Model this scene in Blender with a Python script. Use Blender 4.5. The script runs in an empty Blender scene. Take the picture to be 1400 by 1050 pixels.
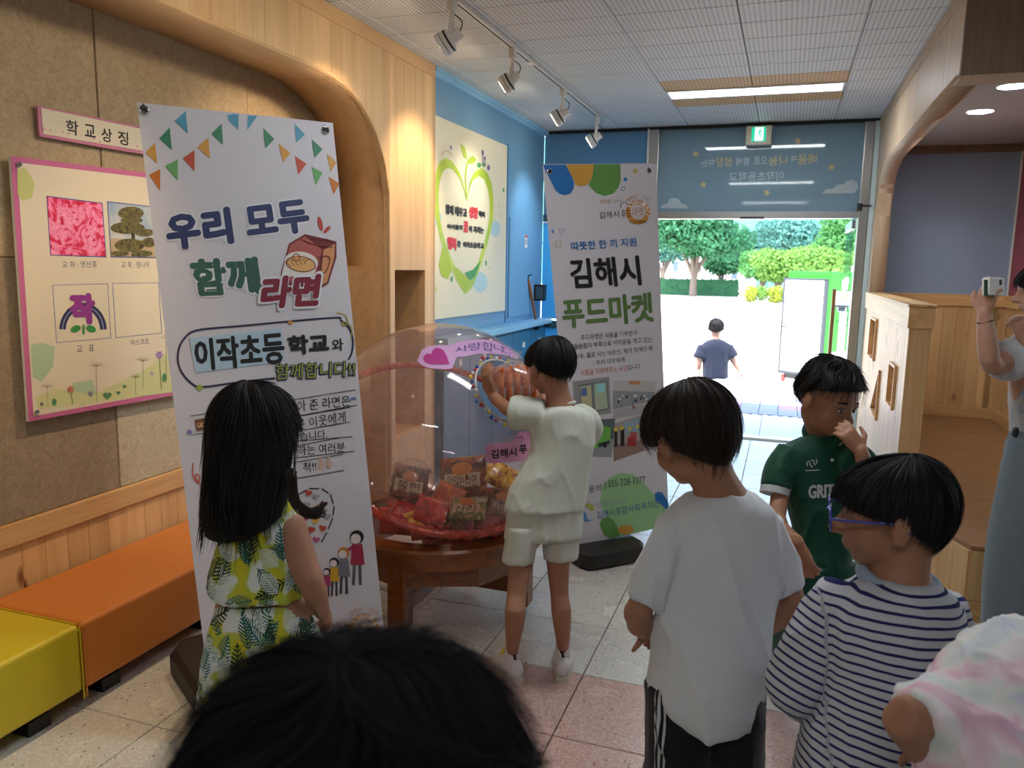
import bpy, bmesh, math, random
import numpy as np
from math import sin, cos, pi, radians, atan2, sqrt
from mathutils import Vector, Matrix, noise
random.seed(7); rng = np.random.default_rng(7)
SC = bpy.context.scene; COL = SC.collection
V3 = Vector
# ------------------------------------------------------------------ camera, world, lights, exposure
CR = np.array([[0.944345, 0.328499, 0.017367], [0.065255, -0.135321, -0.988651], [-0.322421, 0.93476, -0.149226]])  # right, down, forward
FPX = 1071.93; CAMP = np.array([0., 0., 1.5])
cd = bpy.data.cameras.new('camera'); cam = bpy.data.objects.new('camera', cd); COL.objects.link(cam)
cd.sensor_width = 36; cd.lens = FPX/1400*36; cd.clip_start = .03; cd.clip_end = 600
cam.matrix_world = Matrix([[CR[0][i], -CR[1][i], -CR[2][i], CAMP[i]] for i in range(3)]+[[0, 0, 0, 1]])
cd.dof.use_dof = True; cd.dof.focus_distance = 2.7; cd.dof.aperture_fstop = 6.5
SC.camera = cam
SC.view_settings.view_transform = 'Standard'; SC.view_settings.look = 'None'; SC.view_settings.gamma = 1
SC.view_settings.use_curve_mapping = False
SC.view_settings.exposure = 2.5
wd = bpy.data.worlds.new('sky'); SC.world = wd; wd.use_nodes = True
wn = wd.node_tree; wbg = wn.nodes['Background']
sky = wn.nodes.new('ShaderNodeTexSky'); sky.sky_type = 'NISHITA'; sky.sun_disc = False
sky.sun_elevation = radians(58); sky.sun_rotation = radians(200); sky.air_density = 1.2; sky.dust_density = 2.5
wn.links.new(sky.outputs[0], wbg.inputs[0]); wbg.inputs[1].default_value = 0.24
SUN_E = 1.9; PANEL_E = 5.4; SPOT_E = 5.0
def light(name, kind, loc, energy, color=(1, 1, 1), aim=None, **kw):
    d = bpy.data.lights.new(name, kind); d.energy = energy; d.color = color
    for k, v in kw.items(): setattr(d, k, v)
    o = bpy.data.objects.new(name, d); COL.objects.link(o); o.location = loc
    if aim is not None: o.rotation_euler = (V3(aim)-V3(loc)).to_track_quat('-Z', 'Y').to_euler()
    return o
light('sun', 'SUN', (0, -5, 20), SUN_E, (1, .95, .88), aim=(2, 0, 10), angle=radians(1.5))
# ------------------------------------------------------------------ geometry helpers
def A(*v): return np.array(v, float)
def ray(px, py): return CR.T @ np.array([(px-700)/FPX, (py-525)/FPX, 1.])
def W(px, py, D): return V3(CAMP + ray(px, py)*D)            # point at depth D seen at a pixel of the photograph
def onax(px, py, ax, val):
    d = ray(px, py); return V3(CAMP + d*((val-CAMP[ax])/d[ax]))
class Plane:                                                  # a real flat surface; marks printed on it are placed through .at
    def __init__(s, p, n):
        s.p = A(*p); s.n = A(*n)/np.linalg.norm(n)
        if (CAMP-s.p) @ s.n < 0: s.n = -s.n
    def at(s, px, py, off=0):
        d = ray(px, py); p = s.p + s.n*off
        return V3(CAMP + d*(((p-CAMP) @ s.n)/(d @ s.n)))
class Ball:
    def __init__(s, c, r): s.c = A(*c); s.r = r
    def at(s, px, py, off=0):
        d = ray(px, py); oc = CAMP-s.c; a = d @ d; b = 2*(oc @ d); c = oc @ oc-(s.r+off)**2
        q = max(b*b-4*a*c, 0); return V3(CAMP + d*((-b-sqrt(q))/(2*a)))
class G:
    def __init__(s): s.v = []; s.f = []; s.m = []
    def add(s, vs, fs, mi=0):
        n = len(s.v); s.v += [tuple(v) for v in vs]; s.f += [tuple(i+n for i in f) for f in fs]; s.m += [mi]*len(fs); return s
    def join(s, o):
        n = len(s.v); s.v += o.v; s.f += [tuple(i+n for i in f) for f in o.f]; s.m += o.m; return s
    def box(s, a, b, mi=0, ch=0):
        c = [(a[i]+b[i])/2 for i in range(3)]; h = [abs(b[i]-a[i])/2 for i in range(3)]
        return s.obox(c, h, Matrix.Identity(3), mi, ch)
    def obox(s, c, h, R=None, mi=0, ch=0):
        R = R or Matrix.Identity(3); c = V3(c)
        if not ch:
            vs = [c+R @ V3((x*h[0], y*h[1], z*h[2])) for x in (-1, 1) for y in (-1, 1) for z in (-1, 1)]
            return s.add(vs, [(0, 1, 3, 2), (4, 6, 7, 5), (0, 4, 5, 1), (2, 3, 7, 6), (0, 2, 6, 4), (1, 5, 7, 3)], mi)
        bm = bmesh.new(); bmesh.ops.create_cube(bm, size=2)
        for v in bm.verts: v.co = V3((v.co.x*h[0], v.co.y*h[1], v.co.z*h[2]))
        bmesh.ops.bevel(bm, geom=list(bm.edges), offset=ch, segments=2, profile=.5, affect='EDGES')
        bm.verts.index_update()
        s.add([c+R @ v.co for v in bm.verts], [[v.index for v in f.verts] for f in bm.faces], mi); bm.free(); return s
    def bar(s, p, q, w, t, up=(0, 0, 1), mi=0, ch=0):
        p, q = V3(p), V3(q); d = (q-p); L = d.length; d.normalize(); up = V3(up)
        x = d.cross(up); x.normalize(); y = x.cross(d)
        R = Matrix([x, d, y]).transposed(); return s.obox((p+q)/2, (w/2, L/2, t/2), R, mi, ch)
    def prism(s, pts, n, t, mi=0):                             # pts: planar polygon (3D); thickness t along n
        n = V3(n)*t; k = len(pts); vs = [V3(p) for p in pts]+[V3(p)+n for p in pts]
        return s.add(vs, [tuple(range(k)), tuple(range(2*k-1, k-1, -1))]+[(i, (i+1) % k, (i+1) % k+k, i+k) for i in range(k)], mi)
    def loft(s, path, rad, side=None, n=14, sub=1, caps='round', mi=0, close=False, k=1, ax=None):
        P = [V3(p) for p in path]; R = [(r, r) if not isinstance(r, (tuple, list)) else tuple(r) for r in rad]; R = [(x*k, y*k) for x, y in R[:-1]]+[R[-1]]
        if sub > 1 and len(P) > 1:
            P2, R2 = [], []
            m = len(P)
            for i in range(m-1):
                p0, p1, p2, p3 = P[max(i-1, 0)], P[i], P[i+1], P[min(i+2, m-1)]
                r0, r1, r2, r3 = R[max(i-1, 0)], R[i], R[i+1], R[min(i+2, m-1)]
                for j in range(sub):
                    t = j/sub; f = lambda a, b, c, d: .5*(2*b+(c-a)*t+(2*a-5*b+4*c-d)*t*t+(3*b-a-3*c+d)*t**3)
                    P2.append(f(p0, p1, p2, p3)); R2.append((max(f(r0[0], r1[0], r2[0], r3[0]), 1e-4), max(f(r0[1], r1[1], r2[1], r3[1]), 1e-4)))
            P2.append(P[-1]); R2.append(R[-1]); P, R = P2, R2
        m = len(P); T = []
        for i in range(m):
            t = P[min(i+1, m-1)]-P[max(i-1, 0)]; T.append(t.normalized() if t.length > 1e-9 else V3((0, 0, 1)))
        if ax is not None: T = [V3(ax)]*m
        sd = V3(side) if side is not None else (V3((1, 0, 0)) if abs(T[0].x) < .8 else V3((0, 1, 0)))
        rings = []
        def ring(p, t, a, b, sd):
            x = sd-t*sd.dot(t); x = x.normalized() if x.length > 1e-6 else t.orthogonal().normalized(); y = t.cross(x)
            return [p+x*(a*cos(2*pi*k/n))+y*(b*sin(2*pi*k/n)) for k in range(n)], x
        keep = side is not None
        if caps == 'round':
            for q in (80, 55, 28):
                a, b = R[0]; h = min(a, b); rings.append(ring(P[0]-T[0]*h*sin(radians(q)), T[0], a*cos(radians(q)), b*cos(radians(q)), sd)[0])
        for i in range(m):
            r, x = ring(P[i], T[i], R[i][0], R[i][1], sd); rings.append(r)
            if not keep: sd = x
        if caps == 'round':
            for q in (28, 55, 80):
                a, b = R[-1]; h = min(a, b); rings.append(ring(P[-1]+T[-1]*h*sin(radians(q)), T[-1], a*cos(radians(q)), b*cos(radians(q)), sd)[0])
        vs = [p for r in rings for p in r]; k = len(rings); fs = []
        for i in range(k-1):
            for j in range(n): fs.append((i*n+j, i*n+(j+1) % n, (i+1)*n+(j+1) % n, (i+1)*n+j))
        if caps: fs.append(tuple(range(n-1, -1, -1))); fs.append(tuple((k-1)*n+j for j in range(n)))
        return s.add(vs, fs, mi)
    def cyl(s, p, q, r, r2=None, n=16, mi=0): return s.loft([p, q], [r, r if r2 is None else r2], n=n, caps='flat', mi=mi)
    def ell(s, c, r, R=None, n=16, mi=0):
        c = V3(c); R = R or Matrix.Identity(3); m = n//2; vs = []; fs = []
        for i in range(m+1):
            th = pi*i/m
            for j in range(n): vs.append(c+R @ V3((r[0]*sin(th)*cos(2*pi*j/n), r[1]*sin(th)*sin(2*pi*j/n), r[2]*cos(th))))
        for i in range(m):
            for j in range(n): fs.append((i*n+j, (i+1)*n+j, (i+1)*n+(j+1) % n, i*n+(j+1) % n))
        return s.add(vs, fs, mi)
    def torus(s, c, n, R0, r, a=24, b=8, mi=0, e=1.0):
        c = V3(c); n = V3(n).normalized(); x = n.orthogonal().normalized(); y = n.cross(x); vs = []; fs = []
        for i in range(a):
            d = x*cos(2*pi*i/a)+y*sin(2*pi*i/a)
            for j in range(b): vs.append(c+d*(R0+r*cos(2*pi*j/b))+n*(r*e*sin(2*pi*j/b)))
        for i in range(a):
            for j in range(b): fs.append((i*b+j, ((i+1) % a)*b+j, ((i+1) % a)*b+(j+1) % b, i*b+(j+1) % b))
        return s.add(vs, fs, mi)
def mesh_of(g, name, base=(0, 0, 0), mats=(), smooth=False, fix=True):
    me = bpy.data.meshes.new(name); b = V3(base)
    me.from_pydata([(v[0]-b[0], v[1]-b[1], v[2]-b[2]) for v in g.v], [], g.f)
    for m in mats: me.materials.append(m)
    if len(mats) > 1: me.polygons.foreach_set('material_index', g.m)
    if fix:
        bm = bmesh.new(); bm.from_mesh(me); bmesh.ops.recalc_face_normals(bm, faces=bm.faces); bm.to_mesh(me); bm.free()
    if smooth: me.polygons.foreach_set('use_smooth', [True]*len(me.polygons))
    me.update(); return me
def tag(o, label=None, cat=None, group=None, kind=None):
    if label: o['label'] = label
    if cat: o['category'] = cat
    if group: o['group'] = group
    if kind: o['kind'] = kind
    return o
def thing(name, loc, label, cat, group=None):
    o = bpy.data.objects.new(name, None); COL.objects.link(o); o.location = loc; o.empty_display_size = .05
    return tag(o, label, cat, group)
def base_of(p):
    b = V3((0, 0, 0))
    while p: b += p.location; p = p.parent
    return b
def part(name, g, mat, parent=None, smooth=False, label=None, kind=None, me=None, loc=None, fix=True):
    mats = mat if isinstance(mat, (list, tuple)) else [mat]
    b = base_of(parent)
    if parent is None and loc is not None: b = V3(loc)
    if me is None: me = mesh_of(g, name, b, mats, smooth, fix)
    o = bpy.data.objects.new(name, me); COL.objects.link(o)
    if parent: o.parent = parent
    elif loc is not None: o.location = loc
    if label: o['label'] = label
    if kind: o['kind'] = kind
    return o
def inst(name, me, loc, parent, scale=(1, 1, 1), rot=None, kind=None):
    o = bpy.data.objects.new(name, me); COL.objects.link(o); o.parent = parent
    o.location = V3(loc)-base_of(parent); o.scale = scale
    if rot: o.rotation_euler = rot
    return o
# ------------------------------------------------------------------ materials
def lin(c):
    return tuple((x/12.92 if x <= .04045 else ((x+.055)/1.055)**2.4) for x in c)
def hexc(h): return lin([int(h[i:i+2], 16)/255 for i in (0, 2, 4)])
class NT:
    def __init__(s, name):
        s.m = bpy.data.materials.new(name); s.m.use_nodes = True; s.t = s.m.node_tree; s.n = s.t.nodes
        s.b = s.n['Principled BSDF']; s.out = s.n['Material Output']
    def new(s, typ, **kw):
        n = s.n.new('ShaderNode'+typ)
        for k, v in kw.items(): setattr(n, k, v)
        return n
    def link(s, a, b): s.t.links.new(a, b)
    def sock(s, i, v):
        if isinstance(v, bpy.types.NodeSocket): s.link(v, i)
        else: i.default_value = v
    def math(s, op, a, b=0, c=0, clamp=False):
        n = s.new('Math', operation=op, use_clamp=clamp); s.sock(n.inputs[0], a); s.sock(n.inputs[1], b); s.sock(n.inputs[2], c); return n.outputs[0]
    def vmath(s, op, a, b=(0, 0, 0)):
        n = s.new('VectorMath', operation=op); s.sock(n.inputs[0], a); s.sock(n.inputs[1], b); return n.outputs[0]
    def co(s, scale=(1, 1, 1), rot=(0, 0, 0), which='Object', loc=(0, 0, 0)):
        t = s.new('TexCoord'); m = s.new('Mapping'); s.link(t.outputs[which], m.inputs[0]); m.inputs['Scale'].default_value = scale; m.inputs['Rotation'].default_value = rot; m.inputs['Location'].default_value = loc; return m.outputs[0]
    def noise(s, v, scale, detail=4, rough=.5, dist=0):
        n = s.new('TexNoise'); s.link(v, n.inputs['Vector']); n.inputs['Scale'].default_value = scale; n.inputs['Detail'].default_value = detail; n.inputs['Roughness'].default_value = rough; n.inputs['Distortion'].default_value = dist; return n.outputs[0]
    def voro(s, v, scale, feat='F1'):
        n = s.new('TexVoronoi', feature=feat); s.link(v, n.inputs['Vector']); n.inputs['Scale'].default_value = scale; return n
    def ramp(s, f, stops, interp='LINEAR'):
        n = s.new('ValToRGB'); s.link(f, n.inputs[0]); r = n.color_ramp; r.interpolation = interp
        while len(r.elements) < len(stops): r.elements.new(.5)
        for e, (p, c) in zip(r.elements, stops): e.position = p; e.color = (*c, 1) if len(c) == 3 else c
        return n.outputs[0]
    def mix(s, f, a, b):
        n = s.new('MixRGB'); s.sock(n.inputs[0], f)
        for i, v in ((1, a), (2, b)):
            if isinstance(v, tuple) and len(v) == 3: v = (*v, 1)
            s.sock(n.inputs[i], v)
        return n.outputs[0]
    def bump(s, h, strength=.3, dist=.002):
        n = s.new('Bump'); s.link(h, n.inputs['Height']); n.inputs['Strength'].default_value = strength; n.inputs['Distance'].default_value = dist; s.link(n.outputs[0], s.b.inputs['Normal']); return n
    def col(s, v): s.sock(s.b.inputs['Base Color'], (*v, 1) if isinstance(v, tuple) and len(v) == 3 else v)
    def set(s, **kw):
        for k, v in kw.items(): s.sock(s.b.inputs[k.replace('_', ' ')], v)
        return s
MC = {}
def mat(name, color, rough=.6, metal=0, spec=.5, coat=0, emis=None, es=0, vary=0, vs=8, bump=0, bs=200, sheen=0):
    if name in MC: return MC[name]
    t = NT(name); c = hexc(color) if isinstance(color, str) else color
    t.set(Roughness=rough, Metallic=metal, Specular_IOR_Level=spec, Coat_Weight=coat, Sheen_Weight=sheen)
    co = t.co() if (vary or bump) else None
    if vary:
        f = t.noise(co, vs, 5, .6); t.col(t.mix(f, tuple(x*(1-vary) for x in c), tuple(min(1, x*(1+vary)) for x in c)))
    else: t.col(c)
    if bump: t.bump(t.noise(co, bs, 4, .6), bump, .002)
    if emis: t.set(Emission_Color=(*emis, 1), Emission_Strength=es)
    MC[name] = t.m; return t.m
def wood(name, base, dark, axis='Z', scale=1.0, knots=0, rough=.5, contrast=1, stretch=.06, spec=.4):
    t = NT(name); sc = {'X': (stretch, 1, 1), 'Y': (1, stretch, 1), 'Z': (1, 1, stretch)}[axis]
    sc = tuple(x*scale for x in sc); info = t.new('ObjectInfo')
    cmb = t.new('CombineXYZ')
    for i in range(3): t.link(t.math('MULTIPLY', info.outputs['Random'], 17.3+i*5), cmb.inputs[i])
    v = t.vmath('ADD', t.co(sc), cmb.outputs[0]); b, d = hexc(base), hexc(dark)
    f = t.noise(v, 14, 5, .6, .6); g = t.noise(v, 60, 3, .6)
    m = t.math('ADD', t.math('MULTIPLY', f, .75), t.math('MULTIPLY', g, .35))
    w = .5*contrast
    c = t.ramp(m, [(.5-.22, d), (.5+.14, b)] if contrast >= 1 else [(.5-.3/contrast*.5, d), (.5+.2/contrast*.5, b)])
    # each board a little lighter or darker than the next
    k = t.math('ADD', t.math('MULTIPLY', info.outputs['Random'], .22), .89)
    hs = t.new('HueSaturation'); t.link(c, hs.inputs['Color']); t.link(k, hs.inputs['Value']); c = hs.outputs[0]
    if knots:
        kv = {'X': (.5, 1, 1), 'Y': (1, .5, 1), 'Z': (1, 1, .5)}[axis]
        vv = t.vmath('ADD', t.co(kv), cmb.outputs[0]); q = t.voro(vv, knots)
        kk = t.math('MULTIPLY', t.math('LESS_THAN', q.outputs['Distance'], .13), 1)
        edge = t.ramp(q.outputs['Distance'], [(.03, (.06, .02, .008)), (.10, (.22, .09, .03)), (.16, (1, 1, 1))])
        mm = t.new('MixRGB'); mm.blend_type = 'MULTIPLY'; mm.inputs[0].default_value = .85; t.link(c, mm.inputs[1]); t.link(edge, mm.inputs[2]); c = mm.outputs[0]
    t.col(c); t.set(Roughness=rough, Specular_IOR_Level=spec); t.bump(m, .12, .001); return t.m
M_OAK = wood('oak_veneer', 'D3B48B', 'BD9A6E', 'Z', 1.4, rough=.45, contrast=.8, stretch=.03)
M_OAKH = wood('oak_veneer_along', 'CAA880', 'B8966C', 'Y', 1.2, rough=.5, contrast=.8, stretch=.05)
M_ASH = wood('greyed_ash_veneer', 'BDA68C', 'A68E74', 'Z', 1.4, rough=.5, contrast=.8, stretch=.03)
M_ASHD = wood('dark_ash_veneer', '84705E', '6C5A4B', 'Z', 1.4, rough=.5, contrast=.8, stretch=.03)
M_PINE = wood('knotty_pine_upright', 'D8B280', 'C0925A', 'Z', 1, knots=5.5, rough=.4, stretch=.05)
M_PINEY = wood('knotty_pine_rail', 'DDB57E', 'B98650', 'Y', 1, knots=4, rough=.4, stretch=.05)
M_PINEX = wood('knotty_pine_rail_across', 'D8AE78', 'B98650', 'X', 1, knots=4, rough=.4, stretch=.05)
M_PFLOOR = wood('platform_laminate', '9C7450', '7E5A3C', 'X', 1.4, rough=.35, stretch=.04)
M_TABLE = wood('varnished_table_wood', '8A5228', '4E2A12', 'X', 1, rough=.25, stretch=.1, spec=.6)
M_HANDLE = wood('door_handle_wood', '9A6236', '6E4322', 'Z', 1, rough=.3)
M_WHITE = mat('white_plastic', 'E6E4E0', .4); M_BLACK = mat('black_plastic', '17181A', .45); M_STEEL = mat('brushed_steel', 'B4B6B6', .3, 1)
M_DARKMET = mat('dark_metal', '3C3E40', .4, .8); M_CHROME = mat('chrome', 'D8D8D8', .12, 1)
# ------------------------------------------------------------------ materials of the room
def m_tile(name, base, speck1, speck2, var=.06):
    t = NT(name); co = t.co(); info = t.new('ObjectInfo'); geo = t.new('NewGeometry'); P = geo.outputs['Position']
    v = t.voro(P, 160); q = t.voro(P, 70); n = t.noise(P, 5, 5, .6)
    b = hexc(base); c = t.mix(n, tuple(x*(1-var) for x in b), tuple(min(1, x*(1+var)) for x in b))
    sep = t.new('SeparateColor'); t.link(v.outputs['Color'], sep.inputs[0])
    c = t.mix(t.math('MULTIPLY', t.math('GREATER_THAN', sep.outputs[0], .72), .5), c, hexc(speck1))
    sep2 = t.new('SeparateColor'); t.link(q.outputs['Color'], sep2.inputs[0])
    f = t.math('MULTIPLY', t.math('GREATER_THAN', sep2.outputs[0], .9), t.math('LESS_THAN', q.outputs['Distance'], .3))
    c = t.mix(t.math('MULTIPLY', f, .65), c, hexc(speck2))
    k = t.math('ADD', t.math('MULTIPLY', info.outputs['Random'], .10), .94); hs = t.new('HueSaturation'); t.link(c, hs.inputs['Color']); t.link(k, hs.inputs['Value'])
    t.col(hs.outputs[0]); t.set(Roughness=t.math('ADD', t.math('MULTIPLY', t.noise(P, 3, 4, .6), .2), .16), Specular_IOR_Level=.5); return t.m
M_T1 = m_tile('terrazzo_grey_tile', 'C4C2BA', 'E0DED8', '4A4640'); M_T2 = m_tile('terrazzo_pink_tile', 'BC9A90', 'D8C0B8', '5A3E38')
M_GROUT = mat('grout', '5C5850', .8)
def m_ceil(name, base, hole):
    t = NT(name); g = t.new('NewGeometry'); s = t.new('SeparateXYZ'); t.link(g.outputs['Position'], s.inputs[0])
    def cell(o, p): return t.math('SUBTRACT', t.math('FRACT', t.math('DIVIDE', o, p)), .5)
    a, b = cell(s.outputs[0], .0245), cell(s.outputs[1], .0245)
    d = t.math('ADD', t.math('POWER', a, 2), t.math('POWER', b, 2)); f = t.math('LESS_THAN', d, .055)
    t.col(t.mix(f, hexc(base), hexc(hole))); t.set(Roughness=.6); return t.m
M_CT = m_ceil('perforated_gypsum_tile', 'D6D8DA', '7E8286'); M_CW = m_ceil('perforated_wood_tile', 'D2AE7C', '8A6A40')
def m_felt(name, base, dark):
    t = NT(name); co = t.co(); f = t.math('ADD', t.math('MULTIPLY', t.noise(co, 25, 6, .7, 1.5), .6), t.math('MULTIPLY', t.noise(co, 120, 4, .7), .45))
    t.col(t.ramp(f, [(.38, hexc(dark)), (.64, hexc(base))])); t.set(Roughness=.95, Specular_IOR_Level=.1); t.bump(f, .25, .002); return t.m
M_F1 = m_felt('felt_panel_tan', 'B9A88C', '9C8A6E'); M_F2 = m_felt('felt_panel_brown', 'A39480', '857664'); M_F3 = m_felt('felt_panel_pale', 'C6BCA6', 'A89E88')
M_BLUE = mat('blue_wall_paint', '6A9EC8', .45); M_BLUEF = mat('blue_trim_paint', '6098C4', .4); M_CAB = mat('teal_blue_cabinet', '2F6A8C', .4)
M_CTOP = mat('pale_blue_counter', '8CC4EA', .3)
M_ABLUE = mat('dusty_blue_wall', '90A2BC', .7, vary=.04, vs=2); M_ARED = mat('dusty_red_wall', 'A2505A', .7)
M_WHITEW = mat('white_wall', 'DCDAD4', .8)
CZ = 2.74; YF = 7.25; XL = -2.2; XW = -2.594; XR = .64
# ------------------------------------------------------------------ floor with its tiles
fl = tag(part('floor', G().box((-2.7, -4, -.06), (3.4, YF+.05, -.012)), M_GROUT, loc=(0, 0, 0)), kind='structure')
S = .4075; tm = {}
def tile_mesh(nm, m, sx, sy, h, ch=.0025):
    g = G().obox((0, 0, -h/2), (sx/2, sy/2, h/2)); me = mesh_of(g, nm, (0, 0, 0), [m])
    bm = bmesh.new(); bm.from_mesh(me); top = [e for e in bm.edges if all(v.co.z > -1e-4 for v in e.verts)]
    bmesh.ops.bevel(bm, geom=top, offset=ch, segments=1, affect='EDGES'); bm.to_mesh(me); bm.free(); return me
T1 = tile_mesh('tile', M_T1, S-.004, S-.004, .014); T2 = tile_mesh('tile', M_T2, S-.004, S-.004, .014)
for i in range(-4, 5):
    for j in range(-3, 12):
        x = -.62+S*(i+.5); y = 2.665+S*(j+.5)
        if y+S/2 > YF+.1: continue
        inst('tile', T2 if (j < 0 and i >= -2) else T1, (x, y, .002), fl)
rest = G()
for i in range(-5, 9):
    for j in range(-16, 12):
        if -4 <= i < 5 and j >= -3: continue
        x = -.62+S*(i+.5); y = 2.665+S*(j+.5)
        if -2.65 < x < 3.4 and y < YF: rest.box((x-S/2+.002, y-S/2+.002, -.012), (x+S/2-.002, y+S/2-.002, .002))
part('tile_field', rest, M_T1, fl, kind='stuff')
# ------------------------------------------------------------------ ceiling
ce = tag(part('ceiling', G().box((-2.8, -4, CZ+.02), (3.5, YF+.3, CZ+.12)), mat('ceiling_void', '6E7072', .8), loc=(0, 0, CZ)), kind='structure')
SX = .5965; SY = .2925
c1 = tile_mesh('ceiling_tile', M_CT, SX-.004, SY-.004, .02, .003); c2 = tile_mesh('ceiling_tile', M_CW, SX-.004, SY-.004, .02, .003)
rest = G()
LEDY = [5.955, 5.955-3.5, 5.955-7.0]
for i in range(-5, 7):
    for j in range(-32, 7):
        x = .29+SX*(i+.5); y = 5.53+SY*(j+.5)
        if y > YF+.1 or x > 3.4 or x < -2.75: continue
        led = any(abs(y-Y) < .03 for Y in LEDY) and i in (-1, -2)
        woodt = any(abs(abs(y-Y)-SY) < .06 for Y in LEDY) and i in (-1, -2)
        if led: continue
        if y > 2.6 and -2.6 < x < .9: inst('ceiling_tile', c2 if woodt else c1, (x, y, CZ), ce, rot=(pi, 0, 0))
        else: rest.box((x-SX/2+.002, y-SY/2+.002, CZ), (x+SX/2-.002, y+SY/2-.002, CZ+.02))
part('ceiling_tile_field', rest, M_CT, ce, kind='stuff')
M_LED = mat('led_diffuser', 'FFFFFF', .5, emis=(.93, .97, 1), es=PANEL_E)
for k, Y in enumerate(LEDY):
    t = thing('ceiling_light', (-.307, Y, CZ), ['long white ceiling light strip between two rows of tan ceiling tiles', 'long white ceiling light further back above the children', 'long white ceiling light at the rear of the hall'][k], 'light')
    part('diffuser', G().box((-.307-.575, Y-.1, CZ-.004), (-.307+.575, Y+.1, CZ+.002)), M_LED, t)
    g = G()
    for a, b in (((-.9, Y-.14), (.286, Y-.1)), ((-.9, Y+.1), (.286, Y+.14)), ((-.9, Y-.1), (-.882, Y+.1)), ((.268, Y-.1), (.286, Y+.1))): g.box((a[0], a[1], CZ-.008), (b[0], b[1], CZ+.018))
    part('frame', g, M_WHITE, t)
# ------------------------------------------------------------------ left side: arch wall of oak veneer with felt wall behind
wl = tag(part('wall_left', G().box((XW-.1, -4, 0), (XW, YF, CZ)), mat('wall_core', '8C8272', .9), loc=(XW, 0, 0)), kind='structure')
seams_y = [-.7, .3, 1.38, 2.475, 3.39, 4.25]
for k in range(len(seams_y)-1):
    a, b = seams_y[k], seams_y[k+1]
    for (z0, z1) in ((.553, 1.5), (1.5, 2.47)) if k != 3 else ((.553, 1.43), (1.43, 2.47)):
        m = (M_F2 if z0 < 1 else M_F1) if k < 3 else (M_F3 if z0 < 1 else M_F1)
        part('felt_panel', G().box((XW, a+.002, z0), (XW+.012+.003*(k % 2), b-.002, z1-.003), ch=.004), m, wl)
part('wainscot_rail', G().box((XW, -1, .467), (XW+.03, 4.26, .552), ch=.004), M_PINEY, wl)
bd = mesh_of(G().box((0, -.0485, 0), (.014, .0485, .43), ch=.003), 'wainscot_board', mats=[M_PINE])
y = 2.01-.0976*18
while y < 4.2:
    inst('wainscot_board', bd, (XW, y+.0488, .04), wl); y += .0976
# arch front, in upright veneer sheets; the opening's outline, taken in the wall plane
arc = [(4.115, 0.0), (4.115, 1.886), (4.074, 2.04), (3.98, 2.19), (3.86, 2.30), (3.72, 2.37), (3.58, 2.405), (3.438, 2.415), (2.7, 2.415), (-1.5, 2.415), (-1.5, 0)]
def smooth_arc(a):
    out = [V3((0, a[0][0], a[0][1]))]
    return out
g = G(); n = 0
seam = [-2.2, -1.0, .1, 1.2, 2.32, 3.0, 3.52, 4.115, 4.72]
def zarc(y):
    if y >= 4.115: return 0
    pts = sorted(arc[1:9])
    if y <= 3.438: return 2.415
    for (y0, z0), (y1, z1) in zip(pts[:-1], pts[1:]):
        if y0 <= y <= y1: return z0+(z1-z0)*(y-y0)/(y1-y0+1e-9)
    return 2.415
for a, b in zip(seam[:-1], seam[1:]):
    if a >= 4.1:                                             # the post with a niche cut in it
        N = (4.175, 4.585, .45, 1.463)
        for p, q in (((a, 0), (N[0], CZ)), ((N[1], 0), (b, CZ)), ((N[0], N[3]), (N[1], CZ)), ((N[0], 0), (N[1], N[2]))):
            part('veneer_panel', G().box((XL-.02, p[0], p[1]), (XL+.018, q[0], q[1])), M_OAK, wl)
        part('niche_back', G().box((XW, N[0]-.03, N[2]-.03), (XW+.02, N[1]+.03, N[3]+.03)), M_OAK, wl)
        g = G(); g.box((XW, N[0]-.02, N[2]), (XL-.02, N[0], N[3])); g.box((XW, N[1], N[2]), (XL-.02, N[1]+.02, N[3])); g.box((XW, N[0], N[3]), (XL-.02, N[1], N[3]+.02)); g.box((XW, N[0], N[2]-.02), (XL-.02, N[1], N[2]))
        part('niche_lining', g, M_OAKH, wl); continue
    k = 12 if b > 3.4 else 1
    ys = [a+(b-a)*i/k for i in range(k+1)]
    pts = [V3((XL-.02, yy, CZ)) for yy in (b-.0015, a+.0015)]+[V3((XL-.02, min(max(yy, a+.0015), b-.0015), zarc(min(yy, 4.1145)))) for yy in ys]
    part('veneer_panel', G().prism(pts, (1, 0, 0), .038), M_OAK, wl)
# soffit (intrados) of the arch
path = [(2.415, -1.5), (2.415, 1.2), (2.415, 2.7), (2.415, 3.438), (2.405, 3.58), (2.37, 3.72), (2.30, 3.86), (2.19, 3.98), (2.04, 4.074), (1.886, 4.115), (1.2, 4.115), (0, 4.115)]
fine = []
for i in range(len(path)-1):
    p0, p1, p2, p3 = [path[max(0, min(len(path)-1, i+q))] for q in (-1, 0, 1, 2)]
    m = 6 if 3 <= i <= 8 else 1
    for j in range(m):
        t = j/m; fine.append(tuple(.5*(2*p1[c]+(p2[c]-p0[c])*t+(2*p0[c]-5*p1[c]+4*p2[c]-p3[c])*t*t+(3*p1[c]-p0[c]-3*p2[c]+p3[c])*t**3) if m > 1 else p1[c]+(p2[c]-p1[c])*t for c in (0, 1)))
fine.append(path[-1]); g = G(); vs = []
for z, y in fine: vs += [(XL+.019, y, z), (XW+.01, y+.12*min(1, max(0, (y-2.9)/1.2)), z+.035)]
g.add(vs, [(2*i, 2*i+1, 2*i+3, 2*i+2) for i in range(len(fine)-1)])
o = part('arch_soffit', g, M_OAKH, wl, smooth=True)
md = o.modifiers.new('s', 'SOLIDIFY'); md.thickness = -.015; md.offset = 0
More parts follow.
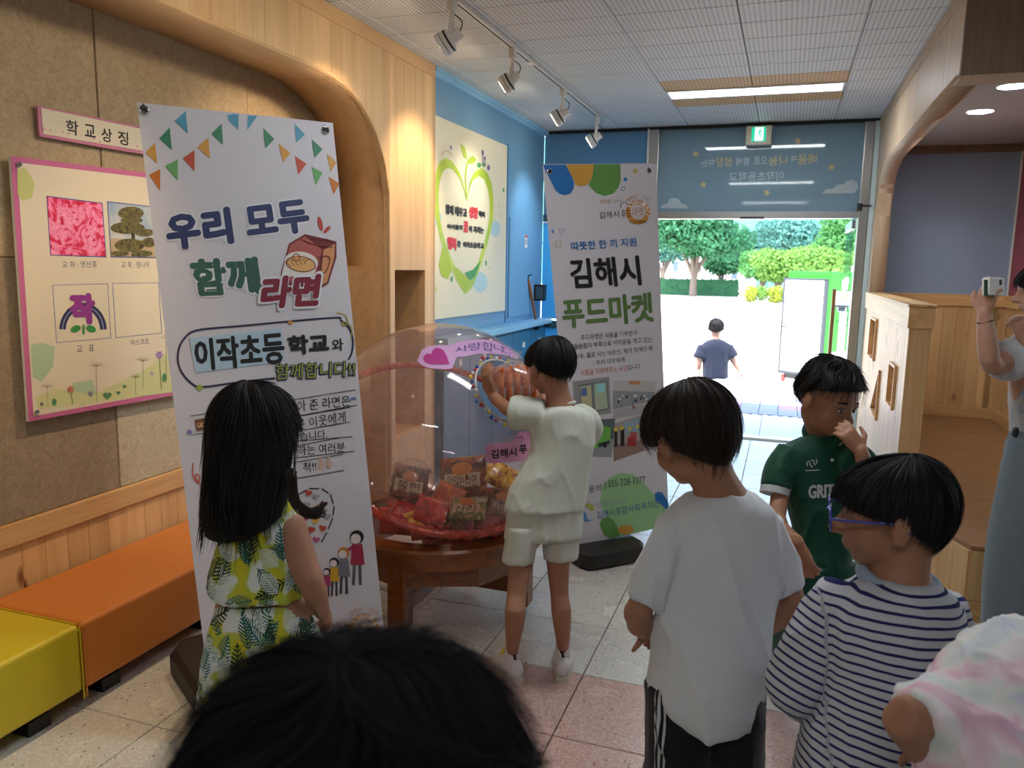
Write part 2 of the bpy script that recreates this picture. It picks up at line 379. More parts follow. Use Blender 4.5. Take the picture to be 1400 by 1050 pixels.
part('crown_rail', G().box((XL-.02, -2.2, CZ-.075), (XL+.024, 4.722, CZ-.001)), M_OAKH, wl)
part('wall_return', G().box((XW, 4.715, 0), (XL+.018, 4.74, CZ)), M_OAK, wl)
# blue wall beyond
XB = -2.222
part('blue_panel', G().box((XB-.03, 4.74, 0), (XB, YF, CZ)), M_BLUE, wl)
g = G(); g.box((XB, 4.74, CZ-.03), (XB+.05, YF, CZ-.001)); g.box((XB, 4.74, CZ-.05), (XB+.03, YF, CZ-.03)); part('crown_moulding', g, M_CTOP, wl)
part('cover_panel', G().box((XB, 6.285, 1.06), (XB+.012, 6.985, 1.9), ch=.003), M_BLUE, wl)
part('mural_trim', G().box((XB, 6.215, 1.03), (XB+.012, 6.235, 2.48)), M_BLUEF, wl)
# ------------------------------------------------------------------ far wall: steel posts, film glazed transom, blue infill, doors
M_FILM = NT('blue_grey_film_glass'); M_FILM.col(hexc('6E93A8')); M_FILM.set(Roughness=.12, Specular_IOR_Level=.5, Coat_Weight=.4, Coat_Roughness=.03); M_FILM = M_FILM.m
def m_trans(name, c, t, rough=.3):
    n = NT(name); n.col(hexc(c)); n.set(Roughness=rough); tr = n.new('BsdfTranslucent'); tr.inputs[0].default_value = (*hexc(c), 1)
    mx = n.new('MixShader'); mx.inputs[0].default_value = t; n.link(n.b.outputs[0], mx.inputs[1]); n.link(tr.outputs[0], mx.inputs[2]); n.link(mx.outputs[0], n.out.inputs[0]); return n.m
M_CYAN = m_trans('cyan_film_glass', '62B2D6', .45); M_BLUEG = m_trans('blue_film_glass', '6E94AE', .3)
M_FILM = m_trans('blue_grey_film_glass2', '829FB0', .14, .035)
wf = tag(part('wall_far', G().box((XB, YF, CZ-.02), (XR, YF+.12, CZ+.1)), M_DARKMET, loc=(0, YF, 0)), kind='structure')
part('shadow_gap', G().box((XB, YF-.03, CZ-.028), (XR, YF, CZ-.004)), mat('black_trim', '0E1012', .6), wf)
part('transom_glass', G().box((-1.15, YF+.03, 1.99), (.53, YF+.045, CZ-.02)), M_FILM, wf)
part('glazing_upper', G().box((XB, YF+.02, 1.97), (-1.245, YF+.04, CZ-.02)), M_BLUEG, wf)
part('glazing_middle', G().box((XB, YF+.02, 1.0), (-1.245, YF+.04, 1.92)), M_CYAN, wf)
part('glazing_lower', G().box((XB, YF+.02, .08), (-1.245, YF+.04, .92)), M_CYAN, wf)
part('window_rail', G().box((XB, YF-.0, 1.92), (-1.245, YF+.06, 1.985), ch=.004), mat('dark_teal_frame', '2C5668', .4), wf)
part('window_rail', G().box((XB, YF-.0, .915), (-1.245, YF+.06, .985), ch=.004), MC['dark_teal_frame'], wf)
part('window_rail', G().box((XB, YF-.0, 0), (-1.245, YF+.06, .08), ch=.004), MC['dark_teal_frame'], wf)
part('window_bead', G().box((XB, YF-.004, 1.905), (-1.245, YF+.0, 1.918)), M_WHITE, wf)
part('steel_post', G().box((-1.242, YF-.03, 0), (-1.15, YF+.09, CZ-.02), ch=.006), M_STEEL, wf)
part('steel_post', G().box((.525, YF-.03, 0), (.60, YF+.09, CZ-.02), ch=.006), M_STEEL, wf)
part('white_post_trim', G().box((-1.252, YF-.045, 0), (-1.238, YF-.0, CZ-.02)), M_WHITE, wf)
part('white_post_trim', G().box((.603, YF-.03, 0), (.64, YF+.06, CZ-.02)), mat('pale_glass_gap', 'C9DDE2', .3), wf)
part('transom_beam', G().box((-1.15, YF-.02, 1.94), (.53, YF+.09, 2.0), ch=.006), M_STEEL, wf)
g = G(); g.box((-.42, YF-.03, 1.937), (-.22, YF-.015, 1.955)); g.cyl((.53, YF-.03, 2.0), (.53, YF-.03, 2.06), .02); g.cyl((.53, YF-.05, 2.04), (.62, YF-.05, 2.04), .006)
part('door_closer_fitting', g, M_DARKMET, wf)
PF = Plane((0, YF+.029, 0), (0, -1, 0))
# open glass door leaf, hinged at the right post and swung outwards
M_GL = NT('clear_glass'); _tr = M_GL.new('BsdfTransparent'); _tr.inputs[0].default_value = (.86, .95, .96, 1); _gl = M_GL.new('BsdfGlossy'); _gl.inputs['Roughness'].default_value = .02; _mx = M_GL.new('MixShader')
def facing(t, f0=.04, k=.9):                                  # reflectance rising towards grazing, the same from both sides of a thin sheet
    lw = t.new('LayerWeight'); lw.inputs[0].default_value = .5; return t.math('ADD', f0, t.math('MULTIPLY', t.math('POWER', lw.outputs['Facing'], 4), k))
M_GL.link(facing(M_GL), _mx.inputs[0]); M_GL.link(_tr.outputs[0], _mx.inputs[1]); M_GL.link(_gl.outputs[0], _mx.inputs[2]); M_GL.link(_mx.outputs[0], M_GL.out.inputs[0]); M_GLASS = M_GL.m
d1 = tag(part('door_1', G().box((.502, YF+.12, .03), (.514, YF+.93, 1.93)), M_GLASS, loc=(.508, YF+.12, 0)), kind='structure')
for zz in ((1.86, 1.935), (.02, .12)): part('door_rail', G().box((.49, YF+.12, zz[0]), (.526, YF+.94, zz[1]), ch=.004), M_STEEL, d1)
for xx in (.425, .585):
    h = part('door_handle', G().box((xx-.017, YF+.66, .32), (xx+.017, YF+.70, 1.34), ch=.006), M_HANDLE, d1)
for zz in (.55, 1.18): part('handle_standoff', G().cyl((.42, YF+.68, zz), (.59, YF+.68, zz), .012), M_CHROME, d1)
part('door_lock', G().cyl((.47, YF+.74, 1.16), (.545, YF+.74, 1.16), .035), M_CHROME, d1)
tag(part('trim_1', G().box((-1.15, YF-.03, -.01), (.53, YF+.09, .012)), mat('threshold_stone', 'D8D6D0', .4), loc=(0, YF, 0)), kind='structure')
# exit sign
M_EXG = mat('exit_green', '0E8A6A', .4, emis=hexc('12A07C'), es=.3); M_EXW = mat('exit_white', 'EAF6F4', .4, emis=(.75, .95, 1), es=.45)
ex = thing('exit_sign', (-.305, YF-.04, 2.55), 'green running man exit sign in a white box above the glass door', 'sign')
part('housing', G().box((-.41, YF-.09, 2.55), (-.2, YF-.03, 2.705), ch=.006), mat('cream_plastic', 'CFCBB8', .4), ex)
part('sign_panel', G().box((-.362, YF-.093, 2.575), (-.248, YF-.088, 2.692)), M_EXG, ex)
q = YF-.0945; g = G()
g.box((-.335, q-.001, 2.582), (-.268, q+.001, 2.688)); part('sign_doorway', g, M_EXW, ex)
g = G(); q -= .0025
def pic(pts): g.prism([V3((x, q, z)) for x, z in pts], (0, -1, 0), .0015)
g.ell((-.296, q-.001, 2.677), (.007, .0015, .007)); pic([(-.30, 2.668), (-.285, 2.665), (-.292, 2.635), (-.308, 2.638)]); pic([(-.292, 2.638), (-.28, 2.62), (-.282, 2.598), (-.288, 2.598), (-.288, 2.617), (-.302, 2.63)])
pic([(-.305, 2.64), (-.298, 2.63), (-.312, 2.61), (-.33, 2.606), (-.33, 2.612), (-.316, 2.617)]); pic([(-.285, 2.664), (-.272, 2.65), (-.275, 2.645), (-.288, 2.655)]); pic([(-.302, 2.667), (-.318, 2.652), (-.314, 2.648), (-.3, 2.66)])
part('running_figure', g, M_EXG, ex)
# ------------------------------------------------------------------ right side: ash veneer wall with an opening to the play alcove
wr = tag(part('wall_right', G().box((XR+.001, 7.0, 0), (XR+.09, YF, CZ)), M_ASH, loc=(XR, 0, 0)), kind='structure')
arcR = [(6.93, 1.0), (6.93, 1.9), (6.92, 2.05), (6.87, 2.17), (6.74, 2.26), (6.5, 2.325), (6.3, 2.335), (3.95, 2.335)]
def zr(y):
    p = sorted(arcR[1:]); p = [(a, b) for a, b in p]
    for (y0, z0), (y1, z1) in zip(p[:-1], p[1:]):
        if y0 <= y <= y1 and y1 > y0: return z0+(z1-z0)*(y-y0)/(y1-y0)
    return 2.335 if y < 6.5 else 1.9
for a, b in ((3.95, 4.36), (4.36, 5.3), (5.3, 6.3), (6.3, 6.93)):
    k = 14 if b > 6.5 else 1
    pts = [V3((XR, yy, CZ)) for yy in (b-.001, a+.001)]+[V3((XR, a+.001+(b-a-.002)*i/k, zr(a+(b-a)*i/k-1e-4))) for i in range(k+1)]
    part('veneer_panel', G().prism(pts, (1, 0, 0), .09), M_ASH, wr)
part('veneer_panel', G().box((XR, 6.931, 0), (XR+.09, 7.2, CZ)), M_ASH, wr)
part('crown_rail', G().box((XR-.008, 3.945, CZ-.07), (XR+.02, YF-.03, CZ-.001)), M_ASH, wr)
g = G(); vs = []
pr = sorted(arcR, key=lambda p: (p[0], -p[1]))
for y, z in pr: vs += [(XR-.012, y, z), (XR+.1, y, z)]
g.add(vs, [(2*i, 2*i+1, 2*i+3, 2*i+2) for i in range(len(pr)-1)]); o = part('opening_lining', g, M_ASH, wr, smooth=True); md = o.modifiers.new('s', 'SOLIDIFY'); md.thickness = -.012; md.offset = 0
part('header_beam', G().box((XR+.0905, 3.95, 2.335), (3.4, 4.05, CZ)), M_ASHD, wr)
part('header_front', G().box((XR+.002, 3.935, 2.33), (3.4, 3.9505, CZ)), M_ASHD, wr)
part('header_edge', G().box((XR, 3.93, 2.318), (3.4, 4.06, 2.334)), M_ASH, wr)
# alcove
ax0, ax1, ay1 = XR+.09, 1.66, 7.2
wa = tag(part('wall_alcove', G().box((XR+.02, ay1, 0), (ax1+.2, ay1+.08, 2.6)), M_ABLUE, loc=(ax0, ay1, 0)), kind='structure')
tag(part('wall_alcove_side', G().box((ax1, 3.95, 0), (ax1+.08, ay1, 2.6)), M_ARED, loc=(ax1, ay1, 0)), kind='structure')
tag(part('ceiling_alcove', G().box((XR+.09, 4.06, 2.5), (ax1, ay1, 2.6)), mat('alcove_ceiling_paint', 'B4B6B2', .7), loc=(1.1, 5, 2.5)), kind='structure')
part('top_rail', G().box((ax0, ay1-.02, 2.44), (ax1, ay1, 2.5)), M_ASHD, wa); part('top_rail', G().box((ax1-.02, 4.06, 2.44), (ax1, ay1-.02, 2.5)), M_ASHD, wa)
part('corner_strip', G().box((ax1-.012, ay1-.03, 1.33), (ax1-.002, ay1-.001, 2.44)), M_WHITE, wa)
PZ = .335
part('wainscot_rail', G().box((ax0, ay1-.03, 1.24), (ax1, ay1, 1.335), ch=.003), M_PINEX, wa); part('wainscot_rail', G().box((ax1-.03, 4.0, 1.24), (ax1, ay1-.03, 1.335), ch=.003), M_PINEY, wa)
part('skirting', G().box((ax0, ay1-.026, PZ), (ax1, ay1, PZ+.09), ch=.003), M_PINEX, wa); part('skirting', G().box((ax1-.026, 4.0, PZ), (ax1, ay1-.026, PZ+.09), ch=.003), M_PINEY, wa)
bx_ = mesh_of(G().box((-.0485, -.016, 0), (.0485, 0, .82), ch=.003), 'wainscot_board', mats=[M_PINE]); by_ = mesh_of(G().box((-.016, -.0485, 0), (0, .0485, .82), ch=.003), 'wainscot_board', mats=[M_PINE])
for k in range(10): inst('wainscot_board', bx_, (ax0+.05+.0976*k if k < 9 else ax1-.05, ay1, PZ+.09), wa)
for k in range(33): inst('wainscot_board', by_, (ax1, ay1-.07-.0976*k, PZ+.09), wa)
for k, (x, y) in enumerate(((1.065, 5.73), (1.075, 5.02))):
    t = thing('downlight', (x, y, 2.5), ['round recessed ceiling light in the alcove, nearer its blue wall', 'round recessed ceiling light in the alcove, nearer the wooden beam'][k], 'light')
    part('rim', G().torus((x, y, 2.499), (0, 0, 1), .075, .006, 32), M_WHITE, t)
    part('lens', G().cyl((x, y, 2.494), (x, y, 2.499), .072, n=32), mat('downlight_lens%d' % k, 'FFFFFF', .5, emis=((1, .98, .94) if k == 0 else (.55, .85, 1)), es=26 if k == 0 else 14), t)
# raised platform, pine boards round its foot
pf = [(XR+.1, ay1), (XR+.1, 4.5), (.60, 4.32), (.83, 3.73), (3.3, 3.70), (3.3, 4.0), (ax1, 4.0), (ax1, ay1)]
tpf = thing('raised_platform', (1.1, 5, 0), 'low wooden platform floor of the alcove clad in pine boards', 'platform')
part('platform_deck', G().prism([(x, y, PZ-.02) for x, y in pf], (0, 0, 1), .02), M_PFLOOR, tpf)
part('platform_core', G().prism([(x+.03 if x < 1 else x, y+.03 if y < 4 else y, 0) for x, y in pf], (0, 0, 1), PZ-.021), mat('plywood_core', 'A8865A', .7), tpf)
def clad(p, q, n):
    d = V3((q[0]-p[0], q[1]-p[1], 0)); L = d.length; d.normalize(); o = V3((d.y, -d.x, 0))
    if o.y > 0: o = -o
    for i in range(n):
        a = V3((p[0], p[1], 0))+d*(L*(i+.5)/n)
        up = V3((0, 0, .09+(PZ-.11)/2))
        part('platform_board', G().bar(a-d*(L/n/2-.0015)+up, a+d*(L/n/2-.0015)+up, .02, PZ-.112, ch=.002), M_PINE, tpf)
    part('platform_skirting', G().bar(V3((p[0], p[1], .045))+o*.008, V3((q[0], q[1], .045))+o*.008, .026, .088, ch=.003), M_PINEX, tpf)
clad((.60, 4.32), (.83, 3.73), 6); clad((.83, 3.73), (3.3, 3.70), 24)
# half-height partition with shaped peepholes
pt = thing('half_partition', (.67, 5.7, 0), 'pine board half wall with square and triangular peepholes beside the door', 'partition')
X0, X1, Y0, Y1 = .62, .715, 4.55, 6.9
holes = [[(6.40, .885), (6.40, 1.165), (6.02, 1.165), (6.02, .885)], [(5.12, .73), (5.12, .97), (4.86, .97), (4.86, .73)], [(5.92, .56), (5.60, .86), (5.58, .54)]]
cut = G()
for h in holes: cut.prism([V3((X0-.1, y, z)) for y, z in h], (1, 0, 0), .4)
co_ = part('cutter', cut, M_PINE, None)
nb = 22
for side, xx in ((0, X0), (1, X1-.012)):
    for i in range(nb):
        a = Y0+.001+(Y1-Y0)*i/nb; b = Y0+(Y1-Y0)*(i+1)/nb-.001
        o = part('partition_board', G().box((xx, a, .09), (xx+.012, b, 1.22), ch=.0025), M_PINE, pt)
        if any(a < max(p[0] for p in h) and b > min(p[0] for p in h) for h in holes):
            md = o.modifiers.new('b', 'BOOLEAN'); md.object = co_; md.operation = 'DIFFERENCE'; md.solver = 'EXACT'
            dg = bpy.context.evaluated_depsgraph_get(); me = bpy.data.meshes.new_from_object(o.evaluated_get(dg)); o.modifiers.clear(); o.data = me
bpy.data.objects.remove(co_)
part('end_post', G().box((X0-.004, Y0-.03, 0), (X1+.004, Y0, 1.22), ch=.003), M_PINE, pt)
part('cap_rail', G().box((X0-.014, Y0-.045, 1.215), (X1+.014, Y1, 1.325), ch=.003), M_PINEY, pt)
part('cap_top', G().box((X0-.02, Y0-.052, 1.325), (X1+.02, Y1, 1.34), ch=.003), M_PINEY, pt)
part('skirting', G().box((X0-.01, Y0-.036, 0), (X1+.002, Y1, .09), ch=.003), M_PINEY, pt)
for h in holes:
    g = G(); k = len(h); cy = sum(p[0] for p in h)/k; cz = sum(p[1] for p in h)/k
    for i in range(k):
        p, r = h[i], h[(i+1) % k]
        g.bar((X0+.04, p[0], p[1]), (X0+.04, r[0], r[1]), .014, .11, up=(1, 0, 0))
    part('peephole_frame', g, M_PINEX, pt)
# closing walls (behind the camera and down the corridor)
tag(part('wall_back', G().box((-2.7, -4, 0), (3.5, -3.9, CZ)), M_WHITEW, loc=(0, -4, 0)), kind='structure')
tag(part('wall_corridor', G().box((3.3, -4, 0), (3.4, 4.2, CZ)), M_WHITEW, loc=(3.4, 0, 0)), kind='structure')
part('light_block_roof', G().box((-6, -6, 2.95), (6, YF+.4, 3.15)), M_WHITEW, tag(part('ceiling_sun_block', G().box((-3.4, YF+.12, 2.84), (3.4, YF+.38, 2.94)), M_WHITEW, loc=(0, YF+.1, 2.84)), kind='structure'))  # unseen slabs added to stop light leaks, overhang sized for sun on the porch
# ------------------------------------------------------------------ sideboard under the mural
sb = thing('wall_cabinet_run', (-2.16, 6, 0), 'low blue cabinet under the pale blue counter by the mural', 'cabinet')
part('carcass', G().box((XB, 4.76, .06), (-2.145, 7.12, .96)), M_CAB, sb)
for k in range(5):
    a = 7.115-.47*(k+1); dd = part('door', G().box((-2.145, a+.003, .08), (-2.127, a+.465, .94), ch=.003), M_CAB, sb)
    part('handle', G().box((-2.127, a+.25, .80), (-2.121, a+.30, .845)), M_WHITE, dd)
ct = part('countertop', G().box((XB, 4.745, .965), (-2.09, 7.2, 1.015), ch=.006), M_CTOP, sb); ct['label'] = 'pale blue counter slab'
for y in (6.75, 7.08): part('counter_bracket', G().box((-2.125, y, .93), (-2.085, y+.04, .965)), M_DARKMET, sb)
t = thing('wooden_stick', (-2.19, 6.9, 1.02), 'wooden stick leaning in the corner on the blue counter', 'stick')
part('shaft', G().loft([(-2.17, 6.93, 1.016), (-2.205, 6.8, 1.37)], [.012, .012]), M_HANDLE, t)
part('hook', G().loft([(-2.205, 6.8, 1.37), (-2.205, 6.795, 1.41), (-2.18, 6.80, 1.42)], [.006]*3, sub=3), M_DARKMET, t)
t = thing('control_box', (-2.2, 7.12, 1.25), 'small dark grey control box on the blue wall near the corner', 'box')
part('case', G().box((XB, 7.02, 1.18), (XB+.10, 7.10, 1.33), ch=.004), M_DARKMET, t); part('face', G().box((XB+.02, 7.012, 1.2), (XB+.09, 7.02, 1.31)), mat('dim_screen', '3D5A6A', .2), t)
t = thing('wall_notice', (-2.21, 6.72, 1.68), 'tiny white and red notice stuck on the blue cover panel', 'sign')
part('card', G().box((XB+.012, 6.69, 1.66), (XB+.014, 6.75, 1.77)), M_WHITE, t); part('red_stripe', G().box((XB+.014, 6.69, 1.745), (XB+.0146, 6.75, 1.77)), mat('notice_red', 'C84850', .5), t); part('mark', G().box((XB+.014, 6.71, 1.69), (XB+.0146, 6.73, 1.735)), M_BLACK, t)
# ------------------------------------------------------------------ ceiling track and spotlights
TX = -1.555
tr = thing('light_track', (TX, 4, CZ), 'long white ceiling track carrying the row of spotlights', 'track')
part('rail', G().box((TX-.018, -1.5, CZ-.022), (TX+.018, 6.62, CZ-.001)), M_WHITE, tr)
part('rail_slot', G().box((TX-.006, -1.5, CZ-.024), (TX+.004, 6.6, CZ-.0215)), M_BLACK, tr)
part('rail_joint', G().box((TX-.02, 4.72, CZ-.0245), (TX+.02, 4.8, CZ-.001)), M_WHITE, tr)
M_LAMPF = mat('lamp_face', 'FFF0D0', .4, emis=(1, .8, .5), es=14)
lab = ['spotlight on the ceiling track nearest the camera, aimed at the oak wall', 'second spotlight on the track, above the corner of the blue wall', 'third spotlight on the track, in front of the heart mural', 'last spotlight on the track, nearest the glass transom', 'spotlight on the track above the pink framed board', 'spotlight at the rear end of the ceiling track', 'spotlight on the track above the yellow bench']
for k, (y, ty, tz) in enumerate(((3.56, 3.5, 2.0), (4.42, 4.42, 1.9), (5.49, 5.3, 1.75), (6.52, 6.75, 1.7), (2.6, 2.45, 1.35), (.2, .3, 1.2), (1.4, 1.5, 1.2))):
    o = thing('track_spotlight', (TX, y, CZ), lab[k], 'spotlight', 'spotlights on the ceiling track')
    top = V3((TX, y, CZ-.022)); c = V3((TX-.05, y+.01, CZ-.215)); aim = (V3((XL, ty, tz))-c).normalized()
    aimv = (V3((-1, -.12, -.62))).normalized()
    part('adapter', G().box((TX-.016, y-.03, CZ-.075), (TX+.016, y+.03, CZ-.02), ch=.003), M_WHITE, o)
    g = G(); back = c-aimv*.045
    g.loft([top+V3((0, 0, -.05)), top+V3((0, .0, -.09)), back+V3((.0, .028, .01))], [.010, .011, .009], sub=3); g.loft([top+V3((0, 0, -.06)), top+V3((0, -.012, -.1)), back+V3((0, -.028, .01))], [.009, .009, .009], sub=3)
    part('yoke', g, M_WHITE, o, smooth=True)
    h = part('lamp_head', G().loft([c-aimv*.1, c-aimv*.05, c-aimv*.045, c-aimv*.012], [.026, .03, .05, .056], n=24, caps='flat'), M_WHITE, o, smooth=False)
    part('front_ring', G().loft([c-aimv*.008, c+aimv*.014], [.058, .058], n=28, caps='flat'), M_WHITE, h)
    part('heat_slot', G().loft([c-aimv*.040, c-aimv*.03], [.0535, .0545], n=24, caps='flat'), M_BLACK, h)
    part('bulb_face', G().loft([c+aimv*.0142, c+aimv*.0155], [.046, .046], n=24, caps='flat'), M_LAMPF, h)
    part('cable', G().loft([c-aimv*.09, c-aimv*.1+V3((.0, .02, .05)), top+V3((.004, .012, -.06))], [.003]*3, sub=5, n=6), M_BLACK, o)
    wc = (1, .70, .42) if k in (0, 1, 4, 5, 6) else ((1, .86, .62) if k == 2 else (.9, .97, 1))
    light('spot_beam', 'SPOT', c+aimv*.03, SPOT_E*(2.2 if k in (0, 1) else 1.6 if k in (4, 5, 6) else 1.2), wc, aim=(XL, ty, tz), spot_size=radians(78), spot_blend=.9, shadow_soft_size=.03)
# ------------------------------------------------------------------ flat print on real surfaces
_txt = {}
def glyphs(s, bold=0.0):
    if (s, bold) in _txt: return _txt[(s, bold)]
    c = bpy.data.curves.new('lettering', 'FONT'); c.body = s; c.offset = bold; c.resolution_u = 2; c.size = 1
    o = bpy.data.objects.new('lettering', c); COL.objects.link(o)
    dg = bpy.context.evaluated_depsgraph_get(); me = bpy.data.meshes.new_from_object(o.evaluated_get(dg))
    v = [(p.co.x, p.co.y) for p in me.vertices]; f = [tuple(p.vertices) for p in me.polygons]
    bpy.data.objects.remove(o); bpy.data.curves.remove(c); bpy.data.meshes.remove(me)
    if v:
        x0, x1 = min(a[0] for a in v), max(a[0] for a in v); y0, y1 = min(a[1] for a in v), max(a[1] for a in v)
        v = [((a-x0)/(x1-x0), (b-y0)/(y1-y0)) for a, b in v]
    _txt[(s, bold)] = (v, f); return v, f
class Print:
    n = 0
    """marks of one colour on one surface; pixel coordinates of the photograph, carried to the surface itself"""
    def __init__(s, surf, layer=1, step=.0005, base=.0008): Print.n += 1; s.u = (Print.n % 9)*.00004; s.g = G(); s.eps = 0; s.cut = []; s.s = surf; s.off = base+layer*step
    def P(s, x, y): return s.s.at(x, y, s.off+s.eps+s.u+min(len(s.cut), 60)*.00001)
    def text(s, t, LT, RT, LB, bold=.02):
        v, f = glyphs(t, .012 if bold == 'thin' else 0.0); bold = 0 if bold == 'thin' else bold; s.cut.append(len(s.g.f)); H = sqrt((LB[0]-LT[0])**2+(LB[1]-LT[1])**2); r = max(bold, 0)*H*.9
        if r > .25:
            W_ = sqrt((RT[0]-LT[0])**2+(RT[1]-LT[1])**2); kx, ky = r/W_, r/H; sh = [(kx*cos(k*pi/4), ky*sin(k*pi/4)) for k in range(8)]+[(0, 0)]
            for kk, (dx, dy) in enumerate(sh): s.eps = kk*.00005; s.g.add([s.P(LT[0]+(RT[0]-LT[0])*(kx+a*(1-2*kx)+dx)+(LB[0]-LT[0])*(1-(ky+b*(1-2*ky)+dy)), LT[1]+(RT[1]-LT[1])*(kx+a*(1-2*kx)+dx)+(LB[1]-LT[1])*(1-(ky+b*(1-2*ky)+dy))) for a, b in v], f)
            s.eps = 0; return s
        s.g.add([s.P(LT[0]+(RT[0]-LT[0])*a+(LB[0]-LT[0])*(1-b), LT[1]+(RT[1]-LT[1])*a+(LB[1]-LT[1])*(1-b)) for a, b in v], f); return s
    def poly(s, pts): s.cut.append(len(s.g.f)); s.g.add([s.P(*p) for p in pts], [tuple(range(len(pts)))]); return s
    def disc(s, c, rx, ry=None, rot=0, n=20, a0=0, a1=360):
        ry = ry or rx; k = radians(rot); pts = []
        for i in range(n+(a1-a0 < 360)):
            a = radians(a0+(a1-a0)*i/n); x, y = rx*cos(a), ry*sin(a); pts.append((c[0]+x*cos(k)-y*sin(k), c[1]+x*sin(k)+y*cos(k)))
        return s.poly(pts)
    def line(s, pts, w, close=False, sub=1):
        if sub > 1:
            q = []; m = len(pts)
            for i in range(m-1):
                p0, p1, p2, p3 = pts[max(i-1, 0)], pts[i], pts[i+1], pts[min(i+2, m-1)]
                for j in range(sub):
                    t = j/sub; q.append(tuple(.5*(2*p1[c]+(p2[c]-p0[c])*t+(2*p0[c]-5*p1[c]+4*p2[c]-p3[c])*t*t+(3*p1[c]-p0[c]-3*p2[c]+p3[c])*t**3) for c in (0, 1)))
            pts = q+[pts[-1]]
        m = len(pts); vs = []
        for i in range(m):
            a = pts[(i-1) % m] if close else pts[max(i-1, 0)]; b = pts[(i+1) % m] if close else pts[min(i+1, m-1)]
            dx, dy = b[0]-a[0], b[1]-a[1]; L = sqrt(dx*dx+dy*dy) or 1; nx, ny = -dy/L*w/2, dx/L*w/2
            vs += [s.P(pts[i][0]+nx, pts[i][1]+ny), s.P(pts[i][0]-nx, pts[i][1]-ny)]
        s.cut.append(len(s.g.f)); s.g.add(vs, [(2*i, 2*i+1, (2*i+3) % (2*m), (2*i+2) % (2*m)) for i in range(m if close else m-1)]); return s
    def ring(s, c, r, w, rx=None, n=28, a0=0, a1=360, rot=0):
        rx = rx or r; k = radians(rot); pts = []
        for i in range(n+(a1-a0 < 360)):
            a = radians(a0+(a1-a0)*i/n); x, y = rx*cos(a), r*sin(a); pts.append((c[0]+x*cos(k)-y*sin(k), c[1]+x*sin(k)+y*cos(k)))
        return s.line(pts, w, close=(a1-a0 >= 360))
    def heart(s, c, r, rot=0):
        k = radians(rot); pts = []
        for i in range(20):
            t = 2*pi*i/20; x = 16*sin(t)**3/16*r; y = -(13*cos(t)-5*cos(2*t)-2*cos(3*t)-cos(4*t))/16*r
            pts.append((c[0]+x*cos(k)-y*sin(k), c[1]+x*sin(k)+y*cos(k)))
        return s.poly(pts)
    def star(s, c, r, rot=0):
        pts = []
        for i in range(10):
            a = radians(-90+rot+36*i); q = r if i % 2 == 0 else r*.5; pts.append((c[0]+q*cos(a), c[1]+q*sin(a)))
        return s.poly(pts)
    def done(s, name, m, parent, label=None):
        if not s.g.v: return
        if name.endswith(('print', 'patch', 'field')) and 1 < len(s.cut) <= 16:          # every printed shape an object of its own
            c = s.cut+[len(s.g.f)]
            for a, b in zip(c[:-1], c[1:]):
                ids = sorted({i for f in s.g.f[a:b] for i in f}); mp = {i: k for k, i in enumerate(ids)}; g = G(); g.add([s.g.v[i] for i in ids], [tuple(mp[i] for i in f) for f in s.g.f[a:b]])
                o = part(name, g, m, parent, fix=False)
            return o
        o = part(name, s.g, m, parent, fix=False, label=label)
        if len(s.cut) > 1: o['kind'] = 'stuff'
        return o
def pm(c, r=.55): return mat('print_'+c, c, r)
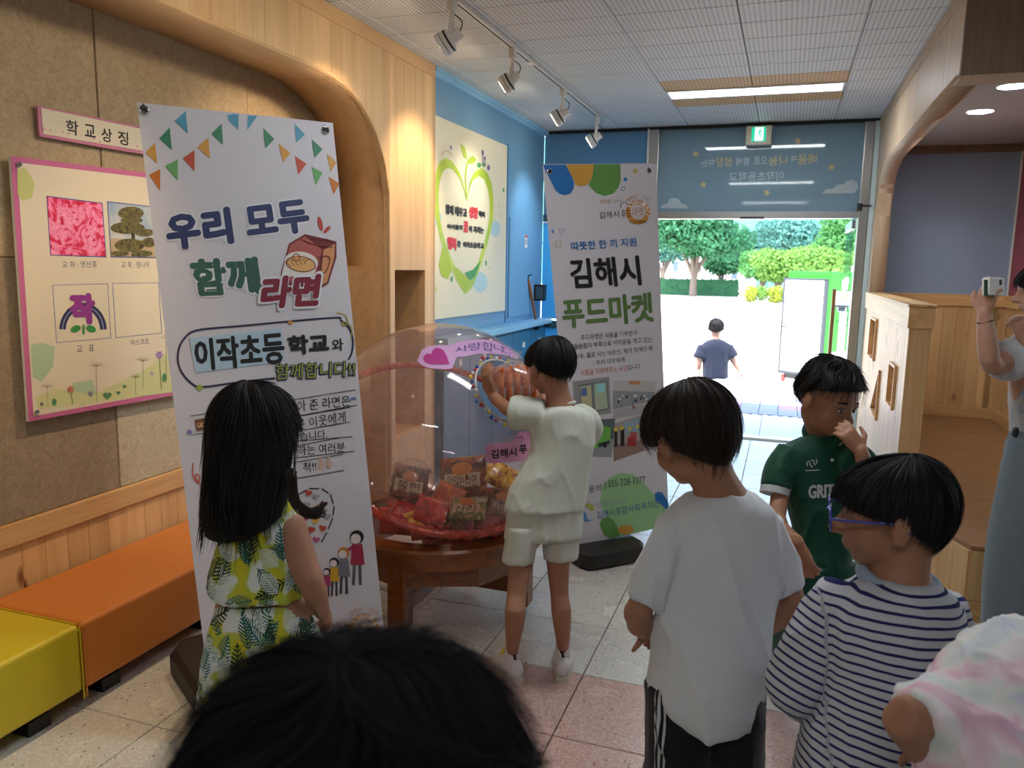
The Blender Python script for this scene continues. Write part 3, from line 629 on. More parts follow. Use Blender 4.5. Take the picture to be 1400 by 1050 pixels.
# ------------------------------------------------------------------ the two standing banners
def banner(loc, px, plane, label, along, dirn, grid=14):
    t = thing('standing_banner', loc, label, 'banner')
    TL, TR, BL, BR = px
    g = G(); n = grid; vs = []
    for o in (0, -.0012):
        for i in range(n+1):
            for j in range(7):
                a, b = i/n, j/6; L = (TL[0]+(BL[0]-TL[0])*a, TL[1]+(BL[1]-TL[1])*a); R = (TR[0]+(BR[0]-TR[0])*a, TR[1]+(BR[1]-TR[1])*a)
                vs.append(plane.at(L[0]+(R[0]-L[0])*b, L[1]+(R[1]-L[1])*b, o))
    m = (n+1)*7; fs = []
    for k in (0, 1):
        for i in range(n):
            for j in range(6): q = [k*m+i*7+j, k*m+i*7+j+1, k*m+(i+1)*7+j+1, k*m+(i+1)*7+j]; fs.append(q[::-1] if k else q)
    edge = [i*7 for i in range(n+1)]+[n*7+j for j in range(1, 7)]+[i*7+6 for i in range(n-1, -1, -1)]+[j for j in range(5, 0, -1)]
    for a, b in zip(edge, edge[1:]+edge[:1]): fs.append((a, b, b+m, a+m))
    g.add(vs, fs); part('sheet', g, mat('banner_cloth', 'C9C6CC', .6), t, fix=False)
    e = (plane.at(*BR)-plane.at(*BL)).normalized(); nn = V3(plane.n); nh = V3((nn.x, nn.y, 0)).normalized()
    for P in (TL, TR):                                       # grommet and spring hook
        s = 1 if P is TL else -1; c = plane.at(P[0]+s*10, P[1]+10, .003)
        part('grommet', G().torus(c, nn, .011, .004, 20, 6), M_CHROME, t, smooth=True)
        h = G(); h.torus(c+nn*.004+V3((0, 0, .004)), (nn+V3((0, 0, .6))), .009, .0025, 16, 6); h.loft([c+nn*.008, c-nn*.01+V3((0, 0, .02)), c-nn*.02+V3((0, 0, .01))], [.003]*3, sub=4, n=8)
        part('hook', h, M_DARKMET, t, smooth=True)
    mid = (plane.at(*TL)+plane.at(*TR))/2; bm_ = (plane.at(*BL)+plane.at(*BR))/2; hub = bm_+(mid-bm_)*.45-nh*.06; foot = V3((bm_.x, bm_.y, .06))-nh*.1
    g = G(); g.loft([foot, hub], [.010, .010], n=10)
    for P in (TL, TR): s = 1 if P is TL else -1; g.loft([hub, plane.at(P[0]+s*10, P[1]+10, -.012)], [.007, .004], n=8)
    part('stand_pole', g, M_DARKMET, t, smooth=True)
    # water-weighted base
    c = V3((bm_.x, bm_.y, 0))+nh*dirn[0]+e*along; c.z = 0; w, d = dirn[1], dirn[2]; pts = []
    for a, b in ((-1, -.7), (-.8, -1), (.8, -1), (1, -.7), (1, .7), (.8, 1), (-.8, 1), (-1, .7)): pts.append((a, b))
    g = G(); lo = [c+e_*(w*a)+nh*(d*b)+V3((0, 0, .012)) for a, b in pts for e_ in (V3((e.x, e.y, 0)).normalized(),)]; up = [p+V3((0, 0, .07)) for p in lo]
    tp = [c+(p-c)*.93+V3((0, 0, .012)) for p in up]; tp = [V3((p.x, p.y, .098)) for p in tp]; k = 8
    g.add(lo+up+tp, [tuple(range(k-1, -1, -1))]+[(i, (i+1) % k, (i+1) % k+k, i+k) for i in range(k)]+[(i+k, (i+1) % k+k, (i+1) % k+2*k, i+2*k) for i in range(k)]+[tuple(range(2*k, 3*k))])
    part('base', g, mat('charcoal_base', '24211F', .55), t)
    g = G()
    for a, b in ((-.8, -.8), (.8, -.8), (.8, .8), (-.8, .8)):
        p = c+V3((e.x, e.y, 0)).normalized()*(w*a)+nh*(d*b); g.cyl(p, p+V3((0, 0, .014)), .02, n=12)
    part('foot_pad', g, M_BLACK, t)
    return t
def bplane(c, k):
    c = [CAMP+(A(*p)-CAMP)*k for p in c]; n = np.cross(c[1]-c[0], c[2]-c[0]); return Plane(c[0], n)
P1 = bplane([(-1.521, 1.732, .161), (-1.191, 2.233, .177), (-1.779, 1.845, 1.939)], 1.06)
P2 = bplane([(-.893, 3.508, .163), (-.475, 3.936, .209), (-1.062, 3.479, 1.955)], 1.06)
B1 = banner((-1.45, 2.1, 0), [(187, 140), (455, 168), (291, 983), (529, 903)], P1, 'tall white banner with bunting flags and big navy, green and dark red lettering', 0, (-.29, .31, .30))
B2 = banner((-.75, 3.9, 0), [(741.5, 224.5), (897, 223.3), (788, 747), (914.5, 718.5)], P2, 'white banner with black and green lettering and photographs, standing by the door', -.13, (-.02, .19, .16))
NAVY, GRN, RED, BLK = pm('20305E'), pm('2F5A4C'), pm('7A1830'), pm('121318')
def pr(surf, layer=1): return Print(surf, layer)
# banner 1: bunting (triangles from the photograph)
flags = {'4A93AE': [[(239, 165), (254, 152), (257, 183)], [(310, 158), (321, 155), (326, 177)], [(339, 158), (352, 158), (338, 178)], [(403, 169), (417, 184), (405, 195)], [(311, 163), (326, 155), (326, 178)]],
         '2E7D58': [[(218, 189), (232, 174), (235, 205)], [(289, 183), (303, 169), (305, 198)], [(360, 175), (375, 190), (363, 203)], [(426, 190), (441, 204), (430, 216)]],
         '5FA05A': [[(226, 227), (243, 218), (243, 247)], [(426, 228), (441, 236), (432, 253)]],
         'C9923C': [[(199, 208), (212, 195), (215, 224)], [(270, 201), (285, 188), (287, 217)], [(381, 196), (397, 209), (387, 222)], [(447, 210), (460, 222), (452, 235)]],
         'B9492F': [[(250, 216), (266, 205), (266, 234)], [(403, 213), (419, 224), (408, 239)]],
         'BD6B14': [[(204, 239), (219, 231), (219, 261)], [(449, 241), (464, 251), (456, 266)]]}
for c, L in flags.items():
    q = pr(P1)
    for t_ in L: q.poly(t_)
    q.done('bunting_print', pm(c), B1)
HALO = pm('DADADF')
pr(P1, 1).text('우리', (221, 292), (315, 281), (228, 346), .11).text('모두', (330, 280), (420, 269), (338, 330), .11).text('함께', (256, 353), (353, 349), (263, 408), .11).done('lettering_halo', HALO, B1)
pr(P1, 2).text('우리', (223, 293), (314, 282), (230, 344), .06).text('모두', (332, 282), (419, 271), (339, 328), .06).done('navy_lettering', NAVY, B1)
pr(P1, 2).text('함께', (258, 354), (352, 350), (265, 406), .06).done('green_lettering', GRN, B1)
# noodle packets drawing
pr(P1, 2).poly([(384, 373), (395, 333), (417, 320), (460, 330), (460, 352), (449, 388), (440, 394), (384, 390)]).done('packet_outline_print', pm('6E1F22'), B1)
pr(P1, 3).poly([(386, 372), (397, 335), (417, 323), (440, 341), (433, 375), (430, 385), (387, 385)]).done('packet_front_print', pm('A8524A'), B1)
pr(P1, 3).poly([(442, 342), (458, 333), (457, 352), (447, 386), (438, 390)]).done('packet_side_print', pm('C98A5A'), B1)
pr(P1, 4).poly([(386, 372), (390, 355), (433, 358), (430, 378), (385, 378)]).disc((412, 358), 23, 14, 8).done('packet_white_print', pm('D8D2CC'), B1)
pr(P1, 5).disc((411, 361), 21, 11, 8).done('bowl_rim_print', pm('6E1F22'), B1)
pr(P1, 6).disc((411, 361), 19.5, 9.6, 8).done('noodle_print', pm('D9A868'), B1)
q = pr(P1, 7).ring((405, 352), 5, 1.2); [q.line([(398+k*5, 365-k), (392+k*6, 358), (399+k*6, 354)], .9, sub=3) for k in range(5)]; q.line([(417, 322), (430, 327), (447, 327), (459, 332)], 1.2).line([(412, 327), (425, 333), (455, 338)], 1.2).line([(434, 352), (447, 350), (451, 356), (445, 372), (437, 372)], 1.4, sub=4).done('noodle_lines_print', pm('6E1F22'), B1)
pr(P1, 7).disc((405, 352), 2.5).done('yolk_print', pm('D48A4A'), B1)
pr(P1, 2).disc((438, 306), 3, 10, -12).disc((447, 314), 2.5, 6.5, 45).done('splash_print', pm('B23A2C'), B1)
pr(P1, 8).text('라면', (357, 375), (444, 370), (350, 427), .085).done('lettering_halo', HALO, B1)
pr(P1, 9).text('라면', (360, 378), (441, 374), (354, 423), .06).done('dark_red_lettering', RED, B1)
# rounded frame
fr = [(278, 529), (262, 524), (248, 508), (243, 490), (247, 470), (258, 456), (274, 450.5), (330, 445.5), (453, 434.5), (466, 438), (478, 450), (482.5, 466), (481, 482), (476, 492)]
pr(P1, 2).line([(376, 517), (330, 522), (278, 529)]+fr[1:6], 2.6, sub=4).line(fr[5:], 2.6, sub=4).done('rounded_frame_print', pm('231F42'), B1)
pr(P1, 2).poly([(259, 462), (385, 449), (389, 494), (267, 510)]).done('pale_blue_patch', pm('A9C2D4'), B1)
pr(P1, 3).text('이작초등', (264, 464), (387, 453), (268, 508), .035).text('학교', (392, 459), (449, 455), (394, 486), .06).text('와', (453, 464), (469, 462), (454, 481), .02).done('black_lettering', BLK, B1)
pr(P1, 3).text('함께합니다!!', (376, 497), (487, 492), (375, 521), .07).done('lettering_outline', pm('2A2548'), B1)
pr(P1, 4).text('함께합니다!!', (378, 498), (486, 493), (377, 519), .01).done('olive_lettering', pm('9AA83A'), B1)
q = pr(P1, 2)
for b in ([(260, 569), (486, 533), (488, 554), (262, 595)], [(285, 590), (478, 557), (479, 577), (287, 610)], [(277, 613), (465, 579), (467, 598), (279, 634)], [(277, 613), (482, 597), (484, 617), (279, 640)], [(300, 650), (469, 621), (470, 643), (302, 672)]): q.line(b, 1, close=True)
q.done('text_box_print', BLK, B1)
pr(P1, 3).text('한 사람', (285, 565), (330, 558), (287, 585), 0).text('아 준 라면은', (406, 548), (478, 540), (407, 563), .0).text('은 이웃에게', (405, 573), (472, 562), (406, 588), 0).text('습니다.', (410, 592), (447, 587), (411, 604), 0).text('하는 여러분', (407, 609), (471, 604), (408, 623), 0).text('척!!', (414, 632), (432, 630), (415, 646), .01).done('body_text', BLK, B1)
pr(P1, 4).poly([(266, 574), (282, 571), (284, 586), (269, 589)]).done('pixel_face_print', pm('7A4A2C'), B1); pr(P1, 5).poly([(269, 579), (280, 577), (281, 583), (270, 585)]).done('pixel_face_print', pm('C79A78'), B1); pr(P1, 6).poly([(271, 580), (273, 580), (273, 582), (271, 582)]).poly([(277, 579), (279, 579), (279, 581), (277, 581)]).done('pixel_eye_print', BLK, B1)
def dia(q, c, r): return q.poly([(c[0]-r, c[1]), (c[0], c[1]-r), (c[0]+r, c[1]), (c[0], c[1]+r)])
dia(pr(P1, 3), (259, 591), 4.5).done('diamond_print', pm('7E78AE'), B1); dia(dia(pr(P1, 3), (273, 530), 5), (273, 530), 4).done('diamond_print', pm('9AAE3C'), B1); dia(pr(P1, 3), (397, 441), 4).done('diamond_print', pm('C48448'), B1)
pr(P1, 3).line([(460, 427), (472, 431), (475, 440), (470, 446), (467, 442), (475, 441), (481, 450), (480, 463)], 1.4, sub=4).done('curl_print', pm('A99A3A'), B1)
pr(P1, 3).line([(264, 633), (264, 650), (270, 660), (273, 652), (268, 648), (268, 655), (276, 664)], 1.4, sub=4).done('curl_print', pm('C24A34'), B1)
pr(P1, 4).line([(478, 547), (482, 544), (487, 545)], 3).done('dash_print', pm('6E86B4'), B1)
pr(P1, 4).disc((439, 636), 4, 6).disc((450, 634), 4, 6).disc((438, 628), 1.6, 4).disc((449, 626), 1.6, 4).done('thumb_print', pm('C8A898'), B1)
pts = [(400+0, 690), (408, 676), (423, 668), (440, 668), (452, 676), (457, 692), (455, 708), (447, 728), (437, 745)]
q = pr(P1, 2)
for a, b in zip(pts[:-1], pts[1:]): q.line([a, (a[0]+(b[0]-a[0])*.78, a[1]+(b[1]-a[1])*.78)], 1.6)
q.done('balloon_outline_print', BLK, B1)
for c, L in {'B4402E': [(422, 674), (441, 722), (426, 724)], '9A9AA0': [(432, 679), (447, 706), (420, 690)], '5A2A28': [(443, 689)], 'D9A43A': [(431, 712), (436, 694)], 'A84A78': [(432, 738), (418, 708)]}.items():
    q = pr(P1, 3); [q.heart(p, 5, 12) for p in L]; q.done('heart_print', pm(c), B1)
# family figures
def fig(x, y0, y1, body, low, hair='15151A', s=1):
    h = y1-y0; r = h*.11
    pr(P1, 3).disc((x, y0+r), r*1.15).done('figure_hair_print', pm(hair), B1); pr(P1, 4).disc((x-r*.2, y0+r*1.3), r*.85).done('figure_face_print', pm('D8CCC8'), B1)
    pr(P1, 3).poly([(x-r*.8, y0+2.2*r), (x+r*.9, y0+2.2*r), (x+r*1.3, y0+h*.62), (x-r*1.1, y0+h*.62)]).line([(x-r*.6, y0+2.6*r), (x-r*2.2, y0+h*.4)], r*.5).done('figure_body_print', pm(body), B1)
    pr(P1, 2).line([(x-r*.4, y0+h*.6), (x-r*.6, y1)], r*.5).line([(x+r*.5, y0+h*.6), (x+r*.6, y1)], r*.5).done('figure_leg_print', pm(low), B1)
fig(488, 726, 800, '9A2440', '55505A'); fig(470, 749, 812, '6E6E76', '3A3A40', 'C07A2C'); fig(457, 763, 815, 'C99A2A', '3A3A40'); fig(447, 777, 816, '9E3A66', '3A3A40')
def ringlogo(S, c, r, par, k, ang=0):
    pr(S, 3).ring(c, r*.82, r*.40, rx=r*.82).done('logo_ring_print', pm('C4893E'), par)
    q = pr(S, 5)
    for i, ch in enumerate('328@1377'):
        a = radians(-150+i*24+ang); x, y = c[0]+r*.82*cos(a), c[1]+r*.82*sin(a); u = (-sin(a), cos(a)); w = r*.17; h = r*.17; o = (cos(a), sin(a))
        LT = (x-u[0]*w+o[0]*h, y-u[1]*w+o[1]*h); RT = (x+u[0]*w+o[0]*h, y+u[1]*w+o[1]*h); LB = (x-u[0]*w-o[0]*h, y-u[1]*w-o[1]*h); q.text(ch, LT, RT, LB, .03)
    q.done('logo_digits_print', pm('E2DEDA'), par)
    pr(S, 5).text('마켓', (c[0]-r*.48, c[1]-r*.34), (c[0]+r*.45, c[1]-r*.45), (c[0]-r*.46, c[1]+r*.42), .0).done('logo_brown_print', pm('A8743C'), par)
    q = pr(S, 4)
    for i, ch in enumerate('행복한 가게'):
        if ch == ' ': continue
        a = radians(-130+i*15+ang*.6); R = r*1.3; x, y = c[0]+R*cos(a), c[1]+R*sin(a); u = (-sin(a), cos(a)); w = r*.16; o = (cos(a), sin(a))
        q.text(ch, (x-u[0]*w+o[0]*w, y-u[1]*w+o[1]*w), (x+u[0]*w+o[0]*w, y+u[1]*w+o[1]*w), (x-u[0]*w-o[0]*w, y-u[1]*w-o[1]*w), .01)
    q.done('logo_arc_print', pm('B8906A'), par)
ringlogo(P1, (498, 860), 21, B1, 1)
pr(P1, 4).text('희망을 나누는', (430, 857), (475, 846), (432, 866), .0).done('logo_arc_print', pm('B8906A'), B1)
pr(P1, 4).text('해시', (443, 879), (465, 872), (446, 894), -.005).text('푸드', (469, 868), (489, 860), (471, 884), -.005).line([(470, 866), (466, 860), (471, 857), (474, 854), (478, 857), (481, 857), (479, 863)], 1, sub=3).text('김', (430, 882), (440, 879), (432, 897), -.005).done('logo_black_print', BLK, B1)
pr(P1, 4).text('S', (510, 873), (521, 871), (511, 885), .06).done('logo_grey_print', pm('55606A'), B1)
# banner 2
z = lambda x, y: (730+x/7.5, 160+y/7.5); b6 = lambda x, y: (740+x*.2476, 220+y*.2476); b7 = lambda x, y: (740+x*.2857, 460+y*.2857)
pr(P2, 3).poly([z(*p) for p in ((90, 490), (325, 488), (400, 635), (413, 690), (405, 740), (375, 785), (320, 802), (265, 790), (225, 755))]).poly([b7(*p) for p in ((543, 752), (560, 742), (580, 748), (608, 795), (608, 836), (545, 780))]).done('blue_shape_print', pm('1E6AAE'), B2)
pr(P2, 2).poly([z(*p) for p in ((328, 486), (612, 484), (608, 560), (590, 640), (545, 695), (480, 712), (430, 695), (410, 640))]).disc(b7(405, 925), 11, 7, 0).done('ochre_shape_print', pm('C9983E'), B2)
pr(P2, 1).poly([z(*p) for p in ((612, 484), (885, 482), (892, 640), (870, 720), (815, 785), (725, 810), (640, 780), (560, 700), (600, 610))]).poly([b7(*p) for p in ((278, 900), (290, 872), (318, 862), (345, 878), (378, 935), (372, 957), (330, 968), (300, 950))]).done('green_shape_print', pm('5E924A'), B2)
pr(P2, .6).poly([b7(*p) for p in ((283, 780), (292, 720), (330, 672), (385, 652), (440, 660), (490, 700), (607, 835), (611, 903), (430, 945), (372, 958), (320, 860), (292, 830))]).done('pale_green_shape_print', pm('92BE88'), B2)
dia(pr(P2, 2), z(937, 640), 3.4).done('diamond_print', pm('2A78B8'), B2); pr(P2, 2).ring(z(912, 735), 2.8, .8).done('circle_print', pm('2A78B8'), B2); dia(pr(P2, 2), z(1040, 552), 4).done('diamond_print', pm('C9BC6A'), B2)
pr(P2, 2).line([b6(97, 378), b6(127, 378), b6(110, 408)], 1, close=True).done('triangle_print', pm('5A4E9A'), B2); pr(P2, 2).line([b6(80, 445), b6(108, 443), b6(106, 476), b6(78, 476)], 1.3, close=True).done('square_print', pm('B8A070'), B2)
pr(P2, 2).disc(b6(63, 390), 1.6, 2.6).poly([b7(200, 692), b7(210, 680), b7(222, 694), b7(210, 708)]).disc(b7(178, 918), 2).done('dot_print', pm('3A7AB4'), B2)
pr(P2, 3).text('따뜻한 한 끼 지원', (780, 331), (869.5, 324.5), (781.5, 343), .03).done('blue_lettering', pm('2A6CA8'), B2)
pr(P2, 3).text('김해시', (777, 354), (873.5, 349), (781.5, 395), .035).done('black_lettering', BLK, B2)
pr(P2, 3).text('푸드마켓', (767, 409), (891.5, 399), (770, 450), .035).done('green_lettering', pm('56783F'), B2)
pr(P2, 3).text('푸드마켓은 식품을 기부받아', (794, 458), (871, 451), (794.5, 465.5), -.008).text('생활용품의 부족으로 어려움을 겪고 있는', (778, 471), (891, 460), (779, 478.5), -.008).text('아동, 홀로 사는 어르신, 재가 장애인 등', (786, 484), (892, 472), (787, 491.5), -.008).text('우리 이웃에게', (815, 492.5), (853.4, 488), (815.5, 499.5), -.008).text('입니다', (857.7, 499), (875, 497), (858.4, 506), -.008).done('body_text', pm('2A2A30'), B2)
pr(P2, 3).text('식품을 지원해주는 사업', (793.7, 506), (857, 499.5), (794.3, 514), 0).done('orange_text', pm('C2603C'), B2)
ringlogo(P2, (872.5, 290), 16.5, B2, 2)
pr(P2, 4).text('희망을 나누는', (820, 273), (851, 271), (820.5, 279), 0).done('logo_arc_print', pm('B8906A'), B2)
pr(P2, 4).text('김해시', (819, 290), (845.5, 288), (820, 299), -.006).text('푸드', (849, 288), (862, 286), (850, 299), -.006).line([(849, 284), (848, 280), (851, 278), (854, 276), (857, 279), (860, 281), (856, 285)], .8, sub=3).done('logo_black_print', BLK, B2)
pr(P2, 6).text('FOOD MARKET', (861, 302), (884, 301), (861.5, 306), 0).done('logo_black_print', BLK, B2)
# photographs on banner 2
def quad(layer, pts, c, nm='photo_print'): pr(P2, layer).poly(pts).done(nm, pm(c), B2)
quad(1, [(783, 521.5), (833, 515), (835.5, 565), (786, 573)], '8C8E8C'); quad(2, [(791, 526), (830, 520), (833, 560), (795, 566)], '6E7478'); quad(3, [(793, 529), (808, 526.5), (810, 561), (796, 563)], 'B8B48A'); quad(3, [(812, 525), (828, 522.5), (831, 558), (814, 561)], 'A8B49A'); quad(4, [(794, 531), (802, 529.5), (803, 541), (795, 542)], '5A6EA8'); quad(4, [(815, 526), (826, 524), (827, 536), (816, 538)], '8ED0D4')
quad(1, [(837.5, 520.5), (898, 520.5), (890, 566), (837, 574)], 'B9B6B4'); quad(2, [(838, 534), (895, 536), (893, 548), (838, 560)], '8E9094'); quad(2, [(840, 561), (889, 552), (888, 564), (839, 572)], 'A4A2A6'); quad(3, [(860, 520.8), (876, 520.8), (875, 525.5), (860, 526)], 'C08A5A')
for i in range(22):
    x, y = random.uniform(840, 888), random.uniform(538, 558); s_ = random.uniform(1.5, 3.5); quad(3, [(x, y), (x+s_, y-.3), (x+s_, y+s_), (x, y+s_*1.1)], random.choice(['2A2C30', 'C8C8CA', '8A3A34', '4A7A8A', 'D8D4CC', '3A3A3E', '5A8A9A']))
quad(1, [(799, 575), (841, 572), (836, 625), (800, 624)], '8C9296'); quad(2, [(812, 574), (841, 572), (839, 600), (814, 602)], '54646A'); quad(3, [(800, 596), (806, 586), (820, 582), (835, 584), (834, 602), (818, 612), (801, 614)], '6AAE4A'); quad(4, [(803, 596), (807, 588), (812, 588), (812, 598), (804, 601)], '3A4A4A'); quad(4, [(818, 606), (834, 602), (833, 607), (818, 612)], '3A3C3E')
pr(P2, 5).disc((807, 616), 4, 5).disc((827, 609), 2.5, 3.2).done('photo_wheel_print', BLK, B2)
quad(1, [(837, 580), (890, 563), (889, 614), (839, 631)], 'A0948C'); quad(2, [(852, 578), (888, 566), (888, 588), (854, 594)], '8AA4AE'); quad(2, [(838, 608), (888, 600), (888, 613), (839, 630)], '8A7468'); quad(3, [(879, 566), (889, 563), (889, 613), (881, 615)], 'B8B0CC')
for x, y, w_, h_, c in ((842, 600, 4, 22, '1A1A1E'), (851, 598, 5, 24, '1A1A1E'), (866, 596, 9, 10, 'B04A54'), (864, 604, 12, 12, '9A2A2E')): quad(4, [(x-w_/2, y-h_/2), (x+w_/2, y-h_/2-.5), (x+w_/2, y+h_/2), (x-w_/2, y+h_/2)], c)
pr(P2, 5).disc((842, 587), 3).disc((850, 585), 3).disc((861, 586), 2.5).disc((872, 583), 2.5).done('photo_head_print', pm('D8B840'), B2)
pr(P2, 3).text('문의', (805, 664.5), (821.5, 661.5), (805.7, 674), .0).text('| 055-328-1377', (827, 657.5), (882, 651), (827.5, 670), -.006).done('black_lettering', pm('2A2E3A'), B2)
pr(P2, 3).text('인제대학교', (814.5, 686), (857, 679), (815.3, 695), -.01).done('grey_lettering', pm('8A94A0'), B2)
pr(P2, 3).text('김해시종합사회복지관', (815.5, 699.5), (900.6, 682.5), (816.8, 710), .0).done('blue_lettering', pm('1E5C96'), B2)
pr(P2, 3).poly([b7(*p) for p in ((185, 850), (200, 832), (215, 845), (222, 875), (250, 878), (215, 888), (190, 880))]).done('leaf_logo_print', pm('5A94C4'), B2); pr(P2, 3).poly([b7(*p) for p in ((205, 808), (225, 797), (250, 810), (252, 832), (240, 835), (222, 815))]).done('leaf_logo_print', pm('A8B84A'), B2)
# ------------------------------------------------------------------ framed board and name strip on the felt
PB = Plane((-2.545, 0, 0), (1, 0, 0)); PS = Plane((-2.56, 0, 0), (1, 0, 0))
def slab(name, S, quad_, th, m, par, off=0):
    pts = [S.at(x, y, off) for x, y in quad_]; return part(name, G().prism(pts, -V3(S.n), th), m, par)
bq = [(14.5, 213), (255, 243), (285, 532), (39.2, 576.5)]
bd_ = thing('framed_board', PB.at(140, 576), 'pink framed school symbols board with flower photographs on the felt wall', 'board')
slab('backing', PB, bq, .012, M_WHITE, bd_)
pr(PB, 0).poly(bq).done('pink_border', pm('C26A9A', .3), bd_)
pr(PB, 1).poly([(23, 222), (252, 249), (279, 526), (46, 569)]).done('cream_field', mat('cream_print', 'DDD6C0', .25, coat=.5), bd_)
for c in ((27, 224.5), (51, 563)): part('standoff_bolt', G().cyl(PB.at(*c, .0), PB.at(*c, .014), .009, .007, n=14), M_CHROME, bd_)
def m_blotch(name, stops, scale, dist=2.5):
    t = NT(name); t.col(t.ramp(t.noise(t.co(), scale, 6, .6, dist), stops)); t.set(Roughness=.35); return t.m
q8 = lambda x, y: (x*.381, 200+y*.381)
pr(PB, 2).poly([q8(*p) for p in ((62, 85), (85, 75), (110, 105), (125, 135), (115, 185), (80, 195), (63, 170))]).done('leaf_wash_print', pm('BCC27C'), bd_)
pr(PB, 2).poly([q8(*p) for p in ((110, 712), (150, 705), (198, 720), (190, 790), (150, 845), (118, 830))]).poly([q8(*p) for p in ((260, 850), (330, 838), (350, 890), (300, 930), (262, 915))]).done('leaf_wash_print', pm('A9C4A0'), bd_)
pr(PB, 2).poly([q8(*p) for p in ((125, 905), (190, 870), (340, 890), (440, 840), (520, 800), (600, 740), (628, 750), (635, 880), (140, 945))]).done('meadow_wash_print', pm('C9CE98'), bd_)
pr(PB, 2).poly([q8(*p) for p in ((166, 177), (368, 203), (382, 399), (180, 392))]).poly([q8(*p) for p in ((384, 197), (540, 215), (570, 402), (397, 399))]).done('photo_edge_print', pm('3A4A9A'), bd_)
pr(PB, 3).poly([q8(*p) for p in ((169, 181), (365, 206), (379, 395), (183, 389))]).done('flower_photo_print', m_blotch('azalea_print', [(.3, hexc('C01038')), (.45, hexc('D82450')), (.5, hexc('F078A8')), (.65, hexc('F4A0C0'))], 14), bd_)
q = pr(PB, 4)
for cx_, cy_ in ((230, 235), (205, 290), (250, 270), (330, 300), (320, 350), (285, 240)):
    for a in range(5): q.disc((q8(cx_, cy_)[0]+5*cos(a*1.26), q8(cx_, cy_)[1]+6*sin(a*1.26)), 6, 3.4, degrees := math.degrees(a*1.26), 10)
q.done('petal_print', m_blotch('petal_print', [(.35, hexc('E85A90')), (.6, hexc('F5A2C2'))], 40), bd_)
pr(PB, 3).poly([q8(*p) for p in ((387, 201), (537, 218), (566, 398), (400, 395))]).done('tree_photo_print', m_blotch('sky_print', [(.4, hexc('8FA8C4')), (.6, hexc('C8CCC8'))], 5, 0), bd_)
pr(PB, 3.5).poly([q8(*p) for p in ((396, 330), (556, 338), (566, 398), (400, 395))]).done('sand_print', pm('B8A486'), bd_)
pr(PB, 4).poly([q8(*p) for p in ((470, 240), (480, 240), (488, 395), (472, 395))]).done('trunk_print', pm('3A2C20'), bd_)
q = pr(PB, 5)
for x, y, a, b in ((470, 240, 46, 24), (473, 266, 40, 12), (458, 293, 62, 22), (520, 310, 34, 14), (465, 355, 54, 24), (535, 345, 26, 18), (430, 385, 34, 10), (510, 385, 38, 12)): q.disc(q8(x, y), a*.381, b*.381)
q.done('topiary_print', m_blotch('topiary_print', [(.35, hexc('2E2C14')), (.6, hexc('77703A'))], 60, 1), bd_)
TXT = pm('2C3454')
pr(PB, 2).text('교 화 : 영산홍', q8(223, 412), q8(347, 411), q8(225, 436), .015).text('교 목 : 향나무', q8(435, 413), q8(537, 413), q8(436, 437), .015).text('교   표', q8(275, 716), q8(338, 712), q8(276, 738), .015).text('마스코트', q8(468, 694), q8(535, 688), q8(470, 716), .015).done('caption_text', TXT, bd_)
pr(PB, 2).line([q8(189, 499), q8(386, 493), q8(398, 688), q8(203, 705)], 1.1, close=True).line([q8(404, 492), q8(569, 490), q8(580, 670), q8(416, 687)], 1.1, close=True).done('blue_frame_print', pm('3C54AC'), bd_)
c_ = q8(298, 660)
q = pr(PB, 3)
q.ring(c_, 33, 9, rx=28, a0=182, a1=358, n=22); q.done('emblem_arc_print', pm('22285A'), bd_)
q = pr(PB, 4).ring(c_, 33, .8, rx=28, a0=182, a1=358, n=22); q.done('emblem_line_print', pm('B8C0D8'), bd_)
pr(PB, 5).text('작', q8(247, 527), q8(340, 526), q8(252, 640), .07).done('emblem_letter_print', pm('8E2C8E'), bd_)
pr(PB, 5).disc(q8(272, 655), 7, 4.5, -20).disc(q8(327, 655), 7, 4.5, 20).line([q8(300, 675), q8(300, 640)], 3).done('emblem_leaf_print', pm('2E8A3A'), bd_)
q = pr(PB, 4)
for x, y, top, r in ((172, 935, 865, 9), (348, 918, 790, 10), (515, 870, 770, 10), (598, 850, 690, 8), (488, 895, 830, 7)):
    a, b = q8(x, y), q8(x-2, top); q.line([a, b], .5)
    for k in range(9): an = radians(-165+k*19); q.line([b, (b[0]+r*cos(an), b[1]+r*.7*sin(an))], .35)
q.done('seed_head_print', pm('8A8474'), bd_)
for x, y, r, c in ((254, 872, 11, 'D07858'), (325, 888, 8, '8C78A8'), (572, 748, 12, 'A884C8'), (150, 925, 6, '8A5A6A'), (545, 815, 6, 'B4A0C4'), (628, 798, 7, 'D8785C')):
    q = pr(PB, 5)
    for k in range(6): an = k*pi/3; q.disc((q8(x, y)[0]+r*.25*cos(an), q8(x, y)[1]+r*.28*sin(an)), r*.22, r*.12, math.degrees(an), 8)
    q.done('flower_print', pm(c), bd_)
pr(PB, 4).heart(q8(385, 895), 6).heart(q8(425, 885), 3).heart(q8(447, 862), 3).disc(q8(195, 918), 3, 5).disc(q8(590, 830), 3, 6).line([q8(254, 880), q8(262, 925)], .8).line([q8(572, 760), q8(580, 870)], .8).line([q8(628, 805), q8(620, 880)], .8).done('stem_leaf_print', pm('4E8A5A'), bd_)
sg = thing('name_strip', PS.at(120, 190), 'small pink edged name strip with black lettering above the framed board', 'sign')
sq = [(51, 144), (240, 183), (242, 219), (54.5, 186.5)]
slab('backing', PS, sq, .008, pm('C2789A', .4), sg); pr(PS, 1).poly([(56, 147.5), (240, 186), (241.5, 214), (59, 183)]).done('cream_field', MC['cream_print'], sg)
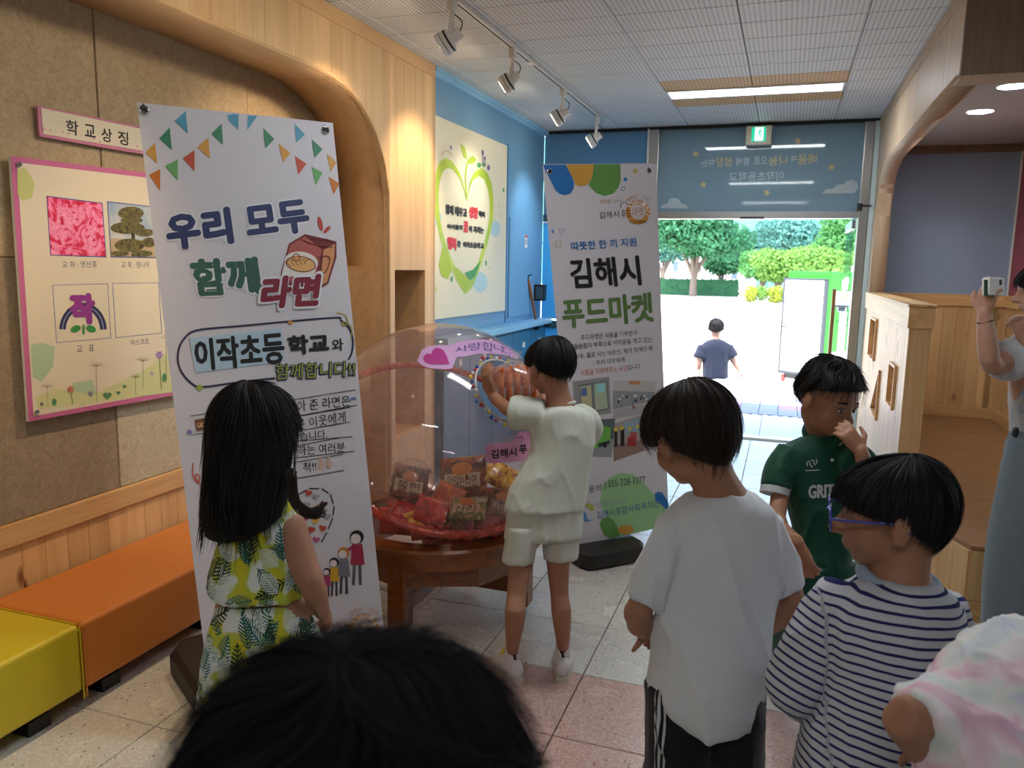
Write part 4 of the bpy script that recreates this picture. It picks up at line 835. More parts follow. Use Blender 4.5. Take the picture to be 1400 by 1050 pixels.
pr(PS, 2).text('학', (90, 163), (107, 166), (90.5, 183), .02).text('교', (115, 169), (130, 171.5), (116, 186), .02).text('상', (138, 174), (153, 177), (139, 193), .02).text('징', (161, 178), (175, 181), (162, 197), .02).done('black_lettering', BLK, sg)
q = pr(PS, 1.5)
for i in range(22): q.disc((60+i*8.5, 178+i*1.45+random.uniform(-4, 3)), random.uniform(.6, 2.2))
q.done('petal_dots_print', pm('C9A0A8'), sg)
# ------------------------------------------------------------------ mural
PM = Plane((-2.195, 0, 0), (1, 0, 0)); q5 = lambda x, y: (585+x*.286, 140+y*.286)
mu = thing('heart_mural', (-2.2, 5.5, 1.8), 'cream mural board with a green leafy heart around black and red lettering', 'picture')
slab('board', PM, [(587, 154), (693.5, 199.5), (690.5, 424.5), (584.5, 438)], .02, mat('mural_cream', 'DCDCC8', .5), mu)
ho = [(185, 470), (172, 400), (150, 330), (115, 280), (85, 265), (55, 285), (35, 345), (28, 430), (35, 540), (60, 660), (100, 770), (140, 860), (180, 922), (215, 880), (250, 790), (285, 680), (310, 570), (315, 470), (305, 390), (285, 335), (255, 312), (225, 330), (200, 380)]
hi = [(185, 455), (168, 395), (140, 340), (100, 310), (75, 315), (52, 360), (42, 440), (48, 540), (75, 660), (115, 770), (150, 830), (178, 865), (205, 840), (240, 770), (272, 670), (297, 570), (302, 470), (295, 400), (278, 360), (255, 345), (230, 360), (205, 410)]
def ringfill(q, a, b, f):
    n_ = 60
    def samp(p, t): t = t % 1*len(p); i = int(t); u = t-i; p0, p1 = p[i % len(p)], p[(i+1) % len(p)]; return f(p0[0]+(p1[0]-p0[0])*u, p0[1]+(p1[1]-p0[1])*u)
    vs = []
    for i in range(n_): vs += [q.P(*samp(a, i/n_)), q.P(*samp(b, i/n_))]
    q.g.add(vs, [(2*i, 2*i+1, (2*i+3) % (2*n_), (2*i+2) % (2*n_)) for i in range(n_)]); return q
hi2 = [(185+(x-185)*.86, 590+(y-590)*.86) for x, y in ho]; hi2[0] = (187, 470)
ringfill(pr(PM, 1), ho, hi2, q5).done('green_heart_print', m_blotch('lime_print', [(.4, hexc('9CC23A')), (.6, hexc('BCD43A'))], 3, 0), mu)
pr(PM, 2).poly([q5(*p) for p in ((70, 690), (100, 740), (115, 800), (95, 845), (65, 830), (52, 780))]).poly([q5(*p) for p in ((115, 775), (150, 800), (200, 850), (180, 915), (140, 850))]).poly([q5(*p) for p in ((155, 195), (178, 215), (190, 275), (170, 260))]).poly([q5(*p) for p in ((190, 278), (212, 255), (232, 270), (220, 292), (200, 295))]).line([q5(185, 460), q5(180, 350), q5(192, 280)], 2, sub=4).done('leaf_print', pm('A2C22E'), mu)
pr(PM, 2).poly([q5(*p) for p in ((175, 815), (215, 800), (255, 755), (225, 835), (200, 850))]).disc(q5(114, 845), 1.6, 4).disc(q5(245, 300), 3, 3.5).disc(q5(268, 298), 2.5, 3).disc(q5(362, 420), 1.2, 3).disc(q5(278, 768), 1.2, 4).done('dark_leaf_print', pm('3E9A5A'), mu)
pr(PM, 1).disc(q5(38, 550), 8, 11).disc(q5(322, 605), 7, 11).disc(q5(250, 860), 10, 14).done('blue_splash_print', pm('A9CEDC'), mu)
pr(PM, 2).line([q5(262, 300), q5(262, 240)], .9).line([q5(272, 300), q5(272, 262)], .9).disc(q5(262, 240), 1.6, 4).disc(q5(272, 268), 1.3, 3).disc(q5(110, 215), 1.2, 3).disc(q5(290, 312), 2, 4).done('toadstool_print', pm('6A5AA0'), mu)
pr(PM, 2).ring(q5(90, 255), 7, 1.2, rx=6, a0=180, a1=360).done('rainbow_print', pm('D8A87C'), mu)
pr(PM, 2).disc(q5(12, 710), 1.4, 4).disc(q5(38, 895), 2.2, 5).disc(q5(340, 490), 1.2, 3).disc(q5(350, 540), 1.2, 3).disc(q5(295, 790), 1, 3).disc(q5(5, 860), 1, 4).done('dot_print', pm('C6D69A'), mu)
pr(PM, 3).text('함께 배우고', q5(84, 484), q5(188, 506), q5(84, 532), .05).text('하며', q5(242, 516), q5(273, 522), q5(242, 548), .05).text('아이들의', q5(92, 580), q5(166, 586), q5(92, 606), .05).text('이 자라는', q5(196, 588), q5(268, 596), q5(196, 622), .05).text('한', q5(140, 660), q5(158, 662), q5(140, 690), .05).text('이작초등학교', q5(168, 664), q5(268, 672), q5(168, 694), .05).done('black_lettering', BLK, mu)
pr(PM, 3).text('성장', q5(196, 495), q5(241, 503), q5(196, 552), .05).text('꿈', q5(170, 566), q5(194, 570), q5(170, 620), .05).text('행복', q5(92, 640), q5(139, 648), q5(92, 702), .05).done('red_lettering', pm('D02840'), mu)
# ------------------------------------------------------------------ reversed lettering, stars and clouds on the transom film
q1 = lambda x, y: (900+x/5, 160+y/5)
YW, WHF = m_trans('yellow_film', 'D8C890', .3), m_trans('pale_film', 'C4D4DA', .3)
pr(PF, 1).text('배움', q1(1085, 250), q1(955, 256), q1(1085, 318), 'thin').text('나눔', q1(880, 258), q1(755, 264), q1(880, 326), 'thin').text('성장', q1(510, 272), q1(395, 276), q1(510, 338), 'thin').done('yellow_lettering', YW, wf)
pr(PF, 1).text('과', q1(950, 262), q1(905, 264), q1(950, 302), 'thin').text('으로', q1(745, 268), q1(652, 272), q1(745, 318), 'thin').text('함께', q1(625, 274), q1(533, 278), q1(625, 328), 'thin').text('하는', q1(388, 286), q1(290, 292), q1(388, 336), 'thin').text('이작초등학교', q1(860, 370), q1(484, 378), q1(860, 434), 'thin').done('white_lettering', WHF, wf)
q = pr(PF, 1)
for c in ((257, 253), (955, 165), (1183, 342), (307, 462), (742, 516)): q.star(q1(*c), 5.2, random.uniform(-20, 20))
q.done('star_print', YW, wf)
pr(PF, 1).star((839, 200), 4.5, 10).done('star_print', WHF, wf)
pr(PF, 1).poly([q1(*p) for p in ((1118, 522), (1150, 492), (1190, 490), (1225, 462), (1265, 460), (1285, 435), (1330, 428), (1362, 450), (1365, 490), (1340, 520))]).poly([q1(*p) for p in ((10, 624), (30, 600), (60, 592), (75, 562), (105, 552), (140, 562), (158, 592), (190, 600), (204, 624))]).poly([(772, 224), (776, 219), (784, 219), (790, 217), (797, 224)]).done('cloud_print', WHF, wf)
# ------------------------------------------------------------------ benches
def bench(y0, y1, c, label):
    b = thing('upholstered_bench', (-2.35, (y0+y1)/2, 0), label, 'bench')
    m = mat('vinyl_'+c, c, .38, bump=.25, bs=500, spec=.5)
    g = G().box((XW+.035, y0+.002, .075), (-2.12, y1-.002, .31), ch=.016); part('body', g, m, b, smooth=True).modifiers.new('w', 'WEIGHTED_NORMAL')
    g = G()
    for yy in (y0+.004, y1-.004): g.loft([(-2.121, yy, .05), (-2.121, yy, .30)], [.003, .003], n=6)
    g.loft([(-2.122, y0+.01, .292), (-2.122, y1-.01, .292)], [.0025, .0025], n=6); g.loft([(XW+.05, y1-.006, .3085), (-2.14, y1-.006, .3085)], [.0025]*2, n=6)
    part('seam', g, m, b)
    for yy in (y0+.1, (y0+y1)/2, y1-.18): part('foot', G().box((-2.45, yy, 0), (-2.16, yy+.08, .048)), M_BLACK, b)
    return b
bench(.62, 1.838, 'C4B222', 'low yellow vinyl bench against the pine wainscot'); bench(1.842, 3.06, 'C87A34', 'low orange vinyl bench partly behind the tall banner')
# ------------------------------------------------------------------ big clear ball of noodle packets on its wooden stand
BC, BR_ = V3((-1.38, 3.06, .74)), .51
BS = Ball(BC, BR_); rt, dn, fw = [V3(CR[i]) for i in range(3)]
NR = (rt*.26-dn*.755-fw*.60).normalized()
def m_clear(name, tint, rough=.04, gl=1.45, face=1.0, haze=.0, hz=(1, 1, 1)):
    t = NT(name); tr = t.new('BsdfTransparent'); tr.inputs[0].default_value = (*tint, 1); gy = t.new('BsdfGlossy'); gy.inputs['Roughness'].default_value = rough
    mx = t.new('MixShader'); t.link(facing(t, .05, .75), mx.inputs[0]); t.link(tr.outputs[0], mx.inputs[1]); t.link(gy.outputs[0], mx.inputs[2]); o = mx.outputs[0]
    if haze:
        df = t.new('BsdfDiffuse'); df.inputs[0].default_value = (*hz, 1); m2 = t.new('MixShader')
        f = t.math('MULTIPLY', t.ramp(t.noise(t.co(), 9, 6, .7, 1), [(.42, (.35, .35, .35)), (.7, (1, 1, 1))]), haze); t.link(f, m2.inputs[0]); t.link(o, m2.inputs[1]); t.link(df.outputs[0], m2.inputs[2]); o = m2.outputs[0]
    t.link(o, t.out.inputs[0]); return t.m
M_BALL = m_clear('rose_tinted_acrylic', (.93, .82, .80), .05, 1.42, haze=.26, hz=(.66, .52, .50)); M_RIM = m_clear('coral_acrylic_rim', (.9, .42, .34), .12, 1.5, haze=.55, hz=(.82, .26, .2))
bt = thing('acrylic_ball', BC-V3((0, 0, BR_)), 'big clear rose tinted acrylic ball with a beaded hand hole, full of noodle packets', 'container')
hp = [BS.at(*p) for p in ((650, 519.5), (677, 568), (668, 493))]; hn = (hp[1]-hp[0]).cross(hp[2]-hp[0]).normalized()
if (hp[0]-BC).dot(hn) < 0: hn = -hn
hd = (hp[0]-BC).dot(hn); hr = sqrt(BR_**2-hd**2)
xr_ = NR.orthogonal().normalized(); yr_ = NR.cross(xr_)
def dome(sgn):
    na, nb = 128, 40; vs, fs = [], []
    for i in range(nb+1):
        th = pi/2*i/nb
        for j in range(na): ph = 2*pi*j/na; vs.append(BC+(xr_*cos(ph)+yr_*sin(ph))*(BR_*cos(th))+NR*(sgn*BR_*sin(th)))
    def inside(v): return (v-BC).dot(hn) > hd
    for i in range(nb):
        for j in range(na):
            q = [i*na+j, i*na+(j+1) % na, (i+1)*na+(j+1) % na, (i+1)*na+j]
            if sgn < 0 and False: q = q[::-1]
            k = sum(inside(vs[a]) for a in q)
            if k == 4: continue
            fs.append(tuple(q))
    if sgn > 0:
        used = set(a for f in fs for a in f)
        for a in used:
            v = vs[a]-BC
            if v.dot(hn) > hd: d = (v-hn*v.dot(hn)).normalized(); vs[a] = BC+hn*hd+d*hr
    bm = bmesh.new(); bv = [bm.verts.new(v) for v in vs]
    for f in fs:
        try: bm.faces.new([bv[a] for a in f])
        except ValueError: pass
    bmesh.ops.remove_doubles(bm, verts=bm.verts, dist=1e-5); bmesh.ops.delete(bm, geom=[v for v in bm.verts if not v.link_faces], context='VERTS')
    bmesh.ops.dissolve_degenerate(bm, edges=bm.edges, dist=1e-5); bm.verts.index_update(); g = G(); g.add([v.co[:] for v in bm.verts], [[v.index for v in f.verts] for f in bm.faces]); bm.free(); return g
part('upper_dome', dome(1), M_BALL, bt, smooth=True); part('lower_dome', dome(-1), M_BALL, bt, smooth=True)
for s_ in (-1, 1): part('rim_flange', G().torus(BC+NR*.006*s_, NR, BR_+.008, .016, 96, 8, e=.34), M_RIM, bt, smooth=True)
part('hole_edge', G().torus(BC+hn*hd, hn, hr, .005, 48, 6), mat('clear_edge', 'C8C4C6', .2), bt, smooth=True)
bx1 = hn.orthogonal().normalized(); by1 = hn.cross(bx1); g = G()
for i in range(46):
    a = 2*pi*i/46; rr = hr+random.uniform(.004, .02); g.ell(BC+hn*(hd-(rr-hr)*.5+.004)+(bx1*cos(a)+by1*sin(a))*rr, (.0065,)*3 if i % 3 else (.009,)*3, n=8, mi=i % 4)
part('bead_trim', g, [mat('bead_yellow', 'E0CF4A', .4), mat('bead_blue', '2F5FB0', .4), mat('bead_red', 'C83A50', .4), mat('bead_white', 'D8DCE0', .4)], bt, smooth=True, kind='stuff')
# stickers on the ball
q2 = lambda x, y: (490+x*.2096, 420+y*.2096)
class BPrint(Print):
    def strip(s, top, bot, n=24, rows=5):
        f = lambda P, x: np.interp(x, [p[0] for p in P], [p[1] for p in P]); xs = np.linspace(top[0][0], top[-1][0], n); vs = []
        for x in xs:
            for r in range(rows+1): y = f(top, x)+(f(bot, x)-f(top, x))*r/rows; vs.append(s.P(*q2(x, y)))
        s.cut.append(len(s.g.f)); s.g.add(vs, [(i*(rows+1)+r, i*(rows+1)+r+1, (i+1)*(rows+1)+r+1, (i+1)*(rows+1)+r) for i in range(n-1) for r in range(rows)]); return s
LIL = mat('lilac_sticker', 'D2A6D6', .5)
BPrint(BS, 2).strip([(385, 345), (400, 290), (450, 255), (520, 245), (600, 250), (650, 225), (800, 208), (900, 222), (1000, 275), (1040, 320)], [(385, 350), (420, 385), (480, 400), (580, 405), (622, 395), (640, 325), (700, 320), (780, 302), (870, 302), (960, 312), (1040, 340)]).done('heart_sticker', LIL, bt)
BPrint(BS, 5).strip([(422, 330), (430, 314), (445, 304), (462, 301), (476, 308), (480, 286), (494, 270), (520, 265), (550, 276), (575, 312), (594, 368)], [(422, 334), (432, 355), (470, 371), (540, 373), (594, 371)], 40).done('magenta_heart', mat('magenta_sticker', 'B8308E', .5), bt)
o = BPrint(BS, 4)
for ch, a, b, c in (('사', (628, 262), (712, 245), (632, 300)), ('랑', (716, 238), (800, 226), (722, 286)), ('합', (806, 222), (880, 232), (808, 280)), ('니', (884, 235), (940, 250), (884, 282)), ('다', (944, 252), (1000, 280), (940, 300))): o.text(ch, q2(*a), q2(*b), q2(*c), .012)
o.done('navy_lettering', mat('navy_marker', '2A2878', .5), bt)
PK = mat('pink_sticker', 'DA9AC0', .5)
BPrint(BS, 2).strip([(828, 905), (850, 893), (1010, 880), (1020, 840), (1050, 812), (1100, 810), (1150, 850)], [(828, 1005), (850, 1020), (1010, 1010), (1020, 1008), (1050, 1004), (1100, 998), (1150, 990)], 20).done('name_sticker', PK, bt)
BPrint(BS, 4).text('김해시', q2(863, 932), q2(1030, 915), q2(868, 990), .035).text('푸', q2(1046, 900), q2(1100, 896), q2(1048, 960), .03).line([q2(1030, 860), q2(1040, 845), q2(1052, 855), q2(1062, 842), q2(1074, 856), q2(1060, 880)], .7, sub=3).done('black_lettering', BLK, bt)
# stand
st = thing('ball_stand', (BC.x, BC.y, 0), 'dark varnished wooden stand on castors under the clear ball', 'stand')
def annulus(r0, r1, z0, z1, n=56, oct_=False):
    g = G(); vs = []
    for i in range(n):
        a = 2*pi*i/n
        for r, z in ((r0, z0), (r1, z0), (r1, z1-.01), (r1-.01, z1), (r0, z1)): vs.append((BC.x+r*cos(a), BC.y+r*sin(a), z))
    return g.add(vs, [(i*5+k, ((i+1) % n)*5+k, ((i+1) % n)*5+(k+1) % 5, i*5+(k+1) % 5) for i in range(n) for k in range(5)])
part('top_ring', annulus(.37, .462, .325, .405), M_TABLE, st, smooth=False)
part('apron', annulus(.33, .43, .238, .325, 8), M_TABLE, st)
for k, (dx, dy) in enumerate(((0, -.385), (.385, 0), (0, .385), (-.385, 0))):
    p = V3((BC.x+dx, BC.y+dy, 0)); R = Matrix.Rotation(radians(45), 3, 'Z')
    lg = part('leg', G().obox(p+V3((0, 0, .19)), (.040, .040, .135), Matrix.Rotation(atan2(dy, dx), 3, 'Z'), ch=.008), M_TABLE, st)
    g = G(); g.cyl(p+V3((0, 0, .03)), p+V3((0, 0, .056)), .018, n=12); part('castor', g.cyl(p+V3((-.011, 0, .024)), p+V3((.011, 0, .024)), .024, n=18), M_BLACK, lg)
for a, b in (((0, -.35), (0, .35)), ((-.35, 0), (.35, 0))): part('stretcher', G().bar((BC.x+a[0], BC.y+a[1], .135 if a[0] else .134), (BC.x+b[0], BC.y+b[1], .135 if a[0] else .134), .04, .062, ch=.004), M_TABLE, st)
# packets
def pillow(c, R, w, h, t):
    nx, ny = 10, 9; vs = []; c = V3(c)
    for sd in (1, -1):
        for i in range(nx+1):
            for j in range(ny+1):
                u, v = -1+2*i/nx, -1+2*j/ny; pz = max(0, (1-abs(u)**2.6)*(1-abs(v)**3.5))**.55; wr = .06*sin(u*9+v*7)*pz
                vs.append(c+R @ V3((u*w/2*(1+.02*cos(v*6)), v*h/2, sd*(t/2*pz+wr*t+.0006))))
    m = (nx+1)*(ny+1); fs = []
    for s_ in (0, 1):
        for i in range(nx):
            for j in range(ny): q = (s_*m+i*(ny+1)+j, s_*m+(i+1)*(ny+1)+j, s_*m+(i+1)*(ny+1)+j+1, s_*m+i*(ny+1)+j+1); fs.append(q if s_ == 0 else q[::-1])
    e = [i*(ny+1) for i in range(nx+1)]+[nx*(ny+1)+j for j in range(1, ny+1)]+[i*(ny+1)+ny for i in range(nx-1, -1, -1)]+[j for j in range(ny-1, 0, -1)]
    for a, b in zip(e, e[1:]+e[:1]): fs.append((a, a+m, b+m, b))
    return G().add(vs, fs)
def m_pack(name, cols, scale=18):
    t = NT(name); n = t.noise(t.co(), scale, 4, .55, .8); k = len(cols); t.col(t.ramp(n, [(.3+.4*i/(max(k-1, 1)), hexc(c)) for i, c in enumerate(cols)], 'CONSTANT' if k > 2 else 'LINEAR')); t.set(Roughness=.2, Coat_Weight=.6, Coat_Roughness=.08); t.bump(t.noise(t.co(), 55, 4, .6, 1), .5, .004); return t.m
PK_ = [m_pack('wrapper_red', ['8A1C1E', 'B8302C', 'D8584A', 'E8C8B8']), m_pack('wrapper_brown', ['4A2A1E', '8C4A2A', 'C47A3A', 'E0B070'], 14), m_pack('wrapper_gold', ['9A6A1E', 'D8A638', 'F0D070', '7A3A1A'], 26), m_pack('wrapper_dark', ['2A1A18', '6A2A22', 'A86A5A', 'D8C4BC']), m_pack('wrapper_orange', ['C0561E', 'E07A30', 'F0A050'])]
M_BAG = m_clear('clear_bag_film', (.97, .96, .95), .12, 1.6, haze=.22, hz=(.9, .88, .86))
def rot(a, b, c): return Matrix.Rotation(radians(c), 3, 'Z') @ Matrix.Rotation(radians(b), 3, 'Y') @ Matrix.Rotation(radians(a), 3, 'X')
def packet(px, py, D, a, w, h, t_, m, label, txt=None, grp=None, tc=None):
    c = W(px, py, D)
    for _ in range(40):
        if (c-BC).length > BR_-.075: D += .02; c = W(px, py, D)
    if (c-BC).length > BR_-.075: c = BC+(c-BC).normalized()*(BR_-.075)
    R = rot(*a); n = R @ V3((0, 0, 1))
    if n.dot(V3(CAMP)-c) < 0: n = -n
    r = thing('noodle_packet', c-V3((0, 0, .02)), label, 'packet', grp or 'wrapped noodle packets inside the clear ball')
    part('wrapper', pillow(c, R, w, h, t_), m, r, smooth=True)
    if txt:
        g = G(); v, f = glyphs(txt); xx, yy = R @ V3((1, 0, 0)), R @ V3((0, 1, 0))
        if (rt.dot(xx) < 0): xx = -xx; 
        if (-dn).dot(yy) < 0: yy = -yy
        bd2 = G().add([c+xx*(a*w*.38)+yy*(b*h*.17-.10*h)+n*(t_*.53) for a, b in ((-1, -1), (1, -1), (1, 1), (-1, 1))], [(0, 1, 2, 3)])
        if tc is None: part('label_band', bd2, mat('cream_label', 'D8C8A8', .35), r, fix=False)
        g.add([c+xx*((p[0]-.5)*w*.62)+yy*((p[1]-.5)*h*.3-.12*h)+n*(t_*.58) for p in v], f); part('packet_lettering', g, tc or BLK, r, fix=False)
        g = G().loft([c+yy*h*.18+n*t_*.5, c+yy*h*.18+n*(t_*.56)], [(w*.22, h*.16)]*2, side=xx, n=20, caps='flat'); part('bowl_picture', g, mat('noodle_picture', 'D88A3A', .3, vary=.5, vs=60), r)
    return r
packet(560, 660, 3.22, (72, 10, 20), .15, .14, .06, PK_[3], 'dark red noodle packet in a twisted clear bag at the left of the ball', '쫄면')
packet(634, 652, 3.28, (68, -8, 10), .20, .17, .055, PK_[1], 'large brown noodle packet leaning upright in the middle of the pile', '맛있는라면')
packet(693, 655, 3.30, (50, 30, 25), .20, .12, .05, PK_[2], 'shiny gold noodle packet leaning up at the right of the pile')
packet(690, 688, 3.16, (60, 0, 22), .17, .13, .05, PK_[1], 'brown noodle packet lying low at the right beside the gold one', '카라면', tc=mat('pale_letter', 'E0C0A0', .5))
packet(612, 680, 3.2, (55, 12, -15), .14, .11, .05, PK_[4], 'small orange noodle packet in front of the large brown one')
packet(640, 695, 3.12, (48, -6, 5), .15, .10, .045, m_pack('wrapper_green', ['D0D0A0', '7A8A4A', 'C8B070', 'A83A2A']), 'pale green noodle packet under the large brown one', '신라')
packet(588, 700, 3.05, (65, 5, -12), .15, .11, .05, PK_[0], 'red and white noodle packet behind the coral rim at the left')
random.seed(11)
for i in range(22):
    px, py = random.uniform(528, 705), random.uniform(706, 738); px = 617+(px-617)*(1-(py-706)/100)
    D = random.uniform(3.02, 3.3)
    k_ = random.choice((0, 0, 0, 3, 1, 2, 0)); nm = {0: 'red', 3: 'dark red', 1: 'brown', 2: 'gold'}[k_]
    packet(px, py-8*(D-3.02)/.28, D, (random.uniform(30, 85), random.uniform(-25, 25), random.uniform(-50, 50)), .14, .11, .04, PK_[k_], 'crumpled %s noodle packet in the heap at the bottom of the ball' % nm, grp='loose %s noodle packets at the bottom of the ball' % nm)
def bag(c, r, R, parent, name='clear_bag', knot=None):
    g = G(); g.ell(c, r, R, 28); v = np.array(g.v)
    for i, p in enumerate(v):
        d = noise.noise(V3(p)*28)*.010+noise.noise(V3(p)*70)*.004; dr = (V3(p)-V3(c)).normalized(); v[i] = p+np.array(dr)*d
    g.v = [tuple(p) for p in v]
    if knot: k = V3(knot); up = (k-V3(c)).normalized(); g.loft([k-up*.03, k-up*.012, k, k+up*.015, k+up*.035], [.03, .012, .008, .014, .022], n=14, caps=None, sub=2)
    return part(name, g, M_BAG, parent, smooth=True)
r_ = thing('wrapped_bundle', W(560, 668, 3.2), 'crumpled clear bag around the dark red packet in the ball', 'bag'); bag(W(562, 655, 3.2), (.10, .07, .085), None, r_, knot=W(548, 640, 3.2))
# the multipack the boy pushes through the hole
hb = thing('noodle_multipack', W(703, 556, 2.99), 'clear tied bag of five orange noodle packets held at the ball opening', 'packet')
cb = W(703, 530, 2.99)
for k in range(5):
    o_ = cb+rt*(-.062+.031*k)-dn*(.002+.004*k)
    R = Matrix([fw*.95+rt*.2, -dn*.97+rt*.1, rt]).transposed(); x = (fw*.9-rt*.3).normalized(); y = (-dn-fw*.05).normalized(); z_ = x.cross(y).normalized(); y = z_.cross(x)
    wr = part('wrapper', pillow(o_, Matrix([x, y, z_]).transposed(), .13, .15, .03), PK_[4], hb, smooth=True)
    g = G(); g.add([o_-fw*.05-rt*.006+(rt*a-dn*b)*.5 for a, b in ((0, -.10), (.012, -.10), (.012, -.01), (0, -.01))], [(0, 1, 2, 3)]); part('white_edge_label', g, mat('pack_label', 'A89888', .4), wr, fix=False)
bag(cb-dn*.004, (.105, .085, .10), Matrix([rt, fw, -dn]).transposed(), hb, knot=W(706, 492, 2.99))
# ------------------------------------------------------------------ people
def m_skin(name, c):
    t = NT(name); n = t.noise(t.co(), 22, 4, .6); b = hexc(c); t.col(t.mix(n, tuple(x*.9 for x in b), tuple(min(1, x*1.08) for x in b))); t.set(Roughness=.5, Specular_IOR_Level=.35, Subsurface_Weight=.12, Subsurface_Scale=.01); t.sock(t.b.inputs['Subsurface Radius'], (1, .35, .2)); return t.m
SK = m_skin('tan_skin', 'A4765C'); SKL = m_skin('fair_skin', 'BC907A')
def m_hair(name, c):
    t = NT(name); t.col(c); t.set(Roughness=.55, Specular_IOR_Level=.22); return t.m
HAIR = m_hair('black_hair', (.010, .009, .010)); HAIRB = m_hair('brown_black_hair', (.022, .014, .011))
def m_cloth(name, c, rough=.85, weave=900):
    t = NT(name); b = hexc(c) if isinstance(c, str) else c; co = t.co(); t.col(t.mix(t.noise(co, 6, 4, .6), tuple(x*.95 for x in b), tuple(min(1, x*1.04) for x in b))); t.set(Roughness=rough, Specular_IOR_Level=.2, Sheen_Weight=.15); t.bump(t.noise(co, weave, 2, .5), .12, .0008); return t.m
def blob(g, vox, base, name, smooth=3, fold=None, factor=.5):
    me = mesh_of(g, name, (0, 0, 0)); o = bpy.data.objects.new('b', me); COL.objects.link(o)
    m = o.modifiers.new('r', 'REMESH'); m.mode = 'VOXEL'; m.voxel_size = vox
    if smooth: s = o.modifiers.new('s', 'SMOOTH'); s.factor = factor; s.iterations = smooth
    dg = bpy.context.evaluated_depsgraph_get(); r = bpy.data.meshes.new_from_object(o.evaluated_get(dg)); bpy.data.objects.remove(o)
    n = len(r.vertices); co = np.empty(n*3); r.vertices.foreach_get('co', co); co = co.reshape(-1, 3)
    if fold:
        no = np.empty(n*3); r.vertex_normals.foreach_get('vector', no); no = no.reshape(-1, 3); d = np.array([fold(V3(p)) for p in co]); co = co+no*d[:, None]
    w = co.copy(); co = co-np.array(base); r.vertices.foreach_set('co', co.ravel()); r.polygons.foreach_set('use_smooth', [True]*len(r.polygons)); r.name = name; r.update(); return r, w
def folds(amp=.006, sx=9, sz=3.2, seed=0, drag=None):
    o = V3((seed*3.1, seed*1.7, seed*.9)); dr = drag or 0
    def f(p):
        q = V3((p.x*sx, p.y*sx, p.z*sz+p.x*dr*sz))+o; a = noise.noise(q); b = noise.noise(q*.55+V3((5, 5, 5))); c = noise.noise(q*1.9+V3((9, 2, 4)))
        return amp*(.65*(1-min(1, abs(a)*1.5))**5+.4*(1-min(1, abs(c)*1.6))**5+.5*b-.08)
    return f
def sil(rows, D, b):
    P, R = [], []
    for r in rows:
        y, xl, xr = r[:3]; bb = r[3] if len(r) > 3 and r[3] else b; DD = r[4] if len(r) > 4 else D
        P.append(W((xl+xr)/2, y, DD)); R.append(((xr-xl)/2/FPX*DD, bb))
    return P, R
def headframe(fd, up=(0, 0, 1)):
    f = V3(fd).normalized(); u = V3(up); r = f.cross(u).normalized(); u = r.cross(f); return Matrix([r, f, u]).transposed()
def add_head(g, c, R, s, neck=None, nr=.34):
    T = lambda x, y, z: c+R @ V3((x*s, y*s, z*s))
    g.ell(T(0, -.08, .22), (.73*s, .90*s, .76*s), R, 24); g.ell(T(0, .22, -.30), (.58*s, .60*s, .62*s), R, 20)
    g.ell(T(0, .48, -.72), (.26*s, .22*s, .20*s), R, 14)
    for k in (-1, 1):
        g.ell(T(.33*k, .42, -.30), (.27*s, .28*s, .30*s), R, 14); g.ell(T(.30*k, .66, .16), (.22*s, .14*s, .09*s), R, 12)
        E = R @ Matrix.Rotation(radians(-22*k), 3, 'Z') @ Matrix.Rotation(radians(12), 3, 'X'); g.ell(T(.80*k, -.08, -.04), (.07*s, .19*s, .30*s), E, 14); g.ell(T(.84*k, -.14, .02), (.06*s, .11*s, .24*s), E, 12)
    g.loft([T(0, .74, .12), T(0, .84, -.08), T(0, .94, -.22)], [.07*s, .09*s, .13*s], n=10, sub=2)
    for k in (-1, 1): g.ell(T(.10*k, .84, -.25), (.09*s, .09*s, .07*s), R, 10)
    g.ell(T(0, .76, -.48), (.20*s, .09*s, .045*s), R, 12); g.ell(T(0, .74, -.56), (.17*s, .09*s, .05*s), R, 12)
    if neck is not None: g.loft([T(0, -.18, -.45), (T(0, -.18, -.45)+neck)/2, neck], [nr*s*1.15, nr*s*1.1, nr*s*1.35], n=16, sub=3)
    return T
def hand(g, wr, d, pn, s=1.0, curl=25, thumb=1, spread=1.0, tcurl=20):
    """wr wrist, d towards the fingers, pn out of the palm; thumb=+1 on the side d x pn"""
    wr = V3(wr); d = V3(d).normalized(); pn = V3(pn); pn = (pn-d*pn.dot(d)).normalized(); w = d.cross(pn)*thumb
    L = .062*s; g.loft([wr-d*.012*s, wr+d*.012*s, wr+d*L*.6, wr+d*L], [(.017*s, .012*s), (.022*s, .011*s), (.028*s, .011*s), (.027*s, .009*s)], side=w, n=14, sub=2)
    for k, (o, l) in enumerate(((.021, .050), (.0075, .056), (-.0065, .052), (-.020, .041))):
        p = wr+d*(L*.86)+w*o*s; a = 0; dd = (d+w*o*4*spread).normalized(); pts = [p-dd*.015*s, p]; c = radians(curl*(1+.12*k))
        for q, f in enumerate((.45, .32, .23)):
            a += c*(.8 if q == 0 else 1); v = dd*cos(a)+pn*sin(a); p = p+v*(l*f*s); pts.append(p)
        g.loft(pts, [.0072*s, .0072*s, .0068*s, .0062*s, .0052*s], n=8, sub=2)
    p = wr+d*.012*s+w*.018*s; c = radians(tcurl); v1 = (d*.55+w*.75+pn*.25).normalized(); v2 = (d*.85+w*.35+pn*(.2+sin(c))).normalized()
    g.loft([p-v1*.012*s, p+v1*.020*s, p+v1*.034*s, p+v1*.034*s+v2*.026*s], [.010*s, .0095*s, .0082*s, .0065*s], n=8, sub=2)
